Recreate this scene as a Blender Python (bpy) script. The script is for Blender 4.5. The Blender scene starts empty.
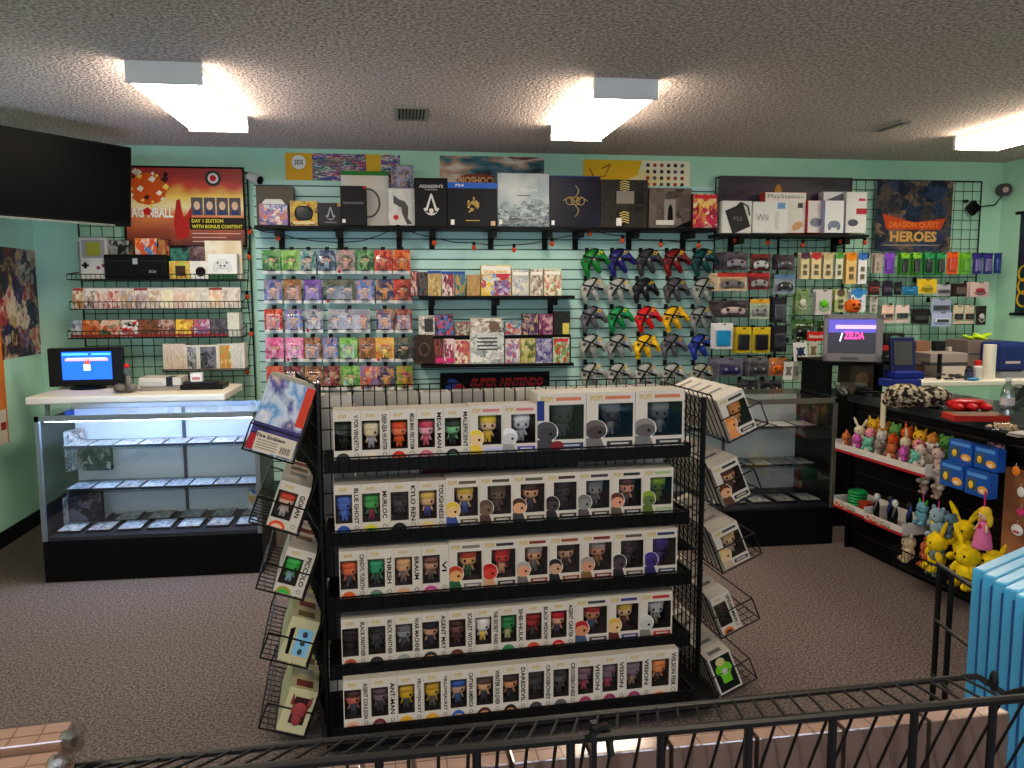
import bpy, math, random
from mathutils import Vector, Matrix
from math import radians as rd, sin, cos, pi
# ---------------------------------------------------------------- camera
SC = bpy.context.scene
COL = SC.collection
PIT, YAW, ROL, FPX, EYE = rd(6.4), rd(7.8), rd(-0.17), 820.0, 1.60
FW = Vector((sin(YAW)*cos(PIT), cos(YAW)*cos(PIT), -sin(PIT)))
_rt = Vector((cos(YAW), -sin(YAW), 0)); _up = _rt.cross(FW)
RT = _rt*cos(ROL) + _up*sin(ROL); UP = -_rt*sin(ROL) + _up*cos(ROL)
CAM = Vector((0, 0, EYE))
cd = bpy.data.cameras.new('camera'); cam = bpy.data.objects.new('camera', cd); COL.objects.link(cam)
cd.sensor_width = 36; cd.lens = FPX/1024*36; cd.clip_start = 0.05
mw = Matrix.Identity(4)
for i in range(3):
    mw[i][0] = RT[i]; mw[i][1] = UP[i]; mw[i][2] = -FW[i]; mw[i][3] = CAM[i]
cam.matrix_world = mw; SC.camera = cam
# ---------------------------------------------------------------- world, exposure
W = bpy.data.worlds.new('daylight'); SC.world = W; W.use_nodes = True
bg = W.node_tree.nodes['Background']; bg.inputs[0].default_value = (0.74, 0.80, 1.0, 1); bg.inputs[1].default_value = 1.9
SC.view_settings.view_transform = 'Standard'; SC.view_settings.look = 'None'
SC.view_settings.gamma = 1; SC.view_settings.use_curve_mapping = False
SC.view_settings.exposure = 0.9
LAMP_STRENGTH = 15.0
# ---------------------------------------------------------------- helpers
def ray(x, y): return FW*FPX + RT*(x-512) - UP*(y-384)
def pl(x, y, ax, v):
    d = ray(x, y); return CAM + d*((v-CAM[ax])/d[ax])
def onY(x, y, Y): return pl(x, y, 1, Y)
def onZ(x, y, Z): return pl(x, y, 2, Z)
def onplane(x, y, p, n):
    d = ray(x, y); return CAM + d*((p-CAM).dot(n)/d.dot(n))
def lin(c):
    c = c/255.0
    return c/12.92 if c <= 0.04045 else ((c+0.055)/1.055)**2.4
def L3(c): return (lin(c[0]), lin(c[1]), lin(c[2]), 1)
MC = {}
def mt(c, rough=0.6, metal=0.0, emit=0, alpha=1, spec=0.2):
    k = (tuple(c), rough, metal, emit, alpha, spec)
    if k in MC: return MC[k]
    m = bpy.data.materials.new('surface'); m.use_nodes = True
    n = m.node_tree.nodes; b = n['Principled BSDF']
    b.inputs['Base Color'].default_value = L3(c); b.inputs['Roughness'].default_value = rough
    b.inputs['Metallic'].default_value = metal; b.inputs['Specular IOR Level'].default_value = spec
    if emit:
        b.inputs['Emission Color'].default_value = L3(c); b.inputs['Emission Strength'].default_value = emit
    MC[k] = m; return m
def clear(name='clear', tint=(253, 253, 254), mix=0.045, rough=0.04):
    k = (name, tint, mix)
    if k in MC: return MC[k]
    m = bpy.data.materials.new(name); m.use_nodes = True; t = m.node_tree; t.nodes.clear()
    o = t.nodes.new('ShaderNodeOutputMaterial'); x = t.nodes.new('ShaderNodeMixShader')
    a = t.nodes.new('ShaderNodeBsdfTransparent'); g = t.nodes.new('ShaderNodeBsdfGlossy')
    a.inputs[0].default_value = L3(tint); g.inputs['Roughness'].default_value = rough
    x.inputs[0].default_value = mix
    t.links.new(a.outputs[0], x.inputs[1]); t.links.new(g.outputs[0], x.inputs[2]); t.links.new(x.outputs[0], o.inputs[0])
    MC[k] = m; return m
def art(pal, scale=3.2, seed=0, rough=0.35):
    k = ('art', tuple(pal), scale, seed, rough)
    if k in MC: return MC[k]
    m = bpy.data.materials.new('printed_art'); m.use_nodes = True; t = m.node_tree; b = t.nodes['Principled BSDF']
    b.inputs['Roughness'].default_value = rough; b.inputs['Specular IOR Level'].default_value = .2
    tc = t.nodes.new('ShaderNodeTexCoord'); mp = t.nodes.new('ShaderNodeMapping'); ns = t.nodes.new('ShaderNodeTexNoise'); cr = t.nodes.new('ShaderNodeValToRGB')
    mp.inputs['Location'].default_value = (seed*3.7, seed*1.3, seed*2.1)
    ns.inputs['Scale'].default_value = scale; ns.inputs['Detail'].default_value = 4.0; ns.inputs['Distortion'].default_value = 0.25
    t.links.new(tc.outputs['Generated'], mp.inputs[0]); t.links.new(mp.outputs[0], ns.inputs[0]); t.links.new(cr.outputs[0], b.inputs['Base Color'])
    if scale >= 3:
        ma = t.nodes.new('ShaderNodeVectorMath'); ma.operation = 'MULTIPLY_ADD'; ma.inputs[1].default_value = (.35, .35, .35); vo = t.nodes.new('ShaderNodeTexVoronoi'); vo.inputs['Scale'].default_value = scale*1.5
        ns.inputs['Scale'].default_value = scale*1.6; ns2 = t.nodes.new('ShaderNodeTexNoise'); ns2.inputs['Scale'].default_value = scale*4; m2 = t.nodes.new('ShaderNodeMath'); m2.operation = 'MULTIPLY_ADD'; m2.inputs[1].default_value = .5
        sx = t.nodes.new('ShaderNodeSeparateXYZ')
        t.links.new(ns.outputs['Color'], ma.inputs[0]); t.links.new(mp.outputs[0], ma.inputs[2]); t.links.new(ma.outputs[0], vo.inputs['Vector']); t.links.new(vo.outputs['Color'], sx.inputs[0])
        t.links.new(mp.outputs[0], ns2.inputs[0]); m3 = t.nodes.new('ShaderNodeMath'); m3.operation = 'SUBTRACT'; m3.inputs[1].default_value = .25
        t.links.new(ns2.outputs[0], m2.inputs[0]); t.links.new(sx.outputs[0], m2.inputs[2]); t.links.new(m2.outputs[0], m3.inputs[0]); t.links.new(m3.outputs[0], cr.inputs[0])
    else: t.links.new(ns.outputs[0], cr.inputs[0])
    e = cr.color_ramp; e.interpolation = 'LINEAR'; N = len(pal)
    while len(e.elements) < N: e.elements.new(0.5)
    for i, c in enumerate(pal):
        e.elements[i].position = 0.33+0.34*i/max(1, N-1) if scale < 3 else .1+.8*i/max(1, N-1)
    for i, c in enumerate(pal): e.elements[i].color = L3(c)
    MC[k] = m; return m
def noisemat(name, c1, c2, scale, bump=0.3, rough=0.9, dist=0.02, detail=4, coord='Object', ramp=(0.35, 0.65)):
    m = bpy.data.materials.new(name); m.use_nodes = True; t = m.node_tree; b = t.nodes['Principled BSDF']
    b.inputs['Roughness'].default_value = rough; b.inputs['Specular IOR Level'].default_value = 0.25
    tc = t.nodes.new('ShaderNodeTexCoord'); ns = t.nodes.new('ShaderNodeTexNoise'); cr = t.nodes.new('ShaderNodeValToRGB'); bp = t.nodes.new('ShaderNodeBump')
    ns.inputs['Scale'].default_value = scale; ns.inputs['Detail'].default_value = detail
    t.links.new(tc.outputs[coord], ns.inputs[0]); t.links.new(ns.outputs[0], cr.inputs[0]); t.links.new(cr.outputs[0], b.inputs['Base Color'])
    cr.color_ramp.elements[0].position = ramp[0]; cr.color_ramp.elements[1].position = ramp[1]
    cr.color_ramp.elements[0].color = L3(c1); cr.color_ramp.elements[1].color = L3(c2)
    bp.inputs['Strength'].default_value = bump; bp.inputs['Distance'].default_value = dist
    t.links.new(ns.outputs[0], bp.inputs['Height']); t.links.new(bp.outputs[0], b.inputs['Normal'])
    return m
def gradmat(stops, amp=.25, seed=0, scale=4):
    m = bpy.data.materials.new('printed_gradient'); m.use_nodes = True; t = m.node_tree; b = t.nodes['Principled BSDF']; b.inputs['Roughness'].default_value = .4
    tc = t.nodes.new('ShaderNodeTexCoord'); sp = t.nodes.new('ShaderNodeSeparateXYZ'); ns = t.nodes.new('ShaderNodeTexNoise'); ma = t.nodes.new('ShaderNodeMath'); cr = t.nodes.new('ShaderNodeValToRGB')
    ns.inputs['Scale'].default_value = scale; ns.inputs['Detail'].default_value = 4; ma.operation = 'MULTIPLY_ADD'; ma.inputs[1].default_value = amp
    t.links.new(tc.outputs['Generated'], sp.inputs[0]); t.links.new(tc.outputs['Generated'], ns.inputs[0]); t.links.new(ns.outputs[0], ma.inputs[0]); t.links.new(sp.outputs[2], ma.inputs[2]); t.links.new(ma.outputs[0], cr.inputs[0]); t.links.new(cr.outputs[0], b.inputs['Base Color'])
    e = cr.color_ramp
    while len(e.elements) < len(stops): e.elements.new(.5)
    for i, (p, c) in enumerate(stops): e.elements[i].position = p
    for i, (p, c) in enumerate(stops): e.elements[i].color = L3(c)
    return m
class MB:
    def __init__(s): s.v = []; s.f = []; s.m = []
    def box(s, x0, x1, y0, y1, z0, z1, m=0):
        s.obox(Vector(((x0+x1)/2, (y0+y1)/2, (z0+z1)/2)), Vector((abs(x1-x0)/2, 0, 0)), Vector((0, abs(y1-y0)/2, 0)), Vector((0, 0, abs(z1-z0)/2)), m); return s
    def obox(s, c, a, b, d, m=0):
        i = len(s.v)
        for sx, sy, sz in ((-1,-1,-1),(1,-1,-1),(1,1,-1),(-1,1,-1),(-1,-1,1),(1,-1,1),(1,1,1),(-1,1,1)): s.v.append(c+a*sx+b*sy+d*sz)
        for q in ((0,3,2,1),(4,5,6,7),(0,1,5,4),(1,2,6,5),(2,3,7,6),(3,0,4,7)): s.f.append([i+j for j in q]); s.m.append(m)
        return s
    def cyl(s, p, q, r, r2=None, n=6, m=0, caps=True):
        p = Vector(p); q = Vector(q); d = (q-p)
        if d.length < 1e-6: return s
        d.normalize(); a = d.orthogonal().normalized(); b = d.cross(a); r2 = r if r2 is None else r2; i = len(s.v)
        for k in range(n):
            t = 2*pi*(k+.5)/n; o = a*cos(t)+b*sin(t); s.v.append(p+o*r); s.v.append(q+o*r2)
        for k in range(n):
            j = (k+1) % n; s.f.append([i+2*k, i+2*j, i+2*j+1, i+2*k+1]); s.m.append(m)
        if caps:
            s.f.append([i+2*k for k in range(n)][::-1]); s.m.append(m); s.f.append([i+2*k+1 for k in range(n)]); s.m.append(m)
        return s
    def tube(s, pts, r, n=5, m=0):
        for a, b in zip(pts[:-1], pts[1:]): s.cyl(a, b, r, n=n, m=m)
        return s
    def ell(s, c, rx, ry, rz, n=12, k=8, m=0, e=1.0, rot=None):
        c = Vector(c); i = len(s.v)
        def p(v, ex): return math.copysign(abs(v)**ex, v)
        R = rot or Matrix.Identity(3)
        for a in range(k+1):
            ph = -pi/2+pi*a/k
            for b in range(n):
                th = 2*pi*b/n
                s.v.append(c+R@Vector((rx*p(cos(ph), e)*p(cos(th), e), ry*p(cos(ph), e)*p(sin(th), e), rz*p(sin(ph), e))))
        for a in range(k):
            for b in range(n):
                j = (b+1) % n; s.f.append([i+a*n+b, i+a*n+j, i+(a+1)*n+j, i+(a+1)*n+b]); s.m.append(m)
        return s
    def prism(s, pts, y0, y1, m=0, mside=None):   # polygon in x,z extruded along y
        i = len(s.v); n = len(pts)
        for x, z in pts: s.v.append(Vector((x, y0, z)))
        for x, z in pts: s.v.append(Vector((x, y1, z)))
        s.f.append([i+k for k in range(n)]); s.m.append(m); s.f.append([i+n+k for k in range(n)][::-1]); s.m.append(m)
        for k in range(n):
            j = (k+1) % n; s.f.append([i+j, i+k, i+n+k, i+n+j]); s.m.append(m if mside is None else mside)
        return s
    def lathe(s, c, prof, n=16, m=0):  # prof list of (r,z)
        c = Vector(c); i = len(s.v)
        for r, z in prof:
            for k in range(n):
                t = 2*pi*k/n; s.v.append(c+Vector((r*cos(t), r*sin(t), z)))
        for a in range(len(prof)-1):
            for k in range(n):
                j = (k+1) % n; s.f.append([i+a*n+k, i+a*n+j, i+(a+1)*n+j, i+(a+1)*n+k]); s.m.append(m)
        s.f.append([i+k for k in range(n)][::-1]); s.m.append(m)
        s.f.append([i+(len(prof)-1)*n+k for k in range(n)]); s.m.append(m)
        return s
    def mesh(s, name, mats):
        me = bpy.data.meshes.new(name); me.from_pydata([tuple(v) for v in s.v], [], s.f)
        for m in (mats if isinstance(mats, (list, tuple)) else [mats]): me.materials.append(m)
        me.polygons.foreach_set('material_index', s.m); me.update(); return me
    def build(s, name, mats, parent=None, loc=None, smooth=False, rot=None, bevel=0):
        me = s.mesh(name, mats)
        if smooth: me.polygons.foreach_set('use_smooth', [True]*len(me.polygons))
        o = bpy.data.objects.new(name, me); COL.objects.link(o)
        if parent: o.parent = parent
        if loc is not None: o.location = loc
        if rot is not None: o.rotation_euler = rot
        if bevel:
            b = o.modifiers.new('bevel', 'BEVEL'); b.width = bevel; b.segments = 2; b.limit_method = 'ANGLE'
        return o
def tag(o, label=None, cat=None, group=None, kind=None):
    if label: o['label'] = label
    if cat: o['category'] = cat
    if group: o['group'] = group
    if kind: o['kind'] = kind
    return o
def thing(name, label, cat, loc=(0, 0, 0), rot=(0, 0, 0), group=None):
    o = bpy.data.objects.new(name, None); COL.objects.link(o); o.empty_display_size = 0.02
    o.location = loc; o.rotation_euler = rot
    return tag(o, label, cat, group)
def struct(o): o['kind'] = 'structure'; return o
def dup(root, loc, rot=None, label=None, group=None):
    r = root.copy(); COL.objects.link(r); r.location = loc
    if rot is not None: r.rotation_euler = rot
    if label: r['label'] = label
    if group: r['group'] = group
    for ch in KIDS(root):
        c = ch.copy(); COL.objects.link(c); c.parent = r
        for g in KIDS(ch):
            d = g.copy(); COL.objects.link(d); d.parent = c
    return r
def KIDS(o): return [c for c in COL.objects if c.parent == o]
TX = {}
def txt(parent, s, cx, cz, w, h, y, m, rot=0, name='lettering', shear=0, bold=0.0):
    k = (s, shear, bold)
    if k not in TX:
        cu = bpy.data.curves.new('lettering', 'FONT'); cu.body = s; cu.shear = shear; cu.offset = bold; cu.resolution_u = 2
        ob = bpy.data.objects.new('lettering', cu); me = bpy.data.meshes.new_from_object(ob)
        vs = [v.co.copy() for v in me.vertices]; fs = [list(p.vertices) for p in me.polygons]
        x0 = min(v.x for v in vs); x1 = max(v.x for v in vs); y0 = min(v.y for v in vs); y1 = max(v.y for v in vs)
        TX[k] = ([((v.x-x0)/(x1-x0)-.5, (v.y-y0)/(y1-y0)-.5) for v in vs], fs)
        bpy.data.objects.remove(ob); bpy.data.curves.remove(cu); bpy.data.meshes.remove(me)
    vs, fs = TX[k]; b = MB(); ca, sa = cos(rd(rot)), sin(rd(rot))
    for a, c in vs:
        X, Z = a*w, c*h; b.v.append(Vector((cx+X*ca-Z*sa, y, cz+X*sa+Z*ca)))
    b.f = fs; b.m = [0]*len(fs)
    return b.build(name, m, parent)
ORD = ['first', 'second', 'third', 'fourth', 'fifth', 'sixth', 'seventh', 'eighth', 'ninth', 'tenth', 'eleventh', 'twelfth', 'thirteenth', 'fourteenth', 'fifteenth']
def rect(x0, y0, x1, y1, Y):
    a = onY(x0, y1, Y); b = onY(x1, y0, Y); return (a.x+b.x)/2, a.z, b.x-a.x, b.z-a.z
# common materials
BLK = mt((9, 9, 10), 0.5, 0, 0, 1, .12); BLKM = mt((10, 10, 11), 0.45, 0, 0, 1, .25); BLKP = mt((13, 13, 15), 0.4, 0, 0, 1, .2)
WHT = mt((232, 230, 226), 0.5); CRM = mt((222, 214, 196), 0.55); GRY = mt((120, 120, 122), 0.5); DGR = mt((60, 60, 62), 0.5)
GOLD = mt((196, 160, 80), 0.5); SILV = mt((190, 192, 196), 0.3, 0.7); RED = mt((190, 30, 30), 0.4)
SKIN = mt((214, 170, 140), 0.6); CLR = clear(); GLASS = clear('glass', (251, 253, 253), 0.07, 0.02)
D = 6.2                                    # back wall
# ---------------------------------------------------------------- room
XL, XR, YF, HC = -2.52, 4.88, -2.2, 2.63
mint = noisemat('mint_paint', (170, 216, 192), (176, 221, 198), 3, 0.05, 0.6)
popcorn = noisemat('popcorn_ceiling', (160, 143, 138), (238, 221, 216), 62, 0.95, 0.95, 0.022, 2)
carpet = noisemat('carpet', (66, 55, 54), (134, 119, 113), 95, 0.35, 1.0, 0.008, 5)
struct(MB().box(XL-.1, XR+.1, YF, D+.1, -.1, 0).build('floor', carpet))
struct(MB().box(XL-.1, XR+.1, YF, D+.1, HC, HC+.1).build('ceiling', popcorn))
struct(MB().box(XL-.1, XR+.1, D, D+.1, 0, HC).build('wall_back', mint))
struct(MB().box(XL-.1, XL, YF, D, 0, HC).build('wall_left', mint))
struct(MB().box(XR, XR+.1, YF, D, 0, HC).build('wall_right', mint))
b = MB(); b.box(XL, XR, YF-.1, YF, 0, .5); b.box(XL, XR, YF-.1, YF, 2.3, HC)
for x0, x1 in ((XL, XL+.3), (.4, .7), (3.0, XR)): b.box(x0, x1, YF-.1, YF, .5, 2.3)
struct(b.build('wall_front', mint))
bb = mt((9, 9, 11), .5, 0, 0, 1, .12)
struct(MB().box(XL, XL+.012, YF, D, 0, .1).build('baseboard_left', bb))
struct(MB().box(XR-.012, XR, YF, D, 0, .1).build('baseboard_right', bb))
# ceiling light fixtures
def fixture(x0, x1, y0, y1, label):
    t = thing('ceiling_light', label, 'ceiling light', ((x0+x1)/2, (y0+y1)/2, HC), group='fluorescent ceiling lights')
    w, l = (x1-x0)/2, (y1-y0)/2
    MB().box(-w*.92, w*.92, -l, l, -.052, 0).build('housing', mt((225, 225, 220), .5), t)
    for s in (-1, 1): MB().box(-w, w, s*l-.012, s*l+.012, -.095, 0).build('end_cap', mt((240, 240, 240), .5), t)
    b = MB(); b.prism([(-w, -.055), (w, -.055), (w, -.08), (w*.9, -.092), (-w*.9, -.092), (-w, -.08)], -l+.013, l-.013)
    m = mt((255, 238, 214), .5, 0, LAMP_STRENGTH); b.build('diffuser', m, t)
    return t
fixture(-1.19, -.86, 3.99, 5.12, 'long fluorescent ceiling light, the left one, above the white glass case')
fixture(.955, 1.275, 4.02, 5.15, 'long fluorescent ceiling light in the middle, above the game controllers')
fixture(3.70, 4.02, 4.02, 5.17, 'fluorescent ceiling light at the right edge, by the corner')
fixture(-1.19, -.86, -.2, 1.0, 'added ceiling light, unseen behind the viewer on the left')  # unseen lamp, added to light the room from the viewer's side
fixture(.955, 1.275, -.2, 1.0, 'added ceiling light, unseen behind the viewer on the right')  # second added lamp out of view, lighting from behind the viewer
def vent(x0, y0, x1, y1, label):
    a = onZ(x0, y1, HC); c = onZ(x1, y0, HC); cx, cy = (a.x+c.x)/2, (a.y+c.y)/2; w = (c.x-a.x)/2; l = (c.y-a.y)/2
    t = thing('ceiling_vent', label, 'vent', (cx, cy, HC), group='ceiling vents')
    b = MB(); 
    for s in (-1, 1): b.box(-w, w, s*l-.012, s*l+.012, -.012, 0); b.box(s*w-.012, s*w+.012, -l, l, -.012, 0)
    b.build('frame', mt((150, 145, 138), .5), t)
    MB().box(-w, w, -l, l, -.004, 0).build('backing', mt((40, 38, 36), .8), t)
    b = MB(); n = 9
    for i in range(n):
        x = -w+2*w*(i+.5)/n; b.obox(Vector((x, 0, -.007)), Vector((.006, 0, .003)), Vector((0, l, 0)), Vector((0, 0, .001)))
    b.build('louvres', mt((135, 130, 122), .5), t)
vent(396, 107, 428, 118.5, 'small grey louvred vent in the middle of the textured ceiling')
vent(872, 120.5, 910, 130, 'small grey louvred vent in the ceiling above the hero poster')
# ---------------------------------------------------------------- slat wall
sx0, sx1 = onY(258, 300, D).x, onY(713, 300, D).x
zt, zb0 = onY(330, 181.5, D).z, .12
teal = noisemat('slat_laminate', (180, 222, 216), (186, 226, 220), 5, 0.03, 0.45)
b = MB(); b.box(sx0, sx1, D-.012, D-.001, zb0, zt+.0, 1)
gz = onY(330, 238, D).z; sp = .0745; k = int((zt-gz)/sp)
z = gz+k*sp
while z > zb0+.02:
    top = min(z+sp-.009, zt)
    b.box(sx0, sx1, D-.022, D-.012, z, top, 0)
    z -= sp
slat = b.build('slatwall_panel', [teal, mt((60, 96, 92), .7)])
tag(slat, 'pale teal slatwall panel with horizontal grooves covering the middle of the back wall', 'wall panel')
YS = D-.022
# ---------------------------------------------------------------- carpet-level: glass display cases
def w_lib(seed):
    random.seed(seed)
def display_case(x0, x1, yf, label, side='', dull=False):
    H = .935; dp = .52; w = x1-x0
    t = thing('display_case', label, 'display case', (x0, yf, 0))
    MB().box(0, w, 0, dp, 0, .235).build('base', mt((9, 9, 11), .5, 0, 0, 1, .12), t, bevel=.003)
    inner = mt((196, 198, 196) if dull else (226, 232, 240), .6)
    MB().box(.02, w-.02, dp-.02, dp-.005, .235, H-.03).build('back_panel', inner, t)
    MB().box(.02, w-.02, .02, dp-.02, .235, .25).build('deck', mt((40, 44, 52), .4), t)
    for x in (0, w-.018): MB().box(x, x+.018, .0, dp, .235, H-.03).build('side_panel', mt((9, 9, 12), .4, 0, 0, 1, .2), t)
    b = MB()
    for a in (0, w-.022): b.box(a, a+.022, -.004, .018, .235, H)
    b.box(0, w, -.004, .018, H-.03, H); b.box(0, w, dp-.02, dp, H-.03, H)
    b.build('frame', mt((150, 156, 165), .3, .6) if not dull else mt((120, 116, 104), .4, .4), t)
    MB().box(.022, w-.022, 0, .005, .24, H-.03).build('front_glass', GLASS, t)
    MB().box(0, w, -.002, dp, H, H+.006).build('top_glass', clear('glass_top', (248, 252, 252), 0.16, 0.03), t)
    if not dull: MB().box(.04, w-.04, .03, .055, H-.037, H-.031).build('added_light_strip', mt((170, 202, 255), .5, 0, 55.0), t)  # glowing strip added to brighten the case interior
    b = MB(); b.box(w*.545, w*.545+.02, dp-.03, dp-.02, .25, H-.03); b.build('shelf_standard', mt((90, 96, 104), .4, .5), t)
    for z in (.47, .72):
        MB().box(.03, w-.03, .16, dp-.03, z-.006, z).build('glass_shelf', clear('shelfglass', (225, 238, 240), 0.12, .05), t)
    return t
cl = display_case(-1.975, -.80, 4.72, 'black framed glass display case lit blue-white inside, on the left under the monitor')
cr_ = display_case(1.50, 2.71, 4.76, 'dim glass display case with black base beside the black counter', dull=True)
def flat_case(x, y, z, w, d, h, cols, label, cat, grp, rz=0):
    t = thing('game_case', label, cat, (x, y, z), (0, 0, rz), grp)
    MB().box(-w/2, w/2, 0, d, 0, h).build('case', mt((28, 30, 36), .4), t)
    MB().box(-w/2+.004, w/2-.004, .004, d-.004, h, h+.001).build('cover_sleeve', art(cols, 5, int(x*100) % 17), t)
pals = [((190, 190, 196), (120, 124, 132), (220, 216, 208)), ((200, 196, 190), (90, 96, 110), (214, 214, 220)), ((170, 176, 190), (230, 226, 214), (110, 104, 100)), ((206, 190, 170), (100, 90, 96), (220, 220, 226))]
for (nm, cx0, cw, yy, sgn, dull) in (('left', -1.975, 1.175, 4.72, 0, 0), ('right', 1.50, 1.21, 4.76, 0, 1)):
    for zi, (z, n, xa) in enumerate(((.7215, 8, .13), (.4715, 8, .13), (.251, 7, .10))):
        for i in range(n):
            x = cx0+xa+(cw-xa-.1)*i/(n-1)
            row = ('upper glass shelf', 'lower glass shelf', 'deck')[zi]
            base = 'flat silver-sleeved game case' if nm == 'left' else 'flat dark game case'
            flat_case(x, yy+.18 if zi < 2 else yy+.09, z, .128, .185, .014, pals[(i+zi) % 4], f'{base} lying {ORD[i]} from left on {row} of {nm} display case', 'game case', f'game cases lying in the {nm} display case')
    if nm == 'left':
        for i in range(6):
            x = cx0+.16+(cw-.26)*i/5
            flat_case(x, yy+.29, .2515, .128, .185, .014, pals[(i+1) % 4], f'flat game case in back row on the deck of left display case, {ORD[i]} from left', 'game case', 'back row of game cases on the left case deck')
def boxitem(name, label, cat, grp, x0, y0, x1, y1, Y, dep, side, front, inset=.003, rz=0, tilt=0):
    cx, z, w, h = rect(x0, y0, x1, y1, Y)
    t = thing(name, label, cat, (cx, Y, z), (tilt, 0, rz), grp)
    MB().box(-w/2, w/2, 0, dep, 0, h).build('carton', side, t, bevel=min(.002, w*.05))
    if front is not None: MB().box(-w/2+inset, w/2-inset, -.0012, 0, inset, h-inset).build('cover_art', front, t)
    return t, w, h
# upright large box sets inside the left case
boxitem('framed_game_box', 'dark boxed game with pale round emblem standing upper left inside the lit case', 'game box', None, 83, 440, 110, 471, 5.08, .04, BLK, art(((40, 46, 50), (90, 100, 106), (190, 196, 190), (40, 44, 50)), 3, 4))
boxitem('framed_game_box', 'dark grey boxed game standing lower left inside the lit case', 'game box', None, 68, 489, 101, 527, 5.0, .04, BLK, art(((60, 62, 76), (36, 38, 48), (120, 120, 136)), 3, 5))
boxitem('framed_game_box', 'blue and white game box standing at the right end inside the lit case', 'game box', None, 248, 484, 260, 509, 5.0, .03, WHT, art(((60, 120, 190), (220, 220, 220), (200, 160, 70)), 3, 6))
t = thing('game_box', 'pair of angled game boxes leaning at left end inside the lit case, upper', 'game box', onY(58, 474, 5.0), (0, 0, rd(60)))
MB().box(0, .19, 0, .03, 0, .24).build('carton', mt((150, 156, 160), .5), t); MB().box(.005, .185, -.001, 0, .005, .235).build('cover_art', art(((60, 70, 90), (180, 190, 200), (110, 80, 70), (220, 220, 220)), 4, 8), t)
t = thing('game_box', 'angled pale game box leaning at left end inside the lit case, lower', 'game box', onY(50, 536, 4.9), (0, 0, rd(55)))
MB().box(0, .2, 0, .03, 0, .2).build('carton', mt((170, 176, 180), .5), t); MB().box(.005, .195, -.001, 0, .005, .195).build('cover_art', art(((90, 110, 130), (200, 206, 210), (140, 130, 120)), 4, 9), t)
# ---------------------------------------------------------------- white table behind left case
tz = onY(30, 397.5, 5.26).z
ta, tb = onZ(25, 397.5, tz), onZ(219, 397, tz)
t = thing('folding_table', 'white plastic folding table behind the left glass case carrying the monitor', 'table', ((ta.x+tb.x)/2, 5.26, 0))
tw = (tb.x-ta.x)/2
MB().box(-tw, tw, 0, .6, tz-.045, tz).build('tabletop', mt((226, 220, 206), .45), t, bevel=.008)
for sx in (-1, 1):
    for yy in (.06, .54): MB().cyl((sx*(tw-.1), yy, 0), (sx*(tw-.1), yy, tz-.045), .014, n=8).build('leg', GRY, t)
# monitor
p = onZ(88, 389, tz); Ym = p.y
cx, z0, w, h = rect(50, 347.5, 121.5, 387, Ym)
t = thing('flat_monitor', 'small black flat monitor showing a blue game screen on the white table', 'monitor', (cx, Ym, tz), (0, 0, rd(4)))
MB().box(-w/2, w/2, 0, .05, z0-tz, z0-tz+h).build('casing', BLKP, t, bevel=.008)
sc = mt((30, 92, 232), .4, 0, 0.9)
S0, S1, sz0, sz1 = -w/2+.085*1, w/2-.07, z0-tz+.045, z0-tz+h-.025
s_ = MB().box(S0, S1, -.002, 0, sz0, sz1).build('screen', sc, t)
b = MB(); sw = (S1-S0)
b.box(S0+.02, S1-.02, -.003, -.002, sz1-.06, sz1-.045, 0); b.box(S0+.03, S1-.03, -.003, -.002, sz1-.045, sz1-.04, 1); b.box(S0+.005, S0+.16, -.003, -.002, sz1-.022, sz1-.01, 2); b.box(S1-.12, S1-.005, -.003, -.002, sz1-.022, sz1-.01, 2)
mx = (S0+S1)/2; b.box(mx-.012, mx+.018, -.003, -.002, sz0+.1, sz0+.14, 3); b.box(mx-.02, mx+.02, -.003, -.002, sz0+.06, sz0+.1, 1)
b.build('screen_graphics', [mt((220, 170, 180), .5, 0, .6), mt((235, 235, 235), .5, 0, .8), mt((90, 210, 200), .5, 0, .5), mt((220, 80, 40), .5, 0, .5)], s_)
MB().lathe((0, .03, 0), [(.11, 0), (.11, .008), (.03, .02), (.025, z0-tz+.01)], 20).build('stand', BLKP, t, smooth=False)
# figurine, consoles on table
p = onZ(126, 393, tz)
t = thing('character_statue', 'grey rocky statue with small red top standing right of the monitor', 'statue', (p.x, p.y, tz))
b = MB(); random.seed(3)
for i in range(12): b.ell((random.uniform(-.06, .06), random.uniform(-.03, .05), .02+random.uniform(0, .02)), .03, .03, .022, 8, 5)
b.ell((.02, 0, .07), .018, .018, .05, 8, 6); b.build('base', mt((110, 104, 92), .8), t, smooth=True)
b = MB(); b.ell((.01, 0, .135), .02, .016, .03, 8, 6); b.ell((.028, 0, .12), .007, .007, .03, 6, 5); b.build('torso', mt((80, 90, 84), .7), t, smooth=True)
MB().ell((.012, 0, .172), .018, .016, .015, 10, 6).build('cap', RED, t, smooth=True)
p = onZ(160, 391, tz)
t = thing('game_console', 'boxy cream and grey game console with black stripe on the white table', 'game console', (p.x, p.y, tz))
cw = .26; MB().box(-cw/2, cw/2, 0, .19, .035, .085).build('upper_shell', mt((196, 190, 176), .5), t, bevel=.003)
MB().box(-cw/2+.01, cw/2-.01, .004, .19, 0, .035).build('lower_shell', mt((150, 146, 138), .5), t)
MB().box(cw/2-.09, cw/2-.05, -.002, .12, .03, .087).build('stripe', BLKP, t)
MB().box(-cw/2+.02, cw/2-.11, -.002, 0, .03, .06).build('cartridge_door', mt((176, 170, 158), .5), t)
p = onZ(198, 390, tz)
t = thing('game_console', 'flat black game console under a small white box on the white table', 'game console', (p.x, p.y, tz))
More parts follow.
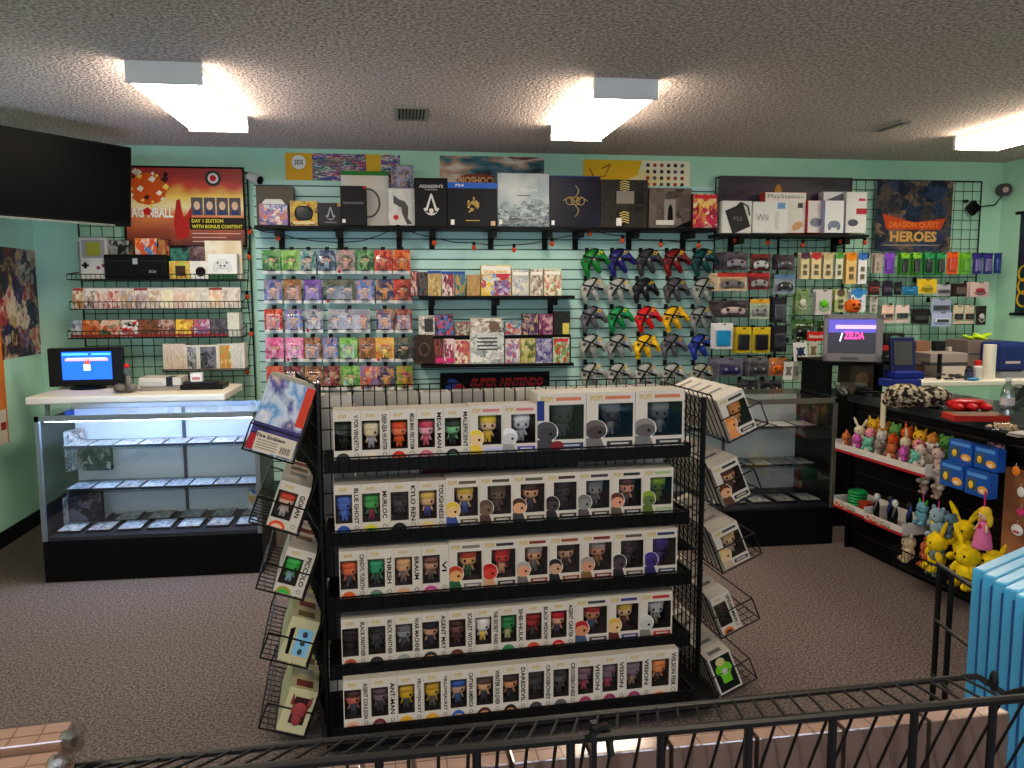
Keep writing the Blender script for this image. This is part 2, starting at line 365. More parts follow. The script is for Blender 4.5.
MB().box(-.155, .155, 0, .2, .0, .035).build('shell', BLKP, t, bevel=.006); MB().box(-.12, .1, .03, .17, .035, .05).build('lid', mt((30, 30, 32), .3), t, bevel=.004)
t = thing('small_box', 'small white box with red print on top of the black console', 'box', (p.x-.02, p.y+.05, tz+.05))
MB().box(-.035, .035, 0, .05, 0, .055).build('carton', WHT, t); MB().box(-.025, .025, -.001, 0, .01, .03).build('print', mt((190, 120, 110), .6), t)
# ---------------------------------------------------------------- wall mounted television
A = onY(135, 154, 5.62); A2 = onY(131.5, 227, 5.62); Bp = onY(0, 129.5, 4.95); B2 = onY(0, 219, 4.95)
dv = Vector((Bp.x-A.x, Bp.y-A.y, 0)); ln = dv.length; dv.normalize()
t = thing('television', 'large black flat television hung angled in the top left corner', 'television', (A2.x, A2.y, A2.z), (rd(5), 0, math.atan2(-dv.y, -dv.x)))
Ht = .495; tl = ln*1.1
MB().box(-tl, 0, 0, .05, 0, Ht).build('casing', mt((9, 9, 11), .5, 0, 0, 1, .12), t, bevel=.006)
MB().box(-tl+.015, -.015, -.002, 0, .02, Ht-.015).build('screen', mt((4, 4, 6), .4, 0, 0, 1, .06), t)
MB().box(-tl+.01, -.12, -.004, .0, -.004, .008).build('lower_trim', mt((150, 150, 152), .25, .8), t)
MB().box(-tl*.6, -tl*.4, .05, .3, Ht*.35, Ht*.6).build('wall_mount', BLKM, t)
# ---------------------------------------------------------------- security cameras
def seccam(x, y, label, d, Y=D):
    c = onY(x, y, Y)
    t = thing('security_camera', label, 'camera', c)
    MB().cyl((0, -.001, 0), (0, -.02, 0), .035, n=16).build('mount', WHT, t)
    e = Vector(d).normalized()
    MB().cyl((0, -.02, 0), (0, -.05, .0), .012, n=8).build('arm', WHT, t)
    s = Vector((0, -.05, 0)); MB().cyl(s-e*.02, s+e*.08, .032, .034, 16).build('body', mt((205, 205, 205), .5), t, smooth=False)
    MB().cyl(s+e*.08, s+e*.083, .029, n=16).build('lens', BLK, t)
seccam(253, 178, 'white bullet security camera on the back wall right of the orange poster', (.8, -.55, -.35))
c = onplane(1009, 190, Vector((XR-.001, 0, 0)), Vector((1, 0, 0)))
t = thing('security_camera', 'round dark-lensed security camera in the right wall corner', 'camera', c)
MB().cyl((0, 0, 0), (-.02, 0, 0), .04, n=16).build('mount', mt((170, 170, 168), .5), t)
e = Vector((-.35, -.93, -.1)).normalized(); q_ = Vector((-.06, -.01, 0))
MB().cyl((-.02, 0, 0), q_, .015, n=8).build('arm', mt((170, 170, 168), .5), t)
MB().cyl(q_-e*.02, q_+e*.06, .05, n=18).build('body', mt((60, 60, 62), .5), t); MB().cyl(q_+e*.06, q_+e*.064, .022, n=12).build('lens', mt((190, 160, 160), .3), t)
w1, w2, w3 = (onY(995, 205, D-.02)-c, onY(985, 206, D-.02)-c, onY(973, 208, D-.08)-c)
MB().tube([q_+Vector((0, 0, -.04)), w1, w2, w3], .005).build('cable', BLK, t); MB().obox(w3, Vector((.03, 0, .03)), Vector((0, .02, 0)), Vector((-.03, 0, .03))).build('power_plug', BLK, t)
# ---------------------------------------------------------------- posters
def poster(x0, y0, x1, y1, label, pal, Y=D-.001, sc_=4, seed=1, name='poster', frame=None):
    cx, z, w, h = rect(x0, y0, x1, y1, Y)
    t = thing(name, label, 'poster', (cx, Y, z))
    MB().box(-w/2, w/2, -.003, 0, 0, h).build('sheet', art(pal, sc_, seed, .4), t)
    if frame:
        b = MB(); f = .012
        b.box(-w/2, w/2, -.012, 0, 0, f); b.box(-w/2, w/2, -.012, 0, h-f, h); b.box(-w/2, -w/2+f, -.012, 0, 0, h); b.box(w/2-f, w/2, -.012, 0, 0, h); b.build('frame', frame, t)
    return t, w, h
YG0 = D-.05
# orange game poster
t, w, h = poster(126, 167.5, 244, 247, 'orange and red framed game poster with DAY 1 EDITION lettering beside the television', ((150, 30, 16), (200, 60, 20), (214, 90, 30), (232, 190, 80), (170, 40, 20)), Y=YG0-.014, sc_=1.3, seed=3, frame=BLK)
MB().box(-w/2+.012, w/2-.012, -.0034, -.003, .012, h-.012).build('printed_background', gradmat([(.1, (70, 24, 20)), (.3, (150, 60, 30)), (.5, (210, 120, 60)), (.62, (240, 222, 170)), (.78, (236, 200, 80)), (.9, (196, 50, 24)), (1.0, (150, 30, 20))]), t)
MB().ell((-w*.3, -.0036, h*.72), w*.16, .0006, h*.2, 20, 6).build('orange_disc', mt((206, 80, 20), .5), t)
b = MB(); random.seed(5)
for i in range(22):
    x = random.uniform(-.46, -.14)*w; z = random.uniform(.5, .95)*h; r = random.uniform(.012, .03)
    b.prism([(x-r, z), (x+r*.2, z-r*.8), (x+r, z+r*.3), (x+r*.1, z+r)], -.0045, -.003, i % 3)
b.build('shards', [mt((235, 225, 200), .5), mt((60, 26, 20), .5), mt((240, 210, 90), .5)], t)
b = MB(); b.prism([(w*(u_-.1), v_*h) for u_, v_ in ((.02, .1), (.12, .12), (.13, .3), (.2, .56), (.17, .56), (.11, .4), (.08, .38), (.06, .6), (.03, .58), (0, .3))], -.0048, -.003); b.build('printed_hand', mt((176, 32, 22), .5), t)
b = MB()
for i in range(4): b.box(w*(.05+.105*i), w*(.145+.105*i), -.005, -.003, h*.4, h*.62, 0); b.ell((w*(.097+.105*i), -.005, h*.52), .022, .001, .03, 8, 6, 1); b.box(w*(.07+.105*i), w*(.125+.105*i), -.0058, -.003, h*.41, h*.46, 2)
b.build('printed_panels', [mt((90, 80, 90), .5), mt((226, 190, 160), .5), mt((50, 60, 110), .5)], t)
MB().box(w*.03, w*.49, -.0055, -.003, h*.22, h*.37).build('black_band', mt((30, 24, 16), .5), t)
txt(t, 'DAY 1 EDITION', w*.18, h*.33, w*.26, h*.045, -.0062, mt((230, 220, 60), .5), bold=.02); txt(t, 'WITH BONUS CONTENT', w*.26, h*.26, w*.42, h*.045, -.0062, mt((230, 220, 60), .5), bold=.02)
txt(t, 'AG*NBALL', -w*.27, h*.43, w*.34, h*.13, -.0062, mt((240, 236, 226), .5), bold=.03)
MB().cyl((-w*.31, -.007, h*.44), (-w*.31, -.003, h*.44), .03, n=5).build('star', RED, t)
b = MB()
for i, l in enumerate((.4, .28, .16)): b.box(w*.05, w*(.05+l), -.0045, -.003, h*(.17-.05*i), h*(.177-.05*i))
b.build('printed_lines', mt((240, 220, 210), .5), t)
b = MB(); b.cyl((w*.24, -.0045, h*.86), (w*.24, -.003, h*.86), .055, n=24, m=0); b.cyl((w*.24, -.005, h*.86), (w*.24, -.0045, h*.86), .036, n=24, m=1); b.cyl((w*.24, -.0055, h*.86), (w*.24, -.005, h*.86), .022, n=20, m=2); b.build('round_seal', [mt((50, 46, 44), .5), mt((210, 205, 200), .5), RED], t)
# posters above shelf
t, w, h = poster(286, 155, 400, 180, 'long yellow and multicoloured game strip poster above the top shelf, the left one', ((60, 70, 150), (40, 130, 60), (220, 220, 220), (200, 60, 60), (90, 60, 140)), sc_=9, seed=2)
MB().box(-w/2, -w*.27, -.004, -.003, 0, h).build('yellow_block', mt((226, 170, 30), .5), t); MB().box(w*.2, w*.33, -.004, -.003, h*.35, h).build('yellow_block', mt((226, 180, 40), .5), t)
MB().cyl((-w*.385, -.005, h*.66), (-w*.385, -.003, h*.66), .05, n=20).build('round_spot', WHT, t); txt(t, '3DS', -w*.385, h*.66, .06, .035, -.006, BLK, bold=.02)
t, w, h = poster(440, 157.5, 544, 190, 'dark and teal BIOSHOCK poster behind the black boxes on the top shelf', ((30, 34, 40), (60, 110, 124), (190, 150, 120), (220, 210, 200), (130, 50, 40)), sc_=2.5, seed=6)
b = MB(); b.cyl((-w*.12, -.006, h*.25), (-w*.12, -.003, h*.25), 1, n=28)
for v in b.v: v.x = -w*.14+(v.x+w*.12)*w*.2; v.z = h*.29+(v.z-h*.25)*h*.2
b.build('title_plate', mt((120, 56, 24), .5), t); txt(t, 'BIOSHOCK', -w*.14, h*.29, w*.37, h*.22, -.0075, mt((226, 176, 120), .5), bold=.03)
t, w, h = poster(583, 161.5, 690, 189, 'yellow and white poster with rows of small pictures above the top shelf', ((236, 214, 130), (240, 232, 200), (244, 236, 214)), sc_=1.5, seed=7)
b = MB(); b.prism([(-w/2, 0), (-w*.28, 0), (-.0*w, h*.5), (w*.05, h), (-w/2, h)], -.004, -.003); b.build('yellow_corner', mt((236, 186, 30), .5), t)
b = MB(); random.seed(8)
for r in range(4):
    for i in range(6):
        x = w*(.1+.065*i); z = h*(.85-.22*r); MB().prism([(x-.014, z-.012), (x+.012, z-.014), (x+.016, z+.01), (x-.01, z+.014)], -.005, -.003).build('printed_picture', [mt((60, 50, 50), .5), mt((170, 60, 50), .5), mt((90, 90, 120), .5)][random.randrange(3)], t)
b = MB(); b.tube([Vector((-w*.44, -.004, h*.7)), Vector((-w*.4, -.004, h*.4)), Vector((-w*.3, -.004, h*.45)), Vector((-w*.25, -.004, h*.85)), Vector((-w*.33, -.004, h*.7))], .004); b.build('printed_outline', mt((150, 50, 20), .5), t)
# dark wide poster on right grid, hero poster
YG = D-.05
t, w, h = poster(718, 178, 852, 236, 'wide dark poster behind the console boxes on the right shelf', ((26, 24, 28), (50, 50, 62), (70, 56, 66), (34, 30, 34)), Y=YG-.01, sc_=2, seed=5, frame=mt((70, 60, 66), .5))
b = MB(); b.ell((-w*.06, -.004, h*.72), .03, .001, .07, 10, 8, 0); b.ell((-w*.08, -.004, h*.62), .03, .001, .05, 10, 8, 1); b.build('printed_figure', [mt((190, 130, 40), .5), mt((150, 110, 90), .5)], t)
t, w, h = poster(874.5, 180.5, 953.5, 250.5, 'dark blue poster lettered HEROES in gold hung on the right grid', ((24, 30, 52), (40, 56, 92), (90, 74, 62), (30, 34, 54), (120, 96, 80)), Y=YG-.012, sc_=4.5, seed=12)
txt(t, 'HEROES', 0, h*.2, w*.62, h*.15, -.0062, mt((206, 160, 90), .5), bold=.04)
tb_ = MB(); tb_.prism([(-w*.42, h*.52), (-w*.36, h*.3), (w*.36, h*.3), (w*.42, h*.46), (0, h*.4)], -.0045, -.003); tb_.build('orange_swoosh', mt((196, 70, 26), .5), t)
txt(t, 'DRAGON QUEST', 0, h*.36, w*.66, h*.1, -.0062, mt((226, 120, 50), .5), bold=.04)
MB().box(-w*.4, w*.35, -.0045, -.003, h*.07, h*.085).build('printed_line', mt((150, 140, 120), .5), t)
# left wall posters and right wall scroll
def sideposter(Xw, sgn, ya, yb, za, zb, label, pal, seed, name='poster', sc_=4):
    t = thing(name, label, 'poster', (Xw, ya, za)); 
    MB().box(*( (0, .003) if sgn > 0 else (-.003, 0)), 0, yb-ya, 0, zb-za).build('sheet', art(pal, sc_, seed, .4), t); return t
nx = Vector((1, 0, 0)); PL = Vector((XL+.001, 0, 0))
a = onplane(43.5, 353, PL, nx); c = onplane(39, 251, PL, nx); e_ = onplane(2, 357, PL, nx)
sideposter(XL+.001, 1, e_.y, a.y, a.z, c.z, 'colourful purple and cream anime poster on the left wall', ((34, 26, 60), (200, 184, 160), (150, 46, 44), (30, 24, 36), (190, 156, 100), (80, 54, 110), (40, 30, 40)), 2, sc_=3.2)
a = onplane(9, 442, PL, nx); c = onplane(0, 336, PL, nx)
t = sideposter(XL+.001, 1, a.y-.9, a.y, a.z, c.z+.05, 'orange and yellow banner with pale bottom at the left edge of the wall', ((200, 90, 30), (226, 140, 50), (236, 190, 90)), 3, sc_=1.5)
MB().box(0, .004, .02, .88, .0, .22).build('pale_bottom', mt((220, 205, 190), .5), t); MB().box(0, .005, .8, .87, .09, .14).build('red_emblem', mt((150, 40, 30), .5), t)
PR = Vector((XR-.001, 0, 0)); a = onplane(1015, 314, PR, nx); c = onplane(1020, 213, PR, nx)
t = thing('wall_scroll', 'dark wall scroll with gold rings at the right edge of the right wall', 'wall scroll', (XR-.002, a.y-.7, a.z))
MB().box(-.004, 0, 0, .7, 0, c.z-a.z).build('sheet', art(((20, 40, 50), (30, 60, 70), (40, 30, 60), (24, 40, 50)), 3, 2), t)
for z in (0, c.z-a.z): MB().cyl((-.01, -.02, z), (-.01, .74, z), .012, n=8).build('rod', BLK, t)
b = MB()
for zz in (.32, .22, .12):
    pr = [Vector((-.006, .62+.06*cos(q*pi/6), zz+.06*sin(q*pi/6))) for q in range(13)]; b.tube(pr, .008, 5)
b.build('gold_rings', mt((200, 160, 30), .5), t)
# ---------------------------------------------------------------- wall shelves
def shelf(x0, x1, ytop, Yf, label, brk, grp='black wall shelves', Yb=YS, th=.022, mount='block'):
    a = onY(x0, ytop[0], Yf); c = onY(x1, ytop[1], Yf); z = (a.z+c.z)/2
    t = thing('wall_shelf', label, 'shelf', (a.x, Yf, z), group=grp); w = c.x-a.x
    MB().box(0, w, 0, Yb-Yf, -th, 0).build('board', mt((9, 9, 11), .5, 0, 0, 1, .12), t, bevel=.002)
    for bx in brk:
        x = onY(bx, ytop[0], Yf+.03).x-a.x
        MB().prism([(0, 0)], 0, 0) if 0 else None
        b = MB(); b.box(x-.02, x+.02, .03, Yb-Yf, -th-.05, -th); b.box(x-.02, x+.02, Yb-Yf-.02, Yb-Yf, -th-.13, -th); b.build('bracket', BLK, t)
    return z
Yt = 5.92
z1 = shelf(254, 417, (225.5, 226), Yt, 'black top shelf section, the left one, with two light strings beneath', (277, 338, 399))
shelf(417.5, 566, (226, 226.5), Yt, 'black top shelf section in the middle, carrying the mountain box', (433, 494, 550))
shelf(566.5, 718, (227, 228), Yt, 'black top shelf section, the right one, above the coloured controllers', (581.5, 637, 693))
shelf(419, 575, (296, 295.5), Yt+.03, 'short black shelf holding one row of book sized games', (432, 497, 555), 'short wall shelves')
shelf(421, 574, (364.5, 363.5), Yt, 'short black shelf holding two tiers of games above the red sign', (), 'short wall shelves')
YI = Yt+.03
def ti(*a, **k): return boxitem(*a, **k)
G1 = 'collector boxes on the top shelf'
t, w, h = ti('game_box', 'tall taupe box at the left end of the top shelf', 'game box', G1, 257, 186, 293, 225, YI+.1, .12, mt((84, 76, 68), .5), mt((92, 83, 73), .5))
t, w, h = ti('game_box', 'small white and blue colourful game set before the tall taupe box', 'game box', G1, 259.5, 204, 287.5, 225, YI+.01, .07, mt((120, 110, 150), .5), art(((90, 100, 160), (230, 226, 220), (200, 120, 60), (140, 110, 170)), 4, 2))
b = MB(); b.prism([(-w*.4, h), (-w*.28, h*1.22), (w*.28, h*1.22), (w*.4, h)], 0, .06); b.build('arched_top', mt((214, 214, 208), .5), t)
t, w, h = ti('game_box', 'yellow cornered box showing a dark oval device on the top shelf', 'game box', G1, 290.5, 201, 317, 225.5, YI+.03, .1, mt((200, 190, 170), .5), art(((150, 60, 40), (210, 180, 60), (80, 30, 24)), 2.5, 3))
MB().ell((0, -.004, h*.5), w*.34, .006, h*.3, 16, 8, e=.7).build('dark_device', mt((34, 40, 42), .3), t, smooth=True); MB().box(-w*.4, w*.4, -.003, -.001, h*.06, h*.18).build('title_bar', mt((220, 200, 150), .5), t)
t, w, h = ti('game_box', 'small dark grey box with pale arrowhead crest on the top shelf', 'game box', G1, 319, 203, 342, 225.5, YI+.03, .1, mt((52, 52, 56), .5), mt((44, 44, 48), .5))
def crest(t, w, h, cz, s, m):
    b = MB(); b.prism([(-s*.62, cz-s*.7), (-s*.36, cz-s*.62), (0, cz+s*.62), (0, cz+s), (-s*.12, cz+s*.8), (-s*.5, cz-s*.36), (-s*.75, cz-s*.4)], -.003, -.001)
    b.prism([(0, cz+s), (0, cz+s*.62), (s*.36, cz-s*.62), (s*.62, cz-s*.7), (s*.75, cz-s*.4), (s*.5, cz-s*.36), (s*.12, cz+s*.8)], -.003, -.001)
    b.prism([(-s*.62, cz-s*.7), (-s*.3, cz-s*1.0), (0, cz-s*1.08), (s*.3, cz-s*1.0), (s*.62, cz-s*.7), (s*.3, cz-s*.84), (0, cz-s*.92), (-s*.3, cz-s*.84)], -.003, -.001)
    b.build('crest', m, t)
crest(t, w, h, h*.55, .045, mt((150, 156, 160), .4)); MB().box(-w*.25, w*.25, -.003, -.001, h*.12, h*.17).build('title_line', GRY, t); MB().box(w*.3, w*.5, -.003, .01, h*.85, h).build('gold_corner', GOLD, t)
t, w, h = ti('game_box', 'large white box with green top and grey ring on the top shelf', 'game box', G1, 342, 172, 388.5, 225.5, YI+.12, .14, mt((206, 200, 190), .5), mt((212, 206, 196), .5))
MB().box(-w/2, w/2, -.004, .14, h*.93, h+.002).build('green_top', mt((40, 120, 40), .5), t)
b = MB(); pr = [Vector((w*.05+.085*sin(q*pi/8), -.004, h*.42+.1*cos(q*pi/8))) for q in range(17)]; b.tube(pr, .007, 5); b.build('printed_ring', mt((110, 104, 96), .5), t)
t, w, h = ti('game_box', 'plain black narrow box with thin silver squiggle before the white box', 'game box', G1, 341, 186, 366, 225.5, YI, .1, mt((9, 9, 11), .5, 0, 0, 1, .12), mt((9, 8, 8), .4))
b = MB(); b.tube([Vector((-w*.4+w*.8*i/14, -.003, h*.57+.008*((-1)**i))) for i in range(15)], .0025, 4); b.build('silver_title', SILV, t); MB().box(-w*.44, -w*.32, -.003, -.001, h*.07, h*.16).build('rating_mark', WHT, t); MB().box(w*.38, w*.48, -.003, -.001, h*.93, h).build('red_corner', RED, t)
t, w, h = ti('game_box', 'silver white box with dark climbing figure and red seal on top shelf', 'game box', G1, 388.5, 188.5, 415, 225.5, YI+.04, .1, mt((170, 168, 162), .5), art(((196, 194, 188), (214, 212, 206), (186, 184, 178)), 2, 4))
b = MB(); b.prism([(-w*.3, h*.82), (-w*.1, h*.7), (w*.1, h*.66), (w*.25, h*.5), (w*.22, h*.2), (w*.38, h*.06), (w*.2, h*.02), (w*.02, h*.3), (-w*.02, h*.48), (-w*.3, h*.6)], -.003, -.001); b.build('printed_figure', mt((80, 76, 76), .5), t)
MB().cyl((-w*.22, -.003, h*.22), (-w*.22, -.001, h*.22), .018, n=16).build('red_seal', RED, t)
cx, z, w2, h2 = rect(391, 164.5, 413, 187.5, YI+.06)
t = thing('game_box', 'small lilac and navy game box stacked on the silver white box', 'game box', (cx, YI+.06, t.location.z+h+.001), (0, 0, 0), G1)
MB().box(-w2/2, w2/2, 0, .06, 0, h2).build('carton', mt((110, 80, 60), .5), t); MB().box(-w2/2+.002, w2/2-.002, -.001, 0, .002, h2-.002).build('cover_art', art(((60, 64, 90), (160, 160, 180), (40, 40, 66), (180, 150, 140)), 3, 9), t)
t, w, h = ti('game_box', "black box titled ASSASSIN'S CREED with white skull crest on top shelf", 'game box', G1, 415, 180, 447.5, 226, YI, .14, mt((10, 9, 9), .5), mt((18, 16, 15), .5))
txt(t, "ASSASSIN'S", 0, h*.86, w*.72, h*.07, -.003, mt((214, 212, 206), .5), bold=.02); txt(t, 'CREED', 0, h*.79, w*.4, h*.035, -.003, mt((190, 188, 180), .5))
crest(t, w, h, h*.48, .075, mt((216, 214, 208), .4)); b = MB(); b.ell((0, -.003, h*.33), .017, .002, .018, 12, 6); b.box(-.008, .008, -.004, -.001, h*.33-.026, h*.33-.01); b.build('skull', mt((216, 214, 208), .5), t)
MB().box(-w/2, w/2, .001, .13, h, h+.012).build('lid_top', BLK, t)
t, w, h = ti('game_box', 'wide black box with blue PS4 band and golden emblem on top shelf', 'game box', G1, 448, 183, 497, 226.5, YI-.02, .14, mt((18, 20, 26), .5), mt((14, 14, 18), .5))
MB().box(-w/2, w/2, -.004, .0, h*.87, h).build('blue_band', mt((36, 96, 196), .4), t); txt(t, 'PS4', -w*.26, h*.935, w*.17, h*.06, -.0052, WHT, bold=.03)
b = MB(); random.seed(11)
for i in range(26):
    a_ = random.uniform(0, 2*pi); r = random.uniform(.02, .062); x = r*cos(a_)*.62; z = h*.47+r*sin(a_); s = random.uniform(.006, .014)
    b.prism([(x, z-s), (x+s, z), (x, z+s), (x-s, z)], -.004, -.001)
b.build('gold_emblem', mt((214, 184, 96), .4), t); MB().box(-w*.14, w*.14, -.003, -.001, h*.13, h*.15).build('gold_title', GOLD, t); MB().box(-w*.44, -w*.37, -.003, -.001, h*.04, h*.16).build('rating_mark', WHT, t); MB().box(w*.37, w*.46, -.003, -.001, h*.03, h*.13).build('price_sticker', mt((214, 180, 150), .5), t)
t, w, h = ti('game_box', 'wide pale blue-grey box with snowy mountain print on top shelf', 'game box', G1, 497.5, 173.5, 549.5, 226.5, YI-.01, .16, mt((120, 140, 148), .5), art(((196, 204, 206), (166, 182, 188), (206, 210, 210)), 1.6, 3))
for zz, sd, pal in ((.42, 1, ((90, 110, 118), (190, 200, 204), (120, 140, 148))), (.2, 2, ((50, 62, 68), (170, 180, 184), (80, 96, 102)))):
    random.seed(sd+20); pts = [(-w*.49, .004)]
    for i in range(11): pts.append((-w*.49+w*.98*i/10, h*(zz+random.uniform(-.07, .1)+(.08 if i > 6 and sd == 1 else 0))))
    pts.append((w*.49, .004)); b = MB(); i0 = 0
    for q in range(len(pts)-3): b.prism([(pts[q+1][0], .004), (pts[q+2][0], .004), pts[q+2], pts[q+1]], -.003-sd*.001, -.0012)
    b.build('printed_mountains', art(pal, 7, sd), t)
txt(t, 'SKYRIM', 0, h*.68, w*.5, h*.07, -.004, mt((226, 230, 232), .5)); MB().box(-w*.12, w*.12, -.004, -.001, h*.575, h*.59).build('title_bar', mt((40, 50, 56), .5), t); MB().box(-w*.47, -w*.41, -.006, -.001, h*.04, h*.13).build('rating_mark', WHT, t)
t, w, h = ti('game_box', 'wide dark navy box with thin gold knot emblem on top shelf', 'game box', G1, 550, 177, 600.5, 227, YI-.02, .15, mt((30, 34, 60), .5), art(((18, 16, 28), (24, 22, 38), (34, 32, 56)), 1.2, 4))
b = MB(); cz_ = h*.52
for i in range(3): b.tube([Vector(((-.038+.038*i)+.03*cos(q*pi/8), -.003, cz_+.028*sin(q*pi/8))) for q in range(17)], .003, 4)
for s in (1, -1): b.tube([Vector((.024*sin(q*pi/5), -.003, cz_+s*(.03+.016*q))) for q in range(6)], .003, 4)
b.tube([Vector((-.09, -.003, cz_)), Vector((-.05, -.003, cz_+.025)), Vector((0, -.003, cz_-.01)), Vector((.05, -.003, cz_+.025)), Vector((.09, -.003, cz_))], .003, 4)
b.build('gold_knot', mt((206, 180, 110), .4, .3), t); MB().box(-w*.47, -w*.41, -.003, -.001, h*.04, h*.13).build('rating_mark', WHT, t); MB().box(-w/2, w/2, 0, .15, h, h+.006).build('blue_lid', mt((50, 80, 150), .5), t)
t, w, h = ti('game_box', 'dark crate-like box with yellow hazard stripes and pinned paper on top shelf', 'game box', G1, 600.5, 180, 648, 227.5, YI-.01, .16, mt((70, 62, 52), .6), art(((30, 28, 26), (54, 48, 42), (24, 22, 20)), 2, 6))
b = MB()
for x in (-.46, -.22, .2, .44): b.box(w*x-.006, w*x+.006, -.006, -.001, 0, h*.98)
b.box(-w/2, w/2, -.006, -.001, h*.44, h*.5); b.build('crate_ribs', mt((52, 48, 44), .5), t)
b = MB()
for zc in (.86, .22):
    for i in range(5): 
        z = h*(zc-.1+.05*i); b.prism([(-w*.1, z-.012), (0, z), (w*.1, z-.012), (w*.1, z-.004), (0, z+.008), (-w*.1, z-.004)], -.008, -.006)
b.build('hazard_stripes', mt((206, 186, 110), .5), t); MB().box(-w*.17, w*.2, -.009, -.001, h*.5, h*.76).build('pinned_paper', mt((136, 128, 120), .6), t); MB().box(-w*.17, -w*.06, -.009, -.001, h*.04, h*.2).build('rating_mark', WHT, t)
t, w, h = ti('game_box', 'grey brown box printed with dark doorway and white title on top shelf', 'game box', G1, 648.5, 188.5, 692, 228, YI+.02, .12, mt((80, 66, 60), .5), art(((96, 84, 78), (120, 108, 100), (70, 60, 56)), 3, 7))
MB().box(-w*.14, w*.12, -.003, -.001, h*.1, h*.72).build('printed_doorway', mt((150, 142, 134), .5), t); b = MB(); b.prism([(-w*.07, h*.1), (w*.07, h*.1), (w*.05, h*.5), (0, h*.62), (-w*.05, h*.5)], -.004, -.003); b.build('printed_figure', BLK, t)
MB().box(-w*.33, w*.08, -.005, -.001, h*.08, h*.2).build('white_title', mt((214, 212, 206), .5), t); b = MB(); b.prism([(w*.1, 0.005), (w*.49, .005), (w*.49, h*.2), (w*.3, h*.12)], -.005, -.001); b.build('printed_rubble', BLK, t)
t, w, h = ti('game_box', 'small pink and yellow cartoon game box at right end of top shelf', 'game box', G1, 692.5, 194, 718, 228, YI-.03, .08, mt((60, 20, 30), .5), art(((190, 40, 80), (230, 190, 60), (240, 220, 200), (150, 30, 60)), 3, 8))
MB().box(-w*.45, w*.45, -.003, -.001, h*.86, h*.97).build('title_bar', mt((200, 40, 50), .5), t)
# ---- middle shelf rows
def smalls(rows, Y, dep, grp, where, name='game_case', cat='game case'):
    for i, (x0, y0, x1, y1, cols, desc) in enumerate(rows):
        t, w, h = boxitem(name, f'{desc}, {ORD[i]} from left {where}'.replace('dark case with red-blue lower half', 'half red-blue dark case'), cat, grp, x0, y0, x1, y1, Y, dep, mt(cols[0], .5), art(cols, 4, i % 7))
        yield t, w, h, i
PB = (40, 80, 160)
r1 = [(410.5, 271, 417.5, 296, ((60, 50, 54), (180, 60, 50), (200, 190, 180)), 'narrow dark red case'),
(418, 272, 427.5, 296, ((30, 34, 36), (70, 90, 90), (120, 60, 50)), 'black and teal case'),
(428, 271, 441, 296, ((190, 160, 100), (150, 120, 70), (210, 190, 130)), 'tan case with blue top'),
(442, 271.5, 454, 296, ((220, 214, 206), (190, 60, 60), (80, 60, 80)), 'white and red case with blue top'),
(455, 271.5, 465, 296, ((60, 110, 150), (70, 120, 60), (190, 150, 90)), 'green-blue case with blue top'),
(467, 275, 480, 296, ((176, 140, 88), (196, 160, 104), (150, 116, 70)), 'plain wood-tan case'),
(481, 265, 511, 296, ((230, 190, 50), (230, 228, 216), (60, 140, 190), (190, 50, 60)), 'large yellow white and blue box'),
(512, 269.5, 529, 296, ((216, 206, 180), (120, 150, 180), (226, 220, 200)), 'cream case with blue figure'),
(530, 269, 543, 296, ((214, 204, 186), (90, 50, 44), (226, 220, 206)), 'cream case with brown figure'),
(544, 268.5, 561.5, 296, ((214, 216, 186), (120, 160, 110), (200, 90, 70), (230, 226, 210)), 'cream and green thick case')]
for t, w, h, i in smalls(r1, Yt+.08, .05, 'games on the upper short shelf', 'on the upper short shelf'):
    if i in (2, 3, 4): MB().box(-w/2, w/2, -.003, .05, h*.9, h+.001).build('blue_header', mt(PB, .4), t)
    if i == 6: MB().box(-w*.48, w*.48, -.003, -.001, h*.72, h*.97).build('white_header', mt((232, 230, 220), .4), t); txt(t, 'DUAL PACK', 0, h*.78, w*.8, h*.1, -.0042, mt((226, 170, 30), .5), bold=.04); MB().box(-w*.06, w*.46, -.004, -.001, .005, h*.5).build('inset_picture', art(((60, 40, 100), (220, 200, 230), (50, 60, 140), (200, 60, 60)), 5, 3), t)
    if i in (7, 8, 9): MB().box(-w*.42, w*.42, -.003, -.001, h*.78, h*.9).build('title_bar', mt((236, 232, 224), .5), t)
zlow = .0
lo = [(414.8, 335, 433.7, 364, ((44, 32, 24), (70, 52, 38), (40, 30, 24)), 'dark brown case with ringed emblem'),
(434, 339, 443.7, 364, ((60, 36, 34), (150, 60, 70), (110, 80, 60)), 'dark maroon case'),
(444, 339, 454, 364, ((226, 216, 214), (190, 60, 110), (80, 50, 60)), 'white and pink case'),
(454.5, 340, 470, 364, ((226, 220, 206), (200, 130, 80), (170, 60, 100)), 'white and orange case'),
(470.5, 333, 504, 364, ((200, 206, 206), (120, 128, 130), (230, 232, 230)), 'wide shiny silver box'),
(505.5, 339, 520, 363.5, ((216, 212, 210), (120, 130, 180), (190, 80, 90)), 'white blue and red case'),
(520.5, 338.5, 535.5, 363.5, ((170, 160, 70), (200, 196, 150), (90, 100, 50)), 'olive yellow case'),
(535.7, 338.5, 552, 363.5, ((80, 70, 130), (200, 196, 220), (60, 60, 110)), 'violet and white case'),
(553, 337.5, 569.5, 363.5, ((200, 200, 190), (60, 140, 50), (190, 60, 40)), 'white green and red case')]
tall = 0
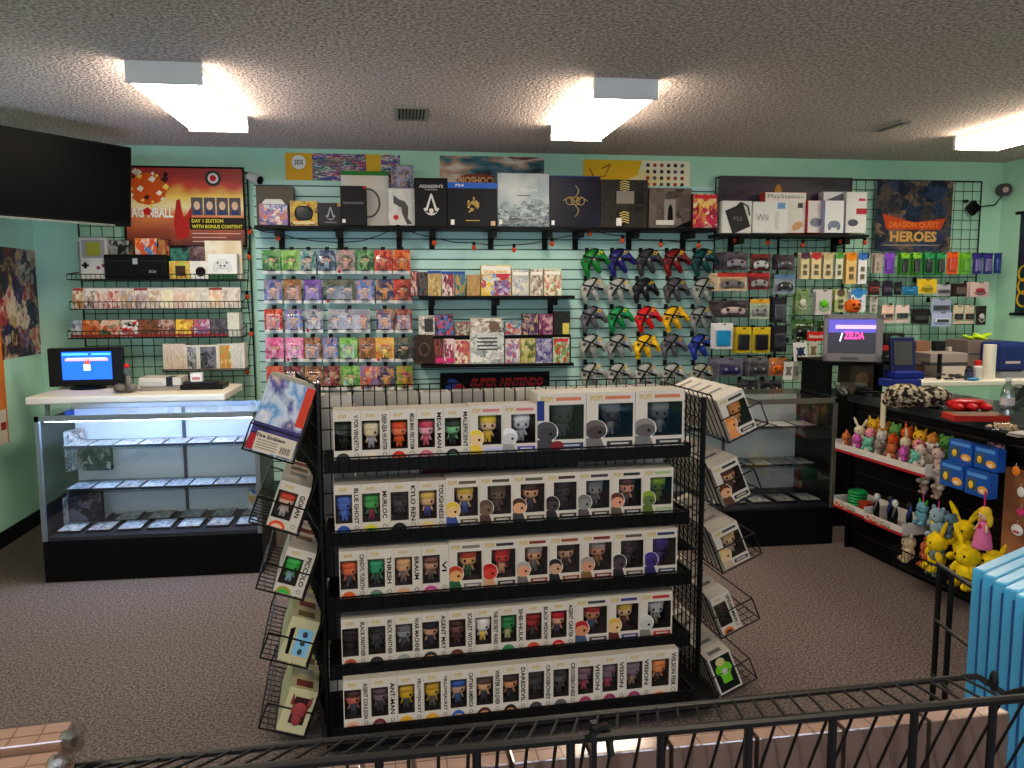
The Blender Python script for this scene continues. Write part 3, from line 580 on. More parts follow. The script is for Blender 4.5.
for t, w, h, i in smalls(lo, Yt+.03, .045, 'lower tier of games on the lower short shelf', 'in front tier of lower short shelf'):
    if i == 0: b = MB(); b.tube([Vector((.035*cos(q*pi/8), -.004, h*.5+.045*sin(q*pi/8))) for q in range(17)], .004, 4); b.build('ring_emblem', mt((110, 96, 80), .4), t)
    if i == 4:
        b = MB(); [b.box(-w*.3, w*.3, -.004, -.001, h*(.45+.12*q), h*(.5+.12*q)) for q in range(4)]; b.build('printed_title', mt((70, 76, 80), .4), t)
    if i == 8: MB().box(-w*.4, w*.4, -.003, -.001, h*.84, h*.95).build('title_bar', mt((200, 40, 60), .5), t)
    if i in (1, 2): MB().box(-w*.3, w*.5, -.003, -.001, h*.04, h*.24).build('pink_splash', mt((210, 50, 120), .5), t)
# riser behind lower tier so the upper tier is carried
zr = onY(500, 335.5, Yt+.1).z
tt = thing('display_riser', 'black display riser carrying the rear tier of games on the lower short shelf', 'riser', (onY(416, 340, Yt+.1).x, Yt+.1, onY(490, 364, Yt).z))
MB().box(0, onY(571, 340, Yt+.1).x-onY(416, 340, Yt+.1).x, 0, .1, 0, zr-tt.location.z).build('step', BLK, tt)
hi = [(419, 314.5, 434.5, 335, ((216, 210, 200), (60, 56, 56), (230, 226, 220)), 'white case with dark window'),
(435, 314, 453.5, 335.5, ((60, 40, 44), (70, 120, 190), (200, 60, 50)), 'dark case with red-blue lower half'),
(455, 321.5, 470, 335.5, ((120, 60, 60), (200, 190, 180), (90, 90, 60)), 'small mixed colour case'),
(470.5, 318, 502, 335.5, ((200, 190, 180), (80, 60, 54), (226, 220, 210)), 'wide pale case with round emblem'),
(505, 321.5, 521.5, 335.5, ((80, 130, 160), (220, 200, 180), (170, 50, 60)), 'small blue and red case'),
(522, 314, 538.3, 335.5, ((50, 36, 60), (90, 70, 120), (190, 160, 110)), 'dark purple case'),
(538.6, 314.5, 553, 335.5, ((90, 30, 60), (140, 70, 110), (190, 150, 160)), 'purple and red case'),
(553.5, 312, 570, 335.5, ((22, 22, 20), (40, 38, 30), (30, 28, 26)), 'black case with yellow patch')]
for t, w, h, i in smalls(hi, Yt+.11, .045, 'rear tier of games on the lower short shelf', 'in rear tier of lower short shelf'):
    t.location.z = zr+.001
    if i == 0: MB().box(-w*.15, w*.4, -.003, -.001, h*.2, h*.85).build('dark_window', mt((60, 58, 60), .4), t)
    if i == 3: MB().cyl((w*.25, -.003, h*.5), (w*.25, -.001, h*.5), .04, n=18).build('round_emblem', mt((110, 90, 80), .5), t)
    if i == 7: MB().box(w*.05, w*.45, -.003, -.001, 0.005, h*.5).build('yellow_patch', mt((200, 190, 90), .5), t)
# SUPER NINTENDO sign
cx, z, w, h = rect(440.5, 371.5, 549.5, 402, YS-.03)
t = thing('store_sign', 'black sign reading SUPER NINTENDO in red under the short shelves', 'sign', (cx, YS-.03, z))
MB().box(-w/2, w/2, 0, .028, 0, h).build('panel', mt((9, 9, 11), .5, 0, 0, 1, .12), t)
RS = mt((186, 34, 40), .5)
txt(t, 'SUPER', -w*.11, h*.66, w*.24, h*.3, -.002, RS, shear=.25, bold=.05); txt(t, 'NINTENDO', w*.24, h*.66, w*.4, h*.3, -.002, RS, shear=.25, bold=.05)
b = MB(); b.box(-w*.22, w*.44, -.002, 0, h*.44, h*.47); b.build('red_rule', RS, t); txt(t, 'ENTERTAINMENT SYSTEM', w*.11, h*.38, w*.6, h*.06, -.002, RS)
b = MB()
for dx, dz, m in ((-.38, .66, 0), (-.33, .52, 1), (-.4, .44, 0), (-.35, .36, 1)):
    b.ell((w*dx, -.002, h*dz), .05, .003, .028, 12, 5, m, rot=Matrix.Rotation(rd(25), 3, 'Y'))
b.build('logo_mark', [mt((50, 80, 180), .5), RS], t)
# ---------------------------------------------------------------- hanging figure cards (left of slat wall)
hookm = mt((30, 30, 32), .4, .3)
def hook(x, z, Yw, L, lab='black wire peg hook carrying hanging goods on the back wall', grp='peg hooks on the back wall'):
    t = thing('peg_hook', lab, 'hook', (x, Yw, z), group=grp)
    MB().box(-.015, .015, -.006, 0, -.02, .02).build('hook_plate', hookm, t)
    MB().tube([Vector((0, -.004, 0)), Vector((0, -L, .0)), Vector((0, -L-.01, .012))], .003, 5).build('hook_arm', hookm, t)
Yc = 6.10
FC = {'G': ((60, 140, 70), (150, 190, 130), (40, 100, 60)), 'T': ((60, 150, 150), (190, 190, 180), (60, 90, 110)), 'N': ((70, 90, 120), (150, 170, 190), (50, 60, 90)),
'K': ((150, 150, 140), (210, 160, 160), (100, 120, 100)), 'R': ((200, 40, 40), (220, 120, 90), (160, 30, 36)), 'O': ((210, 70, 40), (230, 150, 80), (190, 50, 40)),
'B': ((80, 120, 190), (180, 140, 120), (60, 80, 150)), 'W': ((130, 90, 60), (200, 140, 90), (90, 60, 50)), 'P': ((90, 60, 140), (150, 110, 190), (70, 50, 120)),
'S': ((140, 140, 150), (190, 190, 190), (90, 90, 110)), 'V': ((50, 70, 130), (210, 150, 90), (40, 50, 100)), 'I': ((230, 110, 170), (240, 170, 200), (210, 80, 130)),
'D': ((40, 70, 60), (120, 120, 100), (30, 40, 44)), 'Y': ((226, 170, 60), (240, 210, 120), (210, 120, 50)), 'L': ((110, 180, 70), (170, 210, 120), (80, 150, 60)), 'M': ((60, 50, 60), (150, 60, 60), (180, 140, 110)), 'A': ((120, 130, 200), (210, 90, 60), (230, 180, 130)), 'Z': ((130, 170, 60), (230, 170, 60), (210, 80, 130))}
FN = dict(G='green', T='teal', N='slate blue', K='grey and pink', R='red', O='orange red', B='blue', W='brown', P='purple', S='grey', V='navy', I='pink', D='dark green', Y='yellow', L='bright green', M='maroon', A='blue and red', Z='yellow-green')
rows = [(250, 274, [(262.5, 280, 'G'), (282, 299.5, 'L'), (300, 315.5, 'T'), (318, 335, 'N'), (336.5, 355, 'K'), (356.5, 373, 'G'), (374.5, 391.5, 'R'), (393, 410, 'O')]),
(279.5, 303.5, [(264.5, 281.5, 'B'), (284, 301, 'W'), (304, 321, 'P'), (323.5, 355, 'D2'), (356.5, 374, 'B'), (376.5, 393, 'V'), (394, 411.5, 'R')]),
(309, 333, [(265, 282, 'R'), (285.5, 302, 'B'), (305.5, 322.5, 'S'), (328.5, 369.8, 'S3'), (376.5, 393, 'V'), (395, 412, 'M')]),
(337.5, 362, [(266, 283, 'I'), (286, 303, 'I'), (304, 321, 'W'), (323, 338, 'B'), (339.7, 357, 'L'), (359, 375.5, 'W'), (376, 393.7, 'Y'), (395, 412.5, 'D')]),
(366, 390.5, [(267, 283, 'R'), (286, 303, 'M'), (305.5, 322.5, 'W'), (324, 340.5, 'M'), (341.5, 359.7, 'L'), (360.5, 377, 'A'), (377.5, 393.7, 'V'), (397, 412.5, 'Z')]),
(394.5, 418, [(343, 359, 'S'), (361, 377, 'B'), (379, 395, 'I')])]
RW = ['top', 'second', 'third', 'fourth', 'fifth', 'sixth']
for ri, (y0, y1, cs) in enumerate(rows):
    for ci, (x0, x1, kk) in enumerate(cs):
        k = kk[0]; n = int(kk[1]) if len(kk) > 1 else 1
        cx, z, w, h = rect(x0, y0, x1, y1, Yc)
        sz = {1: 'single figure', 2: 'double figure', 3: 'triple figure'}[n]
        t = thing('figure_card', f'{FN[k]} carded {sz}, {ORD[ci]} from left in {RW[ri]} row of figure cards', 'figure card', (cx, Yc, z), (rd(-2), 0, rd(random.uniform(-3, 3))), 'carded figures hanging on the slat wall')
        MB().box(-w/2, w/2, 0, .003, .0, h).build('backing_card', art(FC[k], 3.5, (ri*7+ci) % 9), t)
        MB().box(-w/2, w/2, -.004, -.001, 0, h*.13).build('name_strip', mt((226, 226, 222), .5), t)
        b = MB(); b.box(-w*.05, w*.05, 0, .003, h, h+.012); b.build('hang_tab', BLK, t)
        if (ri+ci) % 5 == 4: MB().cyl((-w*.36, -.006, h*.1), (-w*.36, -.004, h*.1), .011, n=12).build('red_seal', RED, t)
        for q in range(n):
            ox = (q-(n-1)/2)*w/n; b = MB(); ww = w/n; kq = FC[k] if n < 3 or q < 2 else FC['O']
            b.ell((ox, -.022, h*.62), ww*.17, .015, h*.1, 10, 6, 0); b.ell((ox, -.022, h*.68), ww*.2, .016, h*.07, 10, 6, 1)
            b.ell((ox, -.022, h*.42), ww*.16, .014, h*.15, 10, 6, 2); b.cyl((ox-ww*.09, -.022, h*.18), (ox-ww*.06, -.022, h*.34), .006, n=6, m=2); b.cyl((ox+ww*.1, -.022, h*.18), (ox+ww*.06, -.022, h*.34), .006, n=6, m=2)
            b.cyl((ox-ww*.3, -.022, h*.5), (ox-ww*.1, -.022, h*.48), .007, n=6, m=0); b.cyl((ox+ww*.26, -.022, h*.6), (ox+ww*.1, -.022, h*.48), .007, n=6, m=0)
            b.cyl((ox, -.022, h*.13), (ox, -.022, h*.17), ww*.22, n=12, m=3)
            b.build('toy_figure', [mt((218, 178, 150), .5), mt(kq[2], .5), mt(kq[1], .5), DGR], t, smooth=True)
        MB().box(-w*.42, w*.42, -.042, -.001, h*.13, h*.78).build('blister', CLR, t, bevel=.006)
        hook(cx, z+h+.006, YS, YS-Yc+.02, f'black peg hook, {ORD[ci]} from left in {RW[ri]} row of figure cards')
# ---------------------------------------------------------------- game controllers (right of slat wall)
def controller(cx, cz, col, dark, label, Y=6.06, s=1.0, rz=0):
    t = thing('game_controller', label, 'game controller', (cx, Y, cz), (0, rd(rz), 0), 'three-pronged game controllers hanging on the slat wall')
    cm = mt(col, .35); b = MB()
    b.ell((0, 0, .012), .06*s, .03, .046*s, 16, 10, 0, .9)
    for sx in (-1, 1): b.ell((sx*.05*s, 0, .008), .034*s, .024, .032*s, 12, 8)
    for sx, L in ((-1, .07), (0, .085), (1, .07)):
        x = sx*.062*s; x2 = sx*.076*s; b.cyl((x*.9, 0, .0), (x2, -.006, -L*s), .026*s, .017*s, 10); b.ell((x2, -.006, -L*s), .017*s, .017*s, .017*s, 8, 6)
    b.build('shell', cm, t, smooth=True)
    b = MB(); b.cyl((0, -.024, .0), (0, -.032, .0), .016*s, n=12, m=0); b.cyl((0, -.03, 0), (0, -.045, 0), .006, .009, n=8, m=1); b.build('thumbstick', [mt((110, 110, 112), .4), mt((200, 200, 200), .4)], t)
    b = MB()
    for dx, dz, m in ((.045, .012, 0), (.056, .022, 0), (.056, .0, 0), (.066, .012, 0), (.036, -.002, 1), (.03, .01, 2)): b.cyl((dx*s, -.02, dz*s), (dx*s, -.027, dz*s), .0055*s, n=8, m=m)
    b.build('buttons', [mt((220, 190, 50), .4), mt((40, 70, 190), .4), mt((40, 150, 70), .4)], t)
    b = MB(); b.box(-.062*s, -.038*s, -.026, -.02, .008*s, .016*s); b.box(-.054*s, -.046*s, -.026, -.02, 0, .024*s); b.build('direction_pad', DGR, t)
    b = MB(); b.tube([Vector((-.06*s, -.036, -.035*s)), Vector((-.02*s, -.04, .0)), Vector((.05*s, -.036, .04*s)), Vector((.035*s, 0, .055*s)), Vector((-.02*s, .025, .05*s)), Vector((-.05*s, -.02, .045*s)), Vector((0, -.042, .005)), Vector((.06*s, -.034, -.04*s)), Vector((.03*s, .03, -.03*s)), Vector((-.03*s, .03, -.03*s)), Vector((-.06*s, -.03, -.04*s))], .006, 6)
    b.build('wrapped_cable', BLK, t)
LG, MG, VG = (158, 160, 158), (84, 84, 88), (92, 92, 106)
CN = [(258, [(593, (26, 120, 50), 'see-through green'), (618.5, (36, 32, 110), 'deep violet'), (647.5, (54, 56, 60), 'smoky dark grey'), (674, (120, 26, 30), 'see-through dark red'), (702, (20, 70, 70), 'dark teal and lime')]),
(286.5, [(591.7, LG, 'light grey'), (618, LG, 'light grey'), (643.7, (30, 30, 36), 'black'), (674.7, (78, 74, 80), 'charcoal'), (703, LG, 'light grey')]),
(315, [(591.7, VG, 'violet grey'), (618, (18, 132, 70), 'solid green'), (646, (206, 26, 30), 'bright red'), (673, (232, 178, 24), 'yellow'), (700, (130, 134, 134), 'mid grey')]),
(342.6, [(591, LG, 'light grey'), (618, (140, 144, 146), 'light grey'), (645, (232, 184, 24), 'yellow'), (672, VG, 'violet grey'), (699.5, (40, 60, 160), 'blue')]),
(371.5, [(591, LG, 'light grey'), (618, LG, 'light grey'), (645.5, LG, 'light grey'), (672, LG, 'light grey'), (700.5, (150, 150, 140), 'light grey')])]
random.seed(4)
for ri, (cy, cs) in enumerate(CN):
    for ci, (px, col, nm) in enumerate(cs):
        p = onY(px, cy+1, 6.06)
        controller(p.x, p.z, col, False, f'{nm} three-pronged game controller, {ORD[ci]} from left in {RW[ri]} row of controllers', s=1.13+.06*(ri == 0), rz=random.uniform(-32, -16))
        hook(p.x-.02, p.z+.07, YS, .13, f'black peg hook, {ORD[ci]} from left in {RW[ri]} row of controllers')
        if ri == 0 and ci == 4: 
            pass
# ---------------------------------------------------------------- wire grid panels
def gridpanel(x0, x1, ytop, zbot, label, divs, Y=YG):
    a = onY(x0, ytop, Y); c = onY(x1, ytop, Y); zt_ = a.z; w = c.x-a.x
    t = thing('grid_panel', label, 'grid panel', (a.x, Y, zbot), group='black wire grid panels on the back wall'); H = zt_-zbot
    b = MB(); n = int(round(w/.0762)); m = int(H/.0762)
    for i in range(n+1): b.cyl((w*i/n, 0, 0), (w*i/n, 0, H), .0028, n=4)
    for j in range(m+1): b.cyl((0, .004, H-.0762*j), (w, .004, H-.0762*j), .0028, n=4)
    b.build('wire_mesh', BLKM, t)
    b = MB()
    for x in (0, w): b.cyl((x, 0, 0), (x, 0, H), .006, n=6)
    for z in (0, H): b.cyl((0, 0, z), (w, 0, z), .006, n=6)
    b.build('border_wire', BLKM, t); 
    for x in (.1*w, .9*w):
        for z in (.1*H, .9*H): MB().box(x-.01, x+.01, 0, D-Y-.003, z-.01, z+.01).build('wall_bracket', BLKM, t)
    return t
gridpanel(75, 247, 170, .55, 'black wire grid panel left of the slat wall behind the games', 1)
gridpanel(716, 780, 177.5, .62, 'black wire grid panel, leftmost of three right of the slat wall', 1)
gridpanel(781, 846.5, 177.8, .62, 'black wire grid panel, middle of three right of the slat wall', 1)
gridpanel(847.5, 982, 179.5, .95, 'black wire grid panel, rightmost, behind the hero poster', 1)
# baskets on left grid
def wirebasket(x0, x1, ybot, label, Yf=5.95, hh=.05, grp='wire shelf baskets on the left grid panel'):
    a = onY(x0, ybot, Yf); c = onY(x1, ybot, Yf); w = c.x-a.x; dp = YG-.01-Yf
    t = thing('wire_basket', label, 'wire basket', (a.x, Yf, (a.z+c.z)/2), group=grp); 
    b = MB(); n = int(w/.03)
    for i in range(n+1): x = w*i/n; b.tube([Vector((x, dp, .0)), Vector((x, 0, 0)), Vector((x, -.005, hh))], .002, 4)
    b.build('wires', BLKM, t)
    b = MB()
    for p, q in (((0, 0, 0), (w, 0, 0)), ((0, -.005, hh), (w, -.005, hh)), ((0, dp, 0), (w, dp, 0)), ((0, 0, 0), (0, dp, 0)), ((w, 0, 0), (w, dp, 0)), ((0, -.005, hh), (0, dp, hh*1.6)), ((w, -.005, hh), (w, dp, hh*1.6)), ((0, dp, 0), (0, dp, hh*1.6)), ((w, dp, 0), (w, dp, hh*1.6))): b.cyl(p, q, .0035, n=5)
    b.build('rim', BLKM, t); return (a.z+c.z)/2
zA = wirebasket(67, 242, 279.5, 'black wire basket, top one on the left grid, with the black carry case', 5.9, .035)
zB = wirebasket(70, 243, 309, 'black wire basket, middle one on the left grid, with pale game cases', 5.95)
zC = wirebasket(68, 242, 338, 'black wire basket, lowest on the left grid, with dark game cases', 5.95)
GL = 'goods in the top basket of the left grid'
# handheld console shaped prop
cx, z, w, h = rect(79.5, 239, 106, 277.5, 5.93)
t = thing('giant_handheld_console', 'large grey handheld game console with yellow-green screen in the top left basket', 'handheld console', (cx, 5.93, zA+.004), (0, 0, rd(3)))
h = .28; MB().box(-w/2, w/2, 0, .05, 0, h).build('shell', mt((196, 192, 182), .5), t, bevel=.012)
MB().box(-w*.36, w*.42, -.003, 0, h*.5, h*.93).build('screen_frame', mt((150, 146, 140), .5), t); MB().box(-w*.2, w*.26, -.005, 0, h*.56, h*.88).build('screen', mt((150, 148, 40), .3), t)
b = MB(); b.box(-w*.38, -w*.14, -.008, 0, h*.3, h*.35); b.box(-w*.3, -w*.22, -.008, 0, h*.25, h*.4); b.build('direction_pad', BLK, t)
b = MB(); b.cyl((w*.18, 0, h*.27), (w*.18, -.008, h*.27), .012, n=12); b.cyl((w*.36, 0, h*.32), (w*.36, -.008, h*.32), .012, n=12); b.build('buttons', mt((120, 40, 80), .4), t)
MB().box(-w*.49, -w*.42, -.002, 0, h*.05, h*.9).build('side_stripe', mt((120, 118, 118), .5), t)
cx, z, w, h = rect(104.5, 256.5, 166, 281, 5.9)
t = thing('carry_case', 'long black hard carry case with clasp in the top left basket', 'carry case', (cx, 5.905, zA+.004))
MB().box(-w/2, w/2, 0, .12, 0, h).build('case', mt((9, 9, 11), .5, 0, 0, 1, .12), t, bevel=.01); MB().box(-w/2-.001, w/2+.001, -.001, .02, h*.72, h*.75).build('lid_seam', mt((40, 38, 38), .5), t)
MB().box(-.015, .015, -.008, 0, h*.6, h*.84).build('clasp', SILV, t); txt(t, 'SEGA', w*.27, h*.3, w*.12, h*.1, -.003, SILV)
def gi(lbl, x0, y0, x1, y1, Y, dep, cols, sc_=3.5, seed=1, nm='game_box'):
    t, w, h = boxitem(nm, lbl, 'game box', GL, x0, y0, x1, y1, Y, dep, mt(cols[0], .5), art(cols, sc_, seed)); t.location.z = zA+.004
    return t, w, (onY(x0, y0, Y).z-zA)
t, w, h = gi('black and white box behind the black carry case in top left basket', 108, 239, 129, 278, 6.06, .04, ((30, 30, 30), (190, 190, 190), (60, 60, 60)), 3, 2)
gi('small dark box behind the carry case, left of the orange comic box', 130, 243, 137, 278, 6.05, .04, ((40, 36, 36), (110, 90, 60)), 3, 3)
gi('orange and red comic style box behind the carry case in top left basket', 136.5, 237, 157.5, 278, 6.04, .04, ((230, 120, 40), (220, 50, 50), (240, 220, 200), (60, 120, 180)), 3.5, 4)
gi('dark red multicoloured box right of the orange comic box', 158, 238, 169, 278, 6.04, .04, ((60, 30, 24), (170, 60, 40), (180, 140, 80)), 3.5, 5)
gi('teal black box behind the yellow box in top left basket', 170, 247, 189, 278, 6.05, .04, ((30, 60, 60), (70, 140, 130), (26, 24, 22)), 2.5, 6)
t, w, h = gi('yellow green box with dark window in front row of top left basket', 169.5, 257, 189, 275, 5.94, .07, ((196, 190, 90), (210, 120, 50), (150, 190, 80)), 3, 7)
MB().box(-w*.2, w*.3, -.003, -.001, .02, .09).build('dark_window', mt((60, 40, 20), .4), t)
t, w, h = gi('white box with black device picture in front row of top left basket', 190, 258, 209, 276, 5.94, .07, ((220, 216, 206), (230, 226, 216)), 2, 8)
MB().cyl((w*.05, -.003, .05), (w*.05, -.001, .05), .035, n=8).build('printed_device', BLK, t)
gi('dark picture box behind the white device box in top left basket', 190, 245, 207, 278, 6.05, .04, ((60, 50, 56), (150, 120, 120), (50, 44, 60)), 3, 9)
t, w, h = gi('tall cream and white box at the right back of top left basket', 206, 239.5, 241, 278, 6.04, .05, ((226, 210, 180), (240, 236, 220), (216, 170, 140)), 1.5, 10)
t, w, h = gi('white game controller box with green base at right of top left basket', 208.5, 252, 236.5, 277, 5.92, .09, ((222, 222, 220), (228, 228, 226)), 1, 11)
MB().box(-w/2, w/2, -.004, .0, 0, .028).build('green_base', mt((40, 90, 50), .5), t)
b = MB(); b.ell((0, -.004, .1), .055, .003, .035, 14, 6, 0); b.ell((-.045, -.004, .075), .018, .003, .03, 10, 6, 0); b.ell((.045, -.004, .075), .018, .003, .03, 10, 6, 0)
for dx, dz in ((-.03, .11), (.03, .11), (-.012, .09), (.014, .09)): b.cyl((dx, -.008, dz), (dx, -.006, dz), .007, n=8, m=1)
b.build('printed_controller', [mt((206, 206, 206), .5), DGR], t)
# cases in basket rows B, C
bB = [72, 83, 94, 107.5, 120, 133.5, 147, 160.5, 173, 185.5, 197, 208.5, 222, 240]
colB = [(('orange brown'), (170, 110, 50), (200, 170, 110)), ('taupe', (120, 90, 84), (150, 130, 120)), ('white and red', (220, 200, 190), (190, 90, 70)), ('brick red', (190, 100, 84), (210, 160, 140)), ('tan and blue', (190, 150, 110), (150, 170, 190)), ('grey red-topped', (160, 130, 124), (196, 180, 176)), ('warm beige', (190, 160, 130), (220, 200, 180)), ('bright cream', (240, 232, 200), (226, 210, 170)), ('pink beige', (214, 180, 160), (226, 196, 180)), ('cream', (226, 210, 184), (206, 180, 160)), ('pale grey', (214, 206, 190), (180, 170, 160)), ('red topped cream', (210, 170, 130), (226, 200, 170)), ('white and grey', (206, 196, 186), (160, 140, 134))]
for i in range(13):
    nm, c1, c2 = colB[i]
    t, w, h = boxitem('game_case', f'{nm} game case, {ORD[i]} from left in the middle basket of left grid', 'game case', 'game cases in the middle left basket', bB[i]+.3, 286.5, bB[i+1]-.3, 308, 5.97, .016, mt((206, 204, 200), .4), art((c1, c2, (232, 222, 208), c1), 3, i), tilt=rd(-12), rz=rd(4))
    t.location.z = zB+.004
    MB().box(-w/2+.003, w/2-.003, -.0025, -.001, h*.86, h*.96).build('title_bar', mt((170, 50, 50) if nm.startswith('red') or i in (0, 5) else (236, 228, 214), .4), t)
bC = [70, 81.5, 99, 119.5, 138, 157.5, 175, 193, 210, 227.5]
colC = [('blue silver', (110, 130, 150), (190, 190, 190), (90, 90, 110)), ('orange and brown', (190, 90, 40), (90, 50, 34), (220, 140, 90)), ('red and white', (190, 60, 46), (220, 190, 160), (60, 90, 50)), ('black white and red', (30, 26, 26), (226, 226, 220), (170, 30, 30)), ('dark brown', (90, 60, 40), (150, 80, 50), (50, 60, 50)), ('brown and grey', (130, 80, 66), (190, 160, 150), (80, 60, 60)), ('yellow and red', (230, 200, 60), (160, 60, 50), (236, 214, 90)), ('purple and red', (120, 90, 130), (190, 80, 80), (190, 180, 200)), ('dark slate', (70, 66, 76), (100, 96, 104), (56, 52, 60))]
for i in range(9):
    nm = colC[i][0]
    t, w, h = boxitem('game_case', f'{nm} game case, {ORD[i]} from left in the lowest basket of left grid', 'game case', 'game cases in the lowest left basket', bC[i]+.4, 318.5, bC[i+1]-.4, 337, 5.97, .02, mt((36, 34, 38), .4), art(colC[i][1:], 3, i+3), tilt=rd(-12), rz=rd(2))
    t.location.z = zC+.004
    MB().box(-w/2+.002, w/2-.002, -.0025, -.001, .006, .022).build('red_edge', mt((150, 50, 50), .4), t)
for i in range(3):
    x0 = 228+i*3.7
    t, w, h = boxitem('game_case', f'white spined upright game, {ORD[i]} from left at right end of the lowest basket', 'game case', 'white spines at the end of the lowest left basket', x0, 312, x0+3.3, 336, 5.96, .13, mt((216, 214, 206), .4), art(((226, 224, 216), (190, 190, 150), (226, 224, 216)), 5, i))
    t.location.z = zC+.004
zD = wirebasket(163, 245.5, 371, 'small black wire shelf on the left grid holding white spined games', 5.97, .012)
for i in range(8):
    x0 = 163.5+i*2.75
    t, w, h = boxitem('game_case', f'white spined upright game, {ORD[i]} from left on the small wire shelf', 'game case', 'white spines on the small wire shelf', x0, 341, x0+2.5, 368, 5.98, .13, mt((222, 216, 204), .4), art(((226, 220, 208), (196, 150, 120), (230, 226, 214)), 6, i))
    t.location.z = zD+.004
for i, (x0, x1, y0, y1, nm, c, fr) in enumerate([(186, 197.5, 343, 368.5, 'silver black', ((90, 90, 96), (190, 190, 190), (60, 60, 66)), (210, 206, 200)), (199, 217.5, 344.5, 370, 'white framed dark picture', ((36, 36, 40), (130, 130, 140), (60, 60, 64)), (222, 214, 200)), (218.5, 232, 342.5, 369, 'yellow green picture', ((150, 160, 70), (216, 120, 60), (230, 210, 150)), (210, 206, 200))]):
    t, w, h = boxitem('game_case', f'{nm} game case facing out on the small wire shelf', 'game case', 'cases facing out on the small wire shelf', x0, y0, x1, y1, 5.98, .02, mt(fr, .4), art(c, 3.5, i), inset=.012)
    t.location.z = zD+.004
for i in range(4):
    x0 = 232.6+i*2.9
    t, w, h = boxitem('game_case', f'white spined upright game, {ORD[i]} from left at right end of small wire shelf', 'game case', 'white spines right on the small wire shelf', x0, 339.5, x0+2.6, 366, 5.98, .13, mt((222, 216, 204), .4), art(((226, 222, 210), (170, 170, 160), (230, 226, 214)), 6, i))
    t.location.z = zD+.004
# ---------------------------------------------------------------- right shelf with console boxes
zS = shelf(720, 869, (233.5, 234.5), 5.9, 'black shelf on the right grid carrying white console boxes', (742, 848), 'black wall shelves', Yb=YG-.006)
GR_ = 'console boxes on the right shelf'
def ri_(lbl, x0, y0, x1, y1, Y, dep, side, front):
    t, w, h = boxitem('console_box', lbl, 'console box', GR_, x0, y0, x1, y1, Y, dep, side, front); return t, w, h
t, w, h = ri_('white box with tilted black console and cable loop, leftmost on right shelf', 722, 201, 752, 233, 5.91, .1, WHT, mt((222, 220, 216), .5))
b = MB(); b.obox(Vector((w*.02, -.003, h*.45)), Vector((w*.3, 0, h*.12)), Vector((0, .002, 0)), Vector((-w*.14, 0, h*.36))); b.build('printed_console', mt((44, 42, 42), .4), t)
b = MB(); b.tube([Vector((-w*.05, -.006, h*.8)), Vector((w*.1, -.006, h*.95)), Vector((w*.35, -.006, h*.85)), Vector((w*.42, -.006, h*.55))], .005); b.build('printed_cable', BLK, t)
txt(t, 'PS2', w*.02, h*.45, w*.3, h*.12, -.0065, GRY)
t, w, h = ri_('wide white box lettered Wii on the right shelf', 752.5, 202, 788, 233, 5.92, .1, WHT, mt((224, 224, 220), .5))
txt(t, 'Wii', -w*.24, h*.5, w*.36, h*.2, -.003, mt((130, 132, 136), .5)); MB().box(w*.14, w*.24, -.003, -.001, h*.12, h*.68).build('printed_console', mt((206, 206, 204), .5), t); MB().box(w*.2, w*.42, -.003, -.001, h*.78, h*.97).build('blue_label', mt((110, 150, 200), .5), t)
t, w, h = ri_('tall white box lettered PlayStation behind the Wii box', 764, 192.5, 806.5, 233, 6.0, .1, mt((190, 60, 50), .5), mt((226, 222, 214), .5))
txt(t, 'PlayStation', -w*.0, h*.88, w*.88, h*.13, -.003, mt((120, 116, 116), .5)); MB().box(w*.3, w*.42, -.003, -.001, h*.62, h*.74).build('dark_label', DGR, t)
b = MB(); b.ell((w*.3, -.003, h*.18), .05, .001, .03, 12, 4, rot=Matrix.Rotation(rd(-30), 3, 'Y')); b.build('printed_controller', mt((206, 160, 110), .5), t)
t, w, h = ri_('white and red box with grey controller picture on the right shelf', 807, 200.5, 822, 233, 5.97, .08, mt((190, 50, 50), .5), mt((220, 214, 208), .5))
MB().ell((w*.1, -.003, h*.33), .05, .001, .035, 12, 4).build('printed_controller', mt((120, 124, 140), .5), t)
t, w, h = ri_('tall white box with dark slanted top panel on the right shelf', 822, 192, 853, 233, 6.03, .08, mt((200, 200, 206), .5), mt((216, 216, 220), .5))
b = MB(); b.prism([(-w*.45, h*.78), (w*.2, h*.98), (w*.48, h*.5), (w*.48, h*.4)], -.003, -.001); b.build('dark_panel', mt((90, 90, 100), .5), t)
t, w, h = ri_('white box with blue-grey controller picture, front one on the right shelf', 824, 200.5, 844.5, 233, 5.92, .08, mt((160, 160, 200), .5), mt((222, 222, 224), .5))
b = MB(); b.ell((0, -.003, h*.27), .05, .001, .028, 12, 4); b.ell((-.035, -.003, h*.2), .016, .001, .03, 8, 4); b.ell((.035, -.003, h*.2), .016, .001, .03, 8, 4); b.build('printed_controller', mt((110, 122, 142), .5), t)
t, w, h = ri_('white box with red band and dark controller, rightmost on right shelf', 845, 192, 867.5, 233, 5.98, .1, mt((206, 204, 204), .5), mt((226, 224, 222), .5))
MB().box(-w*.0, w*.5, -.003, -.001, h*.46, h*.6).build('red_band', mt((180, 40, 60), .5), t); MB().box(w*.1, w*.4, -.003, -.001, h*.78, h*.84).build('red_title', mt((180, 60, 70), .5), t)
b = MB(); b.ell((-w*.15, -.004, h*.25), .045, .001, .028, 12, 4); b.build('printed_controller', mt((80, 84, 100), .5), t)
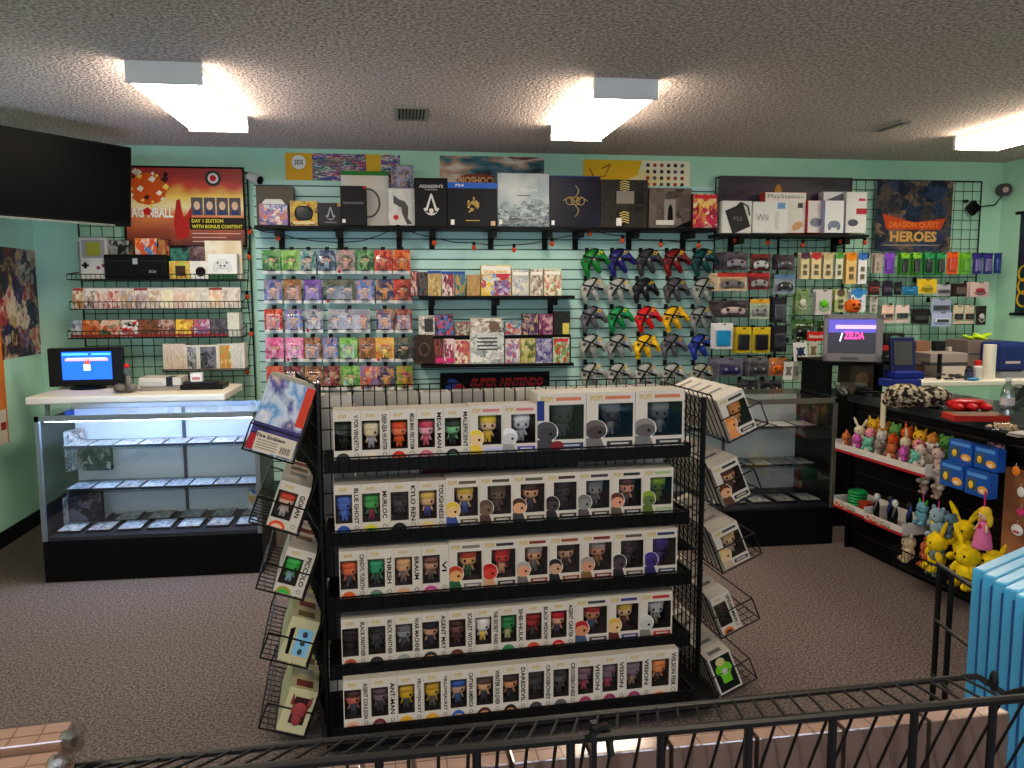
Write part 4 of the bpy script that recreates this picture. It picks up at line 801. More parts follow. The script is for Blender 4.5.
# ---------------------------------------------------------------- packages hanging on the right grids
YP = 5.98
GP = 'hanging accessory packages on the right grids'
def pack(lbl, x0, y0, x1, y1, card, blob, style='pad', n=1, dx=-.012, Y=YP, head=None):
    cx, z, w, h = rect(x0, y0, x1, y1, Y)
    if n > 1: w2 = w-abs(dx)*(n-1); cx += (w-w2)/2*(1 if dx < 0 else -1); w = w2
    t0 = None
    for q in range(n):
        L = lbl if q == 0 else f'{ORD[q]} in the stack behind {lbl}'
        if len(L.split()) > 16: L = f'{ORD[q]} in stack, {lbl}'
        if len(L.split()) > 16: L = L.replace(' of rightmost grid', '').replace(' above the tube television', '')
        L = ' '.join(L.split()[:16])
        t = thing('accessory_package', L, 'accessory package', (cx+dx*q, Y+.028*q, z), (0, 0, rd(-3)), GP)
        MB().box(-w/2, w/2, 0, .004, 0, h).build('backing_card', art(card, 3, int(x0) % 7) if isinstance(card[0], tuple) else mt(card, .5), t, bevel=.001)
        MB().box(-w*.06, w*.06, -.001, .0, h*.93, h*.97).build('hang_slot', BLK, t)
        if q == 0:
            if head: MB().box(-w*.5, w*.5, -.002, 0, h*.78, h).build('header', mt(head, .5), t)
            m = mt(blob, .4); b = MB()
            if style == 'pad':
                b.ell((0, -.014, h*.42), w*.34, .012, h*.2, 14, 6); b.ell((-w*.28, -.014, h*.34), w*.12, .014, h*.2, 10, 6); b.ell((w*.28, -.014, h*.34), w*.12, .014, h*.2, 10, 6)
                b.build('boxed_controller', m, t, smooth=True)
                b = MB(); 
                for sx in (-1, 1): b.cyl((sx*w*.2, -.026, h*.44), (sx*w*.2, -.03, h*.44), w*.055, n=8)
                b.build('controller_buttons', BLK if sum(blob) > 300 else mt((170, 170, 170), .4), t)
            elif style == 'bar': b.box(-w*.38, w*.38, -.02, 0, h*.25, h*.55); b.build('boxed_gadget', m, t, bevel=.004); MB().box(-w*.3, w*.3, -.0215, -.02, h*.3, h*.5).build('gadget_face', mt((60, 60, 64), .3), t)
            elif style == 'tall': b.box(-w*.2, w*.2, -.012, 0, h*.15, h*.32, 0); b.box(-w*.18, w*.18, -.012, 0, h*.4, h*.55, 0); b.build('boxed_cable', m, t, bevel=.003); MB().cyl((0, -.003, h*.84), (0, 0, h*.84), w*.32, n=14).build('round_mark', mt(head or blob, .5), t)
            elif style == 'case': b.box(-w*.36, w*.36, -.02, 0, h*.12, h*.72); b.build('boxed_case', m, t, bevel=.01)
            elif style == 'plug':
                b.ell((0, -.012, h*.45), w*.25, .012, h*.16, 10, 6); b.tube([Vector((w*.2, -.01, h*.4)), Vector((w*.3, -.01, h*.25)), Vector((0, -.01, h*.15)), Vector((-w*.3, -.01, h*.3))], .004, 5); b.build('boxed_plug', m, t, smooth=True)
            if style in ('pad', 'case'): MB().box(-w*.45, w*.45, -.034, 0, h*.08, h*.75).build('blister', CLR, t, bevel=.005)
            t0 = t
    hl = 'peg hook of '+lbl
    if len(hl.split()) > 16: hl = 'peg hook of '+lbl.replace(' from left in', ' in').replace(' of rightmost grid', '')
    hook(cx, z+h*.94, YG-.004, YG-Y+.03, ' '.join(hl.split()[:16]), 'peg hooks on the right wire grids')
    return t0
DK, DP = (34, 28, 34), (60, 50, 60)
pack('dark grey-purple controller pack, top left of the right grid', 719.5, 252, 748, 270, ((70, 62, 72), (96, 88, 98), (50, 44, 50)), (150, 140, 150), 'pad', 4)
pack('black and red pack holding a pale controller, top row', 751, 254, 770, 271, ((34, 24, 26), (120, 30, 30), (30, 26, 28)), (206, 204, 206), 'pad', head=(120, 40, 36))
pack('dark purple controller pack, third of the top row', 774, 255, 794.5, 270, ((48, 38, 46), (80, 66, 74)), (96, 84, 92), 'pad', 2)
pack('cream pack with red top, second row at the left edge', 713, 273, 747, 291, ((206, 176, 140), (226, 206, 176)), (120, 110, 112), 'pad', 4, head=(190, 50, 40))
pack('red topped pack holding a grey controller, second row', 748.5, 273, 769.5, 289.5, ((150, 40, 44), (90, 24, 30)), (160, 156, 160), 'pad', head=(180, 36, 40))
pack('blue topped clear pack with dark coiled cable, second row', 774, 274.5, 795, 294, ((150, 160, 170), (120, 130, 146)), (40, 36, 40), 'pad', head=(90, 120, 160))
pack('dark pack stack with pinkish grey controller, third row', 713, 300.5, 748, 317, ((44, 34, 38), (90, 80, 84)), (200, 176, 176), 'pad', 4)
pack('yellow and mint pack with grey round-ended controller, third row', 750, 299, 769.5, 319, ((160, 190, 160), (190, 200, 170)), (150, 150, 150), 'pad', head=(220, 160, 50))
pack('tall black clear fronted pack, third row', 771, 297, 787, 323, ((26, 26, 34), (50, 50, 60)), (70, 70, 80), 'case', 2)
pack('cyan pouch pack with white header, fourth row at the left edge', 712, 323, 733, 349, ((216, 220, 222), (226, 226, 226)), (20, 140, 196), 'case', 2, head=(226, 226, 226))
pack('yellow framed black case pack, left of two in fourth row', 734, 327, 751.5, 353, (206, 176, 30), (26, 24, 30), 'case', 2)
pack('yellow framed black case pack, right of two in fourth row', 752.5, 327, 770.5, 353, (206, 176, 30), (26, 24, 30), 'case', 1)
pack('tall black clear fronted pack, fourth row', 771, 326, 787, 352, ((26, 26, 34), (44, 44, 54)), (50, 50, 60), 'case', 2)
pack('clear pack with purple controller, fifth row at the left edge', 713, 358.5, 742.5, 377, ((120, 116, 136), (90, 86, 106)), (50, 44, 96), 'pad', 4)
pack('clear pack with grey-black controller, fifth row', 745, 358, 768.5, 377, ((110, 110, 112), (80, 78, 84)), (60, 58, 62), 'pad', 3)
pack('orange controller pack, fifth row', 769, 357.5, 787, 376, ((210, 110, 40), (180, 140, 120)), (226, 110, 30), 'pad', head=(190, 120, 60))
pack('dark clear pack hanging low, sixth row left', 738, 380, 758, 394, ((40, 38, 44), (80, 78, 84)), (40, 40, 46), 'pad')
pack('dark clear pack hanging low, sixth row right', 760, 380, 782, 394, ((40, 38, 44), (90, 88, 94)), (40, 40, 46), 'pad')
for x0, x1, hd, cd_, nm, y1 in ((801, 809.7, (90, 50, 80), (220, 206, 160), 'cream pack with purple mark', 279), (811.5, 821.5, (200, 50, 50), (226, 206, 160), 'cream pack with red mark', 279), (823.5, 833.5, (196, 180, 130), (216, 200, 160), 'plain cream pack', 279), (835.5, 843.5, (90, 170, 60), (214, 216, 190), 'cream pack with green mark', 279), (846, 857, (236, 140, 20), (226, 190, 120), 'orange topped cream pack', 284), (858, 867.5, (50, 110, 190), (226, 226, 226), 'white pack with blue mark', 284)):
    pack(f'{nm}, in the tall narrow row right of the dark packs', x0-1.5, 252.5, x1, y1, cd_, (110, 96, 80), 'tall', 2, dx=-.01, head=hd)
pack('dull beige small pack left of the purple pack', 873, 253, 882.5, 273, (176, 160, 150), (150, 136, 130), 'tall', 2, head=(160, 146, 136))
pack('bright purple pack in the upper right row', 884, 252.5, 894.5, 273.5, (130, 70, 190), (110, 50, 180), 'case', 1)
for i, x in enumerate((899, 911, 923, 935)): pack(f'green pack with black window, {ORD[i]} of four from left', x, 253, x+10.5, 275, ((60, 130, 40) if i < 2 else (30, 120, 60)), (30, 22, 24), 'case', 2, dx=-.01, head=(130, 190, 50) if i < 2 else (50, 150, 90))
pack('orange pack right of the green packs', 946.5, 252, 958.5, 274, (230, 90, 36), (200, 60, 30), 'case')
pack('lime green pack right of the orange pack', 960, 252.5, 971, 274, (120, 190, 50), (90, 160, 40), 'case', 2)
for i, x in enumerate((972.5, 983)): pack(f'blue-violet pack near the right end, {ORD[i]} of two', x, 253, x+10, 274, (50, 50, 130), (110, 100, 160), 'case')
pack('dark blue pack at the right end of the row', 993.5, 253, 1002, 273.5, (40, 60, 130), (50, 70, 140), 'case')
for i, (x0, x1, y0, y1, c, bl, nm, st) in enumerate([(868, 880, 281, 295, (50, 30, 40), (180, 40, 40), 'dark pack with red gadget', 'bar'), (882, 893, 281, 296, (36, 30, 50), (90, 70, 110), 'dark violet pack', 'bar'), (894, 902, 282, 295, (30, 30, 34), (60, 60, 70), 'black pack', 'bar'), (902.5, 918, 286, 295, (40, 110, 160), (60, 140, 190), 'sea blue pack', 'plug'), (917, 937, 279, 293.5, (214, 180, 40), (170, 150, 60), 'yellow pack with grey gadget', 'plug'), (936.5, 950.5, 284.5, 296, (170, 170, 180), (90, 90, 100), 'pale grey pack', 'bar'), (952, 967, 283.5, 296, (50, 34, 34), (80, 50, 50), 'dark brown pack', 'case'), (968.5, 989, 282, 297, (206, 180, 176), (150, 40, 60), 'pale pink box', 'plug')]):
    pack(f'{nm}, {ORD[i]} from left in second row of rightmost grid', x0, y0, x1, y1, c, bl, st, 2 if i in (6, 7) else 1)
for i, (x0, x1, y0, y1, c, bl, nm, st) in enumerate([(881.5, 894, 305, 323, (226, 190, 180), (190, 160, 140), 'white pack with red base', 'bar'), (895, 909.5, 305, 322.5, (226, 200, 196), (60, 110, 90), 'white and red pack with green gadget', 'bar'), (911, 929, 309, 324, (30, 28, 32), (50, 50, 54), 'black pack', 'bar'), (931, 951, 299, 313, (150, 160, 190), (80, 80, 96), 'pale blue box, upper', 'bar'), (931.5, 951.5, 312, 326.5, (170, 180, 214), (200, 206, 226), 'pale blue box, lower', 'bar'), (953, 963.5, 305, 324, (206, 190, 166), (50, 34, 36), 'beige pack with dark window', 'bar'), (964, 974.5, 305, 324, (206, 190, 166), (50, 34, 36), 'beige pack with dark window', 'bar'), (975.5, 986.5, 306, 325, (44, 42, 44), (190, 190, 190), 'black pack with white cable', 'plug')]):
    pack(f'{nm}, {ORD[i]} from left in third row of rightmost grid', x0, y0, x1, y1, c, bl, st)
pack('olive green pack hanging left above the tube television', 794, 289, 809.5, 314, ((110, 140, 80), (150, 160, 130), (90, 120, 60)), (210, 214, 200), 'plug', 2)
pack('white pack with lime gadget above the tube television', 814, 289.5, 832, 315, (200, 196, 196), (90, 190, 40), 'plug', 2)
pack('cream pack with green base above the tube television', 833, 289, 847, 312, ((216, 206, 176), (150, 170, 90)), (90, 80, 60), 'tall', 2)
pack('white pack with blue header above the tube television', 849, 289.5, 866, 312, (216, 220, 226), (60, 120, 190), 'tall', 2, head=(50, 130, 200))
pack('grey small pack right above the tube television', 869.5, 297, 878, 313, (180, 176, 170), (140, 136, 130), 'tall')
pack('green edged dark controller pack left of the tube television', 792, 319, 813.5, 340, ((50, 80, 40), (80, 120, 60), (34, 40, 30)), (30, 30, 30), 'pad')
pack('green dark pack beside the tube television', 817, 321, 828, 340, ((60, 90, 40), (40, 60, 30)), (30, 34, 30), 'case')
t, w, h = boxitem('brand_tag', 'red rounded sign lettered Nintendo beside the tube television', 'sign', None, 807, 331.5, 825.5, 341, 5.93, .006, RED, None)
txt(t, 'Nintendo', 0, h*.5, w*.8, h*.4, -.002, WHT, bold=.02); tag(t, None)
for i, (x0, x1, y0, y1, c, bl, nm) in enumerate([(794, 808.5, 342, 361, (226, 226, 226), (40, 50, 90), 'white tag with blue-black emblem'), (809, 818, 341, 360, (206, 200, 186), (120, 100, 70), 'beige tag with brown mark'), (783, 793, 361.5, 380, (216, 216, 214), (120, 116, 110), 'white tag with grey mark'), (794, 800, 361, 380, (150, 146, 140), (100, 96, 90), 'grey narrow tag'), (801, 815.5, 362, 381, (222, 216, 210), (40, 34, 36), 'white tag with black crossed emblem'), (816, 828.5, 364, 381, (160, 110, 100), (90, 40, 40), 'red-brown patterned tag')]):
    cx, z, w, h = rect(x0, y0, x1, y1, 5.9)
    t = thing('keychain_card', f'{nm} on the small rack left of the tube television', 'keychain card', (cx, 5.9, z), (0, rd((i*37) % 11-5), 0), 'small hanging tags left of the tube television')
    MB().box(-w/2, w/2, 0, .004, 0, h).build('card', mt(c, .5), t, bevel=.001)
    b = MB(); b.ell((0, -.004, h*.5), w*.24, .004, h*.24, 10, 6); b.obox(Vector((0, -.004, h*.5)), Vector((w*.3, 0, h*.22)), Vector((0, .002, 0)), Vector((-.004, 0, .005))); b.obox(Vector((0, -.004, h*.5)), Vector((w*.3, 0, -h*.22)), Vector((0, .002, 0)), Vector((.004, 0, .005))); b.build('emblem', mt(bl, .5), t)
    hook(cx, z+h, YG-.004, YG-5.9+.02, f'peg hook of {nm}', 'peg hooks on the right wire grids')
# ---------------------------------------------------------------- black counter on the right
c0 = Vector((2.775, 4.70, 0)); c1 = Vector((2.868, 3.651, 0)); cdv = (c1-c0).normalized(); cnv = Vector((cdv.y, -cdv.x, 0))  # cnv points out (-x)
if cnv.x > 0: cnv = -cnv
CTOP = .97; CL = 3.0
cang = math.atan2(cdv.y, cdv.x)
def onC(x, y, off=0.0): return onplane(x, y, c0+cnv*off, cnv)
def cloc(p, off=None):   # world -> along, z
    return (p-c0).dot(cdv), p.z
CROT = math.atan2(-cnv.x, cnv.y)  # rotation so that local -Y faces cnv
t = thing('sales_counter', 'long black counter with slatted front and dark top on the right side', 'counter', c0, (0, 0, cang))
# local frame: x along counter (towards viewer), y: interior side
ysgn = 1 if (Matrix.Rotation(cang, 3, 'Z')@Vector((0, 1, 0))).dot(cnv) < 0 else -1
def cb(b, x0, x1, y0, y1, z0, z1): b.box(x0, x1, min(ysgn*y0, ysgn*y1), max(ysgn*y0, ysgn*y1), z0, z1); return b
b = MB(); cb(b, 0, CL, .02, .55, 0, CTOP-.03); b.build('body', mt((9, 9, 11), .5, 0, 0, 1, .12), t)
b = MB(); z = .12
while z < CTOP-.08: cb(b, .03, CL, 0, .02, z, z+.078); z += .095
b.build('slatted_front', mt((10, 9, 9), .4, 0, 0, 1, .15), t)
b = MB(); z = .115+.0
while z < CTOP-.08: cb(b, .03, CL, .01, .021, z-.012, z-.006); z += .095
b.build('metal_slat_inserts', mt((84, 70, 64), .3, .7), t)
b = MB(); cb(b, -.02, CL, -.03, .6, CTOP-.05, CTOP); b.build('countertop', mt((44, 50, 50), .25), t, bevel=.004)
b = MB(); cb(b, 0, CL, .03, .06, 0, .1); b.build('kickboard', BLK, t)
b = MB(); cb(b, -.0, .03, -.02, .5, 0, CTOP-.05); b.build('end_panel', mt((9, 9, 11), .5, 0, 0, 1, .12), t)
# things hanging on counter front; helper root at plane
def cthing(name, label, cat, px, py, off, grp=None, dz=0):
    p = onC(px, py, off); return thing(name, label, cat, (p.x, p.y, p.z+dz), (0, 0, cang-(0 if ysgn > 0 else pi)), grp)
# local axes for cthing: local -Y = outwards
lx = Matrix.Rotation(cang-(0 if ysgn > 0 else pi), 3, 'Z')@Vector((1, 0, 0))
XS = 1 if lx.dot(cdv) > 0 else -1      # local +x towards the viewer?
def tray(pa, pb, off, dep, label, colr=RED, hgt=.05):
    A_ = onC(*pa, off); B_ = onC(*pb, off); L = (B_-A_).dot(cdv); z = (A_.z+B_.z)/2
    t = thing('display_tray', label, 'tray', (A_.x, A_.y, z), (0, 0, cang)); s = ysgn
    b = MB(); cb(b, 0, L, 0, dep, 0, .006); b.build('tray_floor', mt((150, 140, 130), .6), t)
    b = MB(); cb(b, 0, L, 0, .005, 0, hgt); cb(b, 0, .005, 0, dep, 0, hgt*1.4); cb(b, L-.005, L, 0, dep, 0, hgt*1.4); cb(b, 0, L, dep-.005, dep, 0, hgt*1.6); b.build('tray_walls', mt((206, 200, 196), .6), t)
    b = MB(); cb(b, 0, L, -.001, 0, 0, hgt*.3); b.build('red_edge', mt((170, 30, 40), .5), t)
    return t, A_, B_, L, z
OFF = .19
t1, A1, B1, L1, Z1 = tray((835, 445), (925, 484), OFF, .19, 'long white cardboard tray with red edge holding small plush toys, upper on the counter')
t2, A2_, B2_, L2, Z2 = tray((833.5, 505), (864, 520), OFF, .19, 'short white printed tray holding a green roll, lower left on the counter')
t3, A3, B3, L3_, Z3 = tray((864, 519), (902, 538), OFF, .19, 'short white printed tray holding black figures, lower on the counter')
for tt_, L_ in ((t2, L2), (t3, L3_)):
    b = MB(); cb(b, .02, L_*.7, -.002, 0, .012, .04); b.build('printed_label', art(((200, 70, 40), (60, 120, 80), (220, 210, 200)), 4, 3), tt_)
def plush(p, s, col, label, ears='round', earcol=None, belly=None, rz=0, grp=None, hang=False, tiltx=0, name='plush_toy'):
    t = thing(name, label, 'plush toy', p, (rd(tiltx), 0, rz), grp); earcol = earcol or col
    m = noisemat_plush(col); b = MB()
    b.ell((0, 0, .42*s), .3*s, .26*s, .34*s, 14, 10); b.ell((0, -.02*s, .92*s), .36*s, .31*s, .31*s, 14, 10)
    for q in (-1, 1):
        b.ell((q*.3*s, -.1*s, .55*s), .1*s, .12*s, .2*s, 8, 6, rot=Matrix.Rotation(q*-.6, 3, 'Y')); b.ell((q*.2*s, -.22*s, .12*s), .13*s, .2*s, .12*s, 8, 6)
    b.build('body', m, t, smooth=True)
    em = noisemat_plush(earcol)
    for q in (-1, 1):
        b = MB()
        if ears == 'long': b.ell((q*.3*s, 0, 1.4*s), .09*s, .06*s, .36*s, 10, 8, rot=Matrix.Rotation(q*.55, 3, 'Y'))
        elif ears == 'point': b.cyl((q*.2*s, 0, 1.08*s), (q*.3*s, 0, 1.4*s), .12*s, .02*s, 8)
        else: b.ell((q*.26*s, 0, 1.2*s), .12*s, .06*s, .12*s, 8, 6)
        b.build('ear', em, t, smooth=True)
        MB().ell((q*.14*s, -.31*s, .96*s), .035*s, .02*s, .045*s, 8, 6).build('eye', BLK, t, smooth=True)
    if belly: MB().ell((0, -.12*s, .42*s), .2*s, .17*s, .24*s, 10, 8).build('belly', noisemat_plush(belly), t, smooth=True)
    if hang: MB().cyl((0, 0, 1.2*s), (0, 0, 1.2*s+hang), .004, n=5).build('hanging_loop', mt(hangc.get(label[:4], (200, 60, 120)), .5), t)
    return t
hangc = {}
PC = {}
def noisemat_plush(c):
    if c not in PC: PC[c] = noisemat('plush_fabric', tuple(int(v*.82) for v in c), c, 30, .4, .95, .01, 3)
    return PC[c]
random.seed(21)
FR = cang-(0 if ysgn > 0 else pi)
def CP(along, inward, z): return c0+cdv*along+cnv*(OFF-inward)+Vector((0, 0, z))
a1 = (A1-c0).dot(cdv)
pcs = [((196, 110, 60), 'point', 'ginger'), ((214, 140, 60), 'round', 'golden orange'), ((206, 80, 30), 'round', 'rust orange'), ((206, 90, 180), 'point', 'magenta'), ((90, 150, 70), 'round', 'leaf green'), ((220, 210, 180), 'long', 'cream long-eared'), ((120, 200, 180), 'round', 'mint'), ((226, 100, 40), 'point', 'bright orange'), ((226, 140, 160), 'round', 'rose pink'), ((140, 130, 120), 'round', 'grey-brown'), ((236, 180, 40), 'point', 'yellow gold'), ((200, 196, 190), 'round', 'off-white')]
for i in range(22):
    col, er, nm = pcs[(i*5) % 12]; row = i % 2
    plush(CP(a1+.04+L1*.95*(i/22), .05+.065*(i % 3), Z1+.01+.025*(i % 3)), .085+.014*(i % 3), col, f'small {nm} plush in the upper white tray, {ORD[i] if i < 15 else ORD[i-15]} from the {"wall" if i < 15 else "middle"}', er, rz=FR+rd(random.uniform(-40, 40)), belly=(226, 216, 200) if i % 3 == 0 else None, grp='small plush toys in the upper tray')
# pale plush characters hanging right of tray
for i, (px, py, s, c, e) in enumerate([(921, 458, .1, (214, 190, 180), (110, 60, 50)), (938, 462, .1, (200, 170, 160), (100, 56, 50)), (927, 474, .11, (196, 180, 168), (190, 170, 160)), (942, 480, .11, (190, 176, 160), (180, 160, 150)), (925, 484, .07, (170, 140, 130), (200, 186, 176)), (938, 489, .07, (180, 150, 136), (206, 196, 180))]):
    p = onC(px, py, .12); plush((p.x, p.y, p.z-.05), s, c, f'beige and brown plush in the hanging cluster left of blue boxes, {("upper left", "upper right", "middle left", "middle right", "lower left", "lower right")[i]}', 'round', e, rz=FR, grp='beige plush cluster on the counter front')
# blue boxes hanging
for i, (x0, y0, x1, y1) in enumerate([(947, 436, 972, 463), (972, 442, 997, 470), (938, 457, 963, 487), (963, 466, 989, 496)]):
    off = .12 if i < 2 else .17
    p = onC((x0+x1)/2, y1, off); q = onC((x0+x1)/2, y0, off); hh = q.z-p.z; aa = onC(x0, (y0+y1)/2, off); bb_ = onC(x1, (y0+y1)/2, off); ww = abs((bb_-aa).dot(cdv))*.94
    t = thing('toy_box', f'bright blue boxed toy with yellow figure picture, {("upper left", "upper right", "lower left", "lower right")[i]} of four on the counter', 'toy box', p, (0, 0, FR), 'blue toy boxes on the counter front')
    hh *= .82
    MB().box(-ww/2, ww/2, 0, .05, 0, hh).build('carton', mt((30, 84, 170), .4), t, bevel=.002)
    MB().box(-ww*.42, -ww*.02, -.002, 0, hh*.2, hh*.7).build('window', mt((70, 90, 110), .2), t); MB().box(-ww*.4, ww*.4, -.002, 0, hh*.78, hh*.92).build('title_bar', mt((90, 150, 220), .4), t)
    b = MB(); b.ell((-ww*.2, -.006, hh*.42), ww*.1, .006, hh*.17, 10, 6, 0); b.build('toy_figure', mt((236, 190, 50), .4), t, smooth=True)
    b = MB(); b.ell((ww*.26, -.002, hh*.3), ww*.22, .003, hh*.17, 12, 6, 0); b.ell((ww*.26, -.004, hh*.26), ww*.12, .003, hh*.09, 12, 6, 1); b.build('printed_head', [mt((230, 160, 50), .4), mt((236, 210, 180), .4)], t)
# lower level goods
p = CP((A2_-c0).dot(cdv)+L2*.35, .09, Z2+.01)
t = thing('ribbon_roll', 'bright green coiled roll in the lower left tray', 'roll', p); b = MB()
for i in range(6): b.lathe((0, 0, .018*i), [(.05, 0), (.056, .008), (.05, .016)], 18)
b.build('coils', mt((20, 140, 70), .4), t)
p = CP((A2_-c0).dot(cdv)+L2*.75, .06, Z2+.01); t = thing('small_box', 'rust red small package beside the green coiled roll', 'box', p, (0, 0, FR)); MB().box(-.04, .04, -.02, .03, 0, .07).build('carton', mt((150, 50, 26), .5), t, bevel=.004)
for i in range(4):
    p = CP((A3-c0).dot(cdv)+L3_*(.12+.24*i), .05+.03*(i % 2), Z3+.01)
    t = thing('toy_figure', f'black and white standing toy figure, {ORD[i]} from the wall end of its tray', 'toy figure', p, (0, 0, FR), 'dark toy figures in the lower tray')
    b = MB(); b.ell((0, 0, .07), .02, .016, .05, 10, 6, 0); b.ell((0, 0, .135), .018, .018, .022, 10, 6, 1); b.cyl((-.01, 0, 0), (-.01, 0, .05), .009, n=6); b.cyl((.012, 0, 0), (.012, 0, .05), .009, n=6); b.cyl((.0, -.015, .06), (.05, -.03, .15), .005, n=5, m=2)
    b.build('body', [BLK, mt((200, 200, 196), .5) if i % 2 == 0 else mt((40, 40, 44), .5), mt((40, 70, 160), .4) if i % 2 else SILV], t, smooth=True)
for (px, py, s, c, e, er, lab, hg) in [(923, 508, .1, (110, 170, 190), (80, 190, 60), 'point', 'light blue and green plush hanging on a green cord', .09), (938, 521, .13, (150, 180, 196), (130, 160, 180), 'round', 'pale blue-grey plush hanging on a dark cord', .04), (951, 520, .1, (90, 120, 140), (80, 100, 120), 'round', 'dull blue-grey plush lying behind the pale blue-grey plush', 0)]:
    p = onC(px, py, .1); plush((p.x, p.y, p.z-.09), s, c, lab, er, e, rz=FR, hang=hg)
def pc(px, py, off): p = onC(px, py, off); return p
# wire basket with yellow plushes
pa = onC(892, 560, .2); pb = onC(1000, 616, .2)
La = (pb-pa).dot(cdv)
zb = (pa.z+pb.z)/2
t = thing('wire_basket', 'black wire basket on the counter front holding yellow plush toys', 'wire basket', (pa.x, pa.y, zb), (0, 0, cang))
b = MB(); n = 30
for i in range(n+1):
    x = La*i/n; b.tube([Vector((x, ysgn*.2, 0)), Vector((x, 0, 0)), Vector((x, 0, .09))], .002, 4)
b.build('wires', BLKM, t); b = MB()
for z in (0, .09): b.tube([Vector((0, ysgn*.2, z)), Vector((0, 0, z)), Vector((La, 0, z)), Vector((La, ysgn*.2, z))], .004, 5)
b.build('rim', BLKM, t)
apa = (pa-c0).dot(cdv)
YEL = (252, 216, 20)
for i, (px, py, of, s, rz_) in enumerate([(936, 571, .13, .165, -12), (966, 588, .14, .18, 8), (962, 560, .06, .17, 15), (992, 596, .06, .18, 20)]):
    p = onC(px, py, of); p.z = max(p.z, zb+.005)
    plush(p, s, YEL, ("bright yellow long-eared plush, front left in the basket", "bright yellow long-eared plush, front right in the basket", "bright yellow long-eared plush, behind the two front ones", "bright yellow long-eared plush, rearmost beside the blue boxes")[i], 'long', rz=FR+rd(rz_), grp='yellow plush toys in the wire basket')
for i, (al, inw, c, e, er, nm) in enumerate([(.04, .07, (220, 200, 160), (230, 220, 200), 'point', 'cream and white'), (.15, .1, (200, 100, 60), (200, 60, 50), 'round', 'orange'), (.26, .06, (110, 130, 120), (96, 116, 106), 'round', 'grey green'), (.30, .16, (130, 90, 80), (120, 80, 70), 'round', 'brown'), (.13, .17, (200, 190, 200), (180, 160, 190), 'point', 'pale lilac')]):
    plush(c0+cdv*(apa+al)+cnv*(.2-inw)+Vector((0, 0, zb+.01+.03*(i > 2))), .12, c, f'{nm} plush toy at the far end of the wire basket', er, e, rz=FR+rd(10*i-20), grp='mixed plush toys in the wire basket')
# doll
p = onC(982, 548, .22)
t = thing('hanging_doll', 'small plush doll with yellow hair and pink dress hanging before the counter', 'doll', (p.x, p.y, p.z), (0, 0, FR)); t.scale = (.78, .78, .9)
PD = mt((220, 110, 160), .8)
MB().lathe((0, 0, 0), [(.055, 0), (.056, .01), (.045, .07), (.025, .12), (.028, .14)], 16).build('dress', PD, t, smooth=True)
b = MB(); b.ell((0, 0, .175), .032, .03, .032, 12, 8); 
for q in (-1, 1): b.cyl((q*.025, 0, .13), (q*.045, -.02, .09), .009, .007, 8)
b.build('body', mt((230, 190, 160), .7), t, smooth=True)
b = MB(); b.ell((0, .008, .185), .04, .036, .036, 12, 8); b.ell((-.034, .012, .15), .018, .02, .035, 8, 6); b.ell((.034, .012, .15), .018, .02, .035, 8, 6); b.build('hair', mt((230, 190, 50), .7), t, smooth=True)
for q in (-1, 1): MB().ell((q*.011, -.032, .176), .004, .003, .005, 6, 5).build('eye', BLK, t)
MB().ell((0, -.025, .115), .014, .01, .014, 8, 6).build('red_flower', mt((190, 30, 60), .6), t, smooth=True)
MB().cyl((0, 0, .215), (0, 0, .3), .006, n=6).build('hanging_loop', mt((190, 40, 110), .5), t)
for q in (-1, 1): MB().cyl((q*.018, 0, -.02), (q*.018, 0, .01), .011, n=8).build('shoe', BLK, t)
# cardboard stand at right edge with keychains; small sign
p = onC(1016, 445, .0)
s0 = onC(1000, 452, .01)
t = cthing('price_sign', 'small black framed sign with pink and white print on the counter edge', 'sign', 995, 457, .04)
MB().box(-.065, .065, 0, .006, 0, .075).build('frame', BLK, t); MB().box(-.055, .055, -.001, 0, .008, .067).build('print', art(((30, 20, 26), (190, 150, 170), (40, 30, 36)), 4, 3), t); MB().box(-.045, .045, -.002, 0, .02, .034).build('pink_bar', mt((200, 120, 160), .5), t)
t = cthing('keychain_stand', 'brown cardboard stand with hanging rubber keychains at the right edge', 'display stand', 1019, 560, .05)
MB().box(-.11, .11, 0, .02, 0, .42).build('backing', mt((150, 96, 62), .7), t)
for i, (px, py, c, nm) in enumerate([(1016, 471, (230, 130, 40), 'orange'), (1021, 492, (216, 214, 210), 'white round'), (1021, 512, (216, 60, 130), 'pink heart shaped'), (1017, 530, (236, 236, 236), 'large white round')]):
    p = onC(px, py, .075)
    k = thing('keychain', f'{nm} keychain hanging on the cardboard stand at the right edge', 'keychain', p, (0, 0, FR), 'keychains on the cardboard stand')
    b = MB(); r = .034 if i == 3 else .022
    if i == 2: b.prism([(0, -r), (r, 0), (r*.6, r*.8), (0, r*.4), (-r*.6, r*.8), (-r, 0)], -.004, .004)
    else: b.ell((0, 0, 0), r, .006, r*(.8 if i == 3 else 1.1), 12, 6)
    b.build('charm', mt(c, .4), k); MB().cyl((0, 0, r*.8), (0, 0, r*.8+.02), .002, n=5).build('ring', SILV, k)
    if i == 3: MB().box(-.015, .018, -.008, -.005, -.012, -.004).build('red_mouth', RED, k)
# ---------------------------------------------------------------- things on the counter and the side table
def onT(px, py, z=CTOP): return onZ(px, py, z)
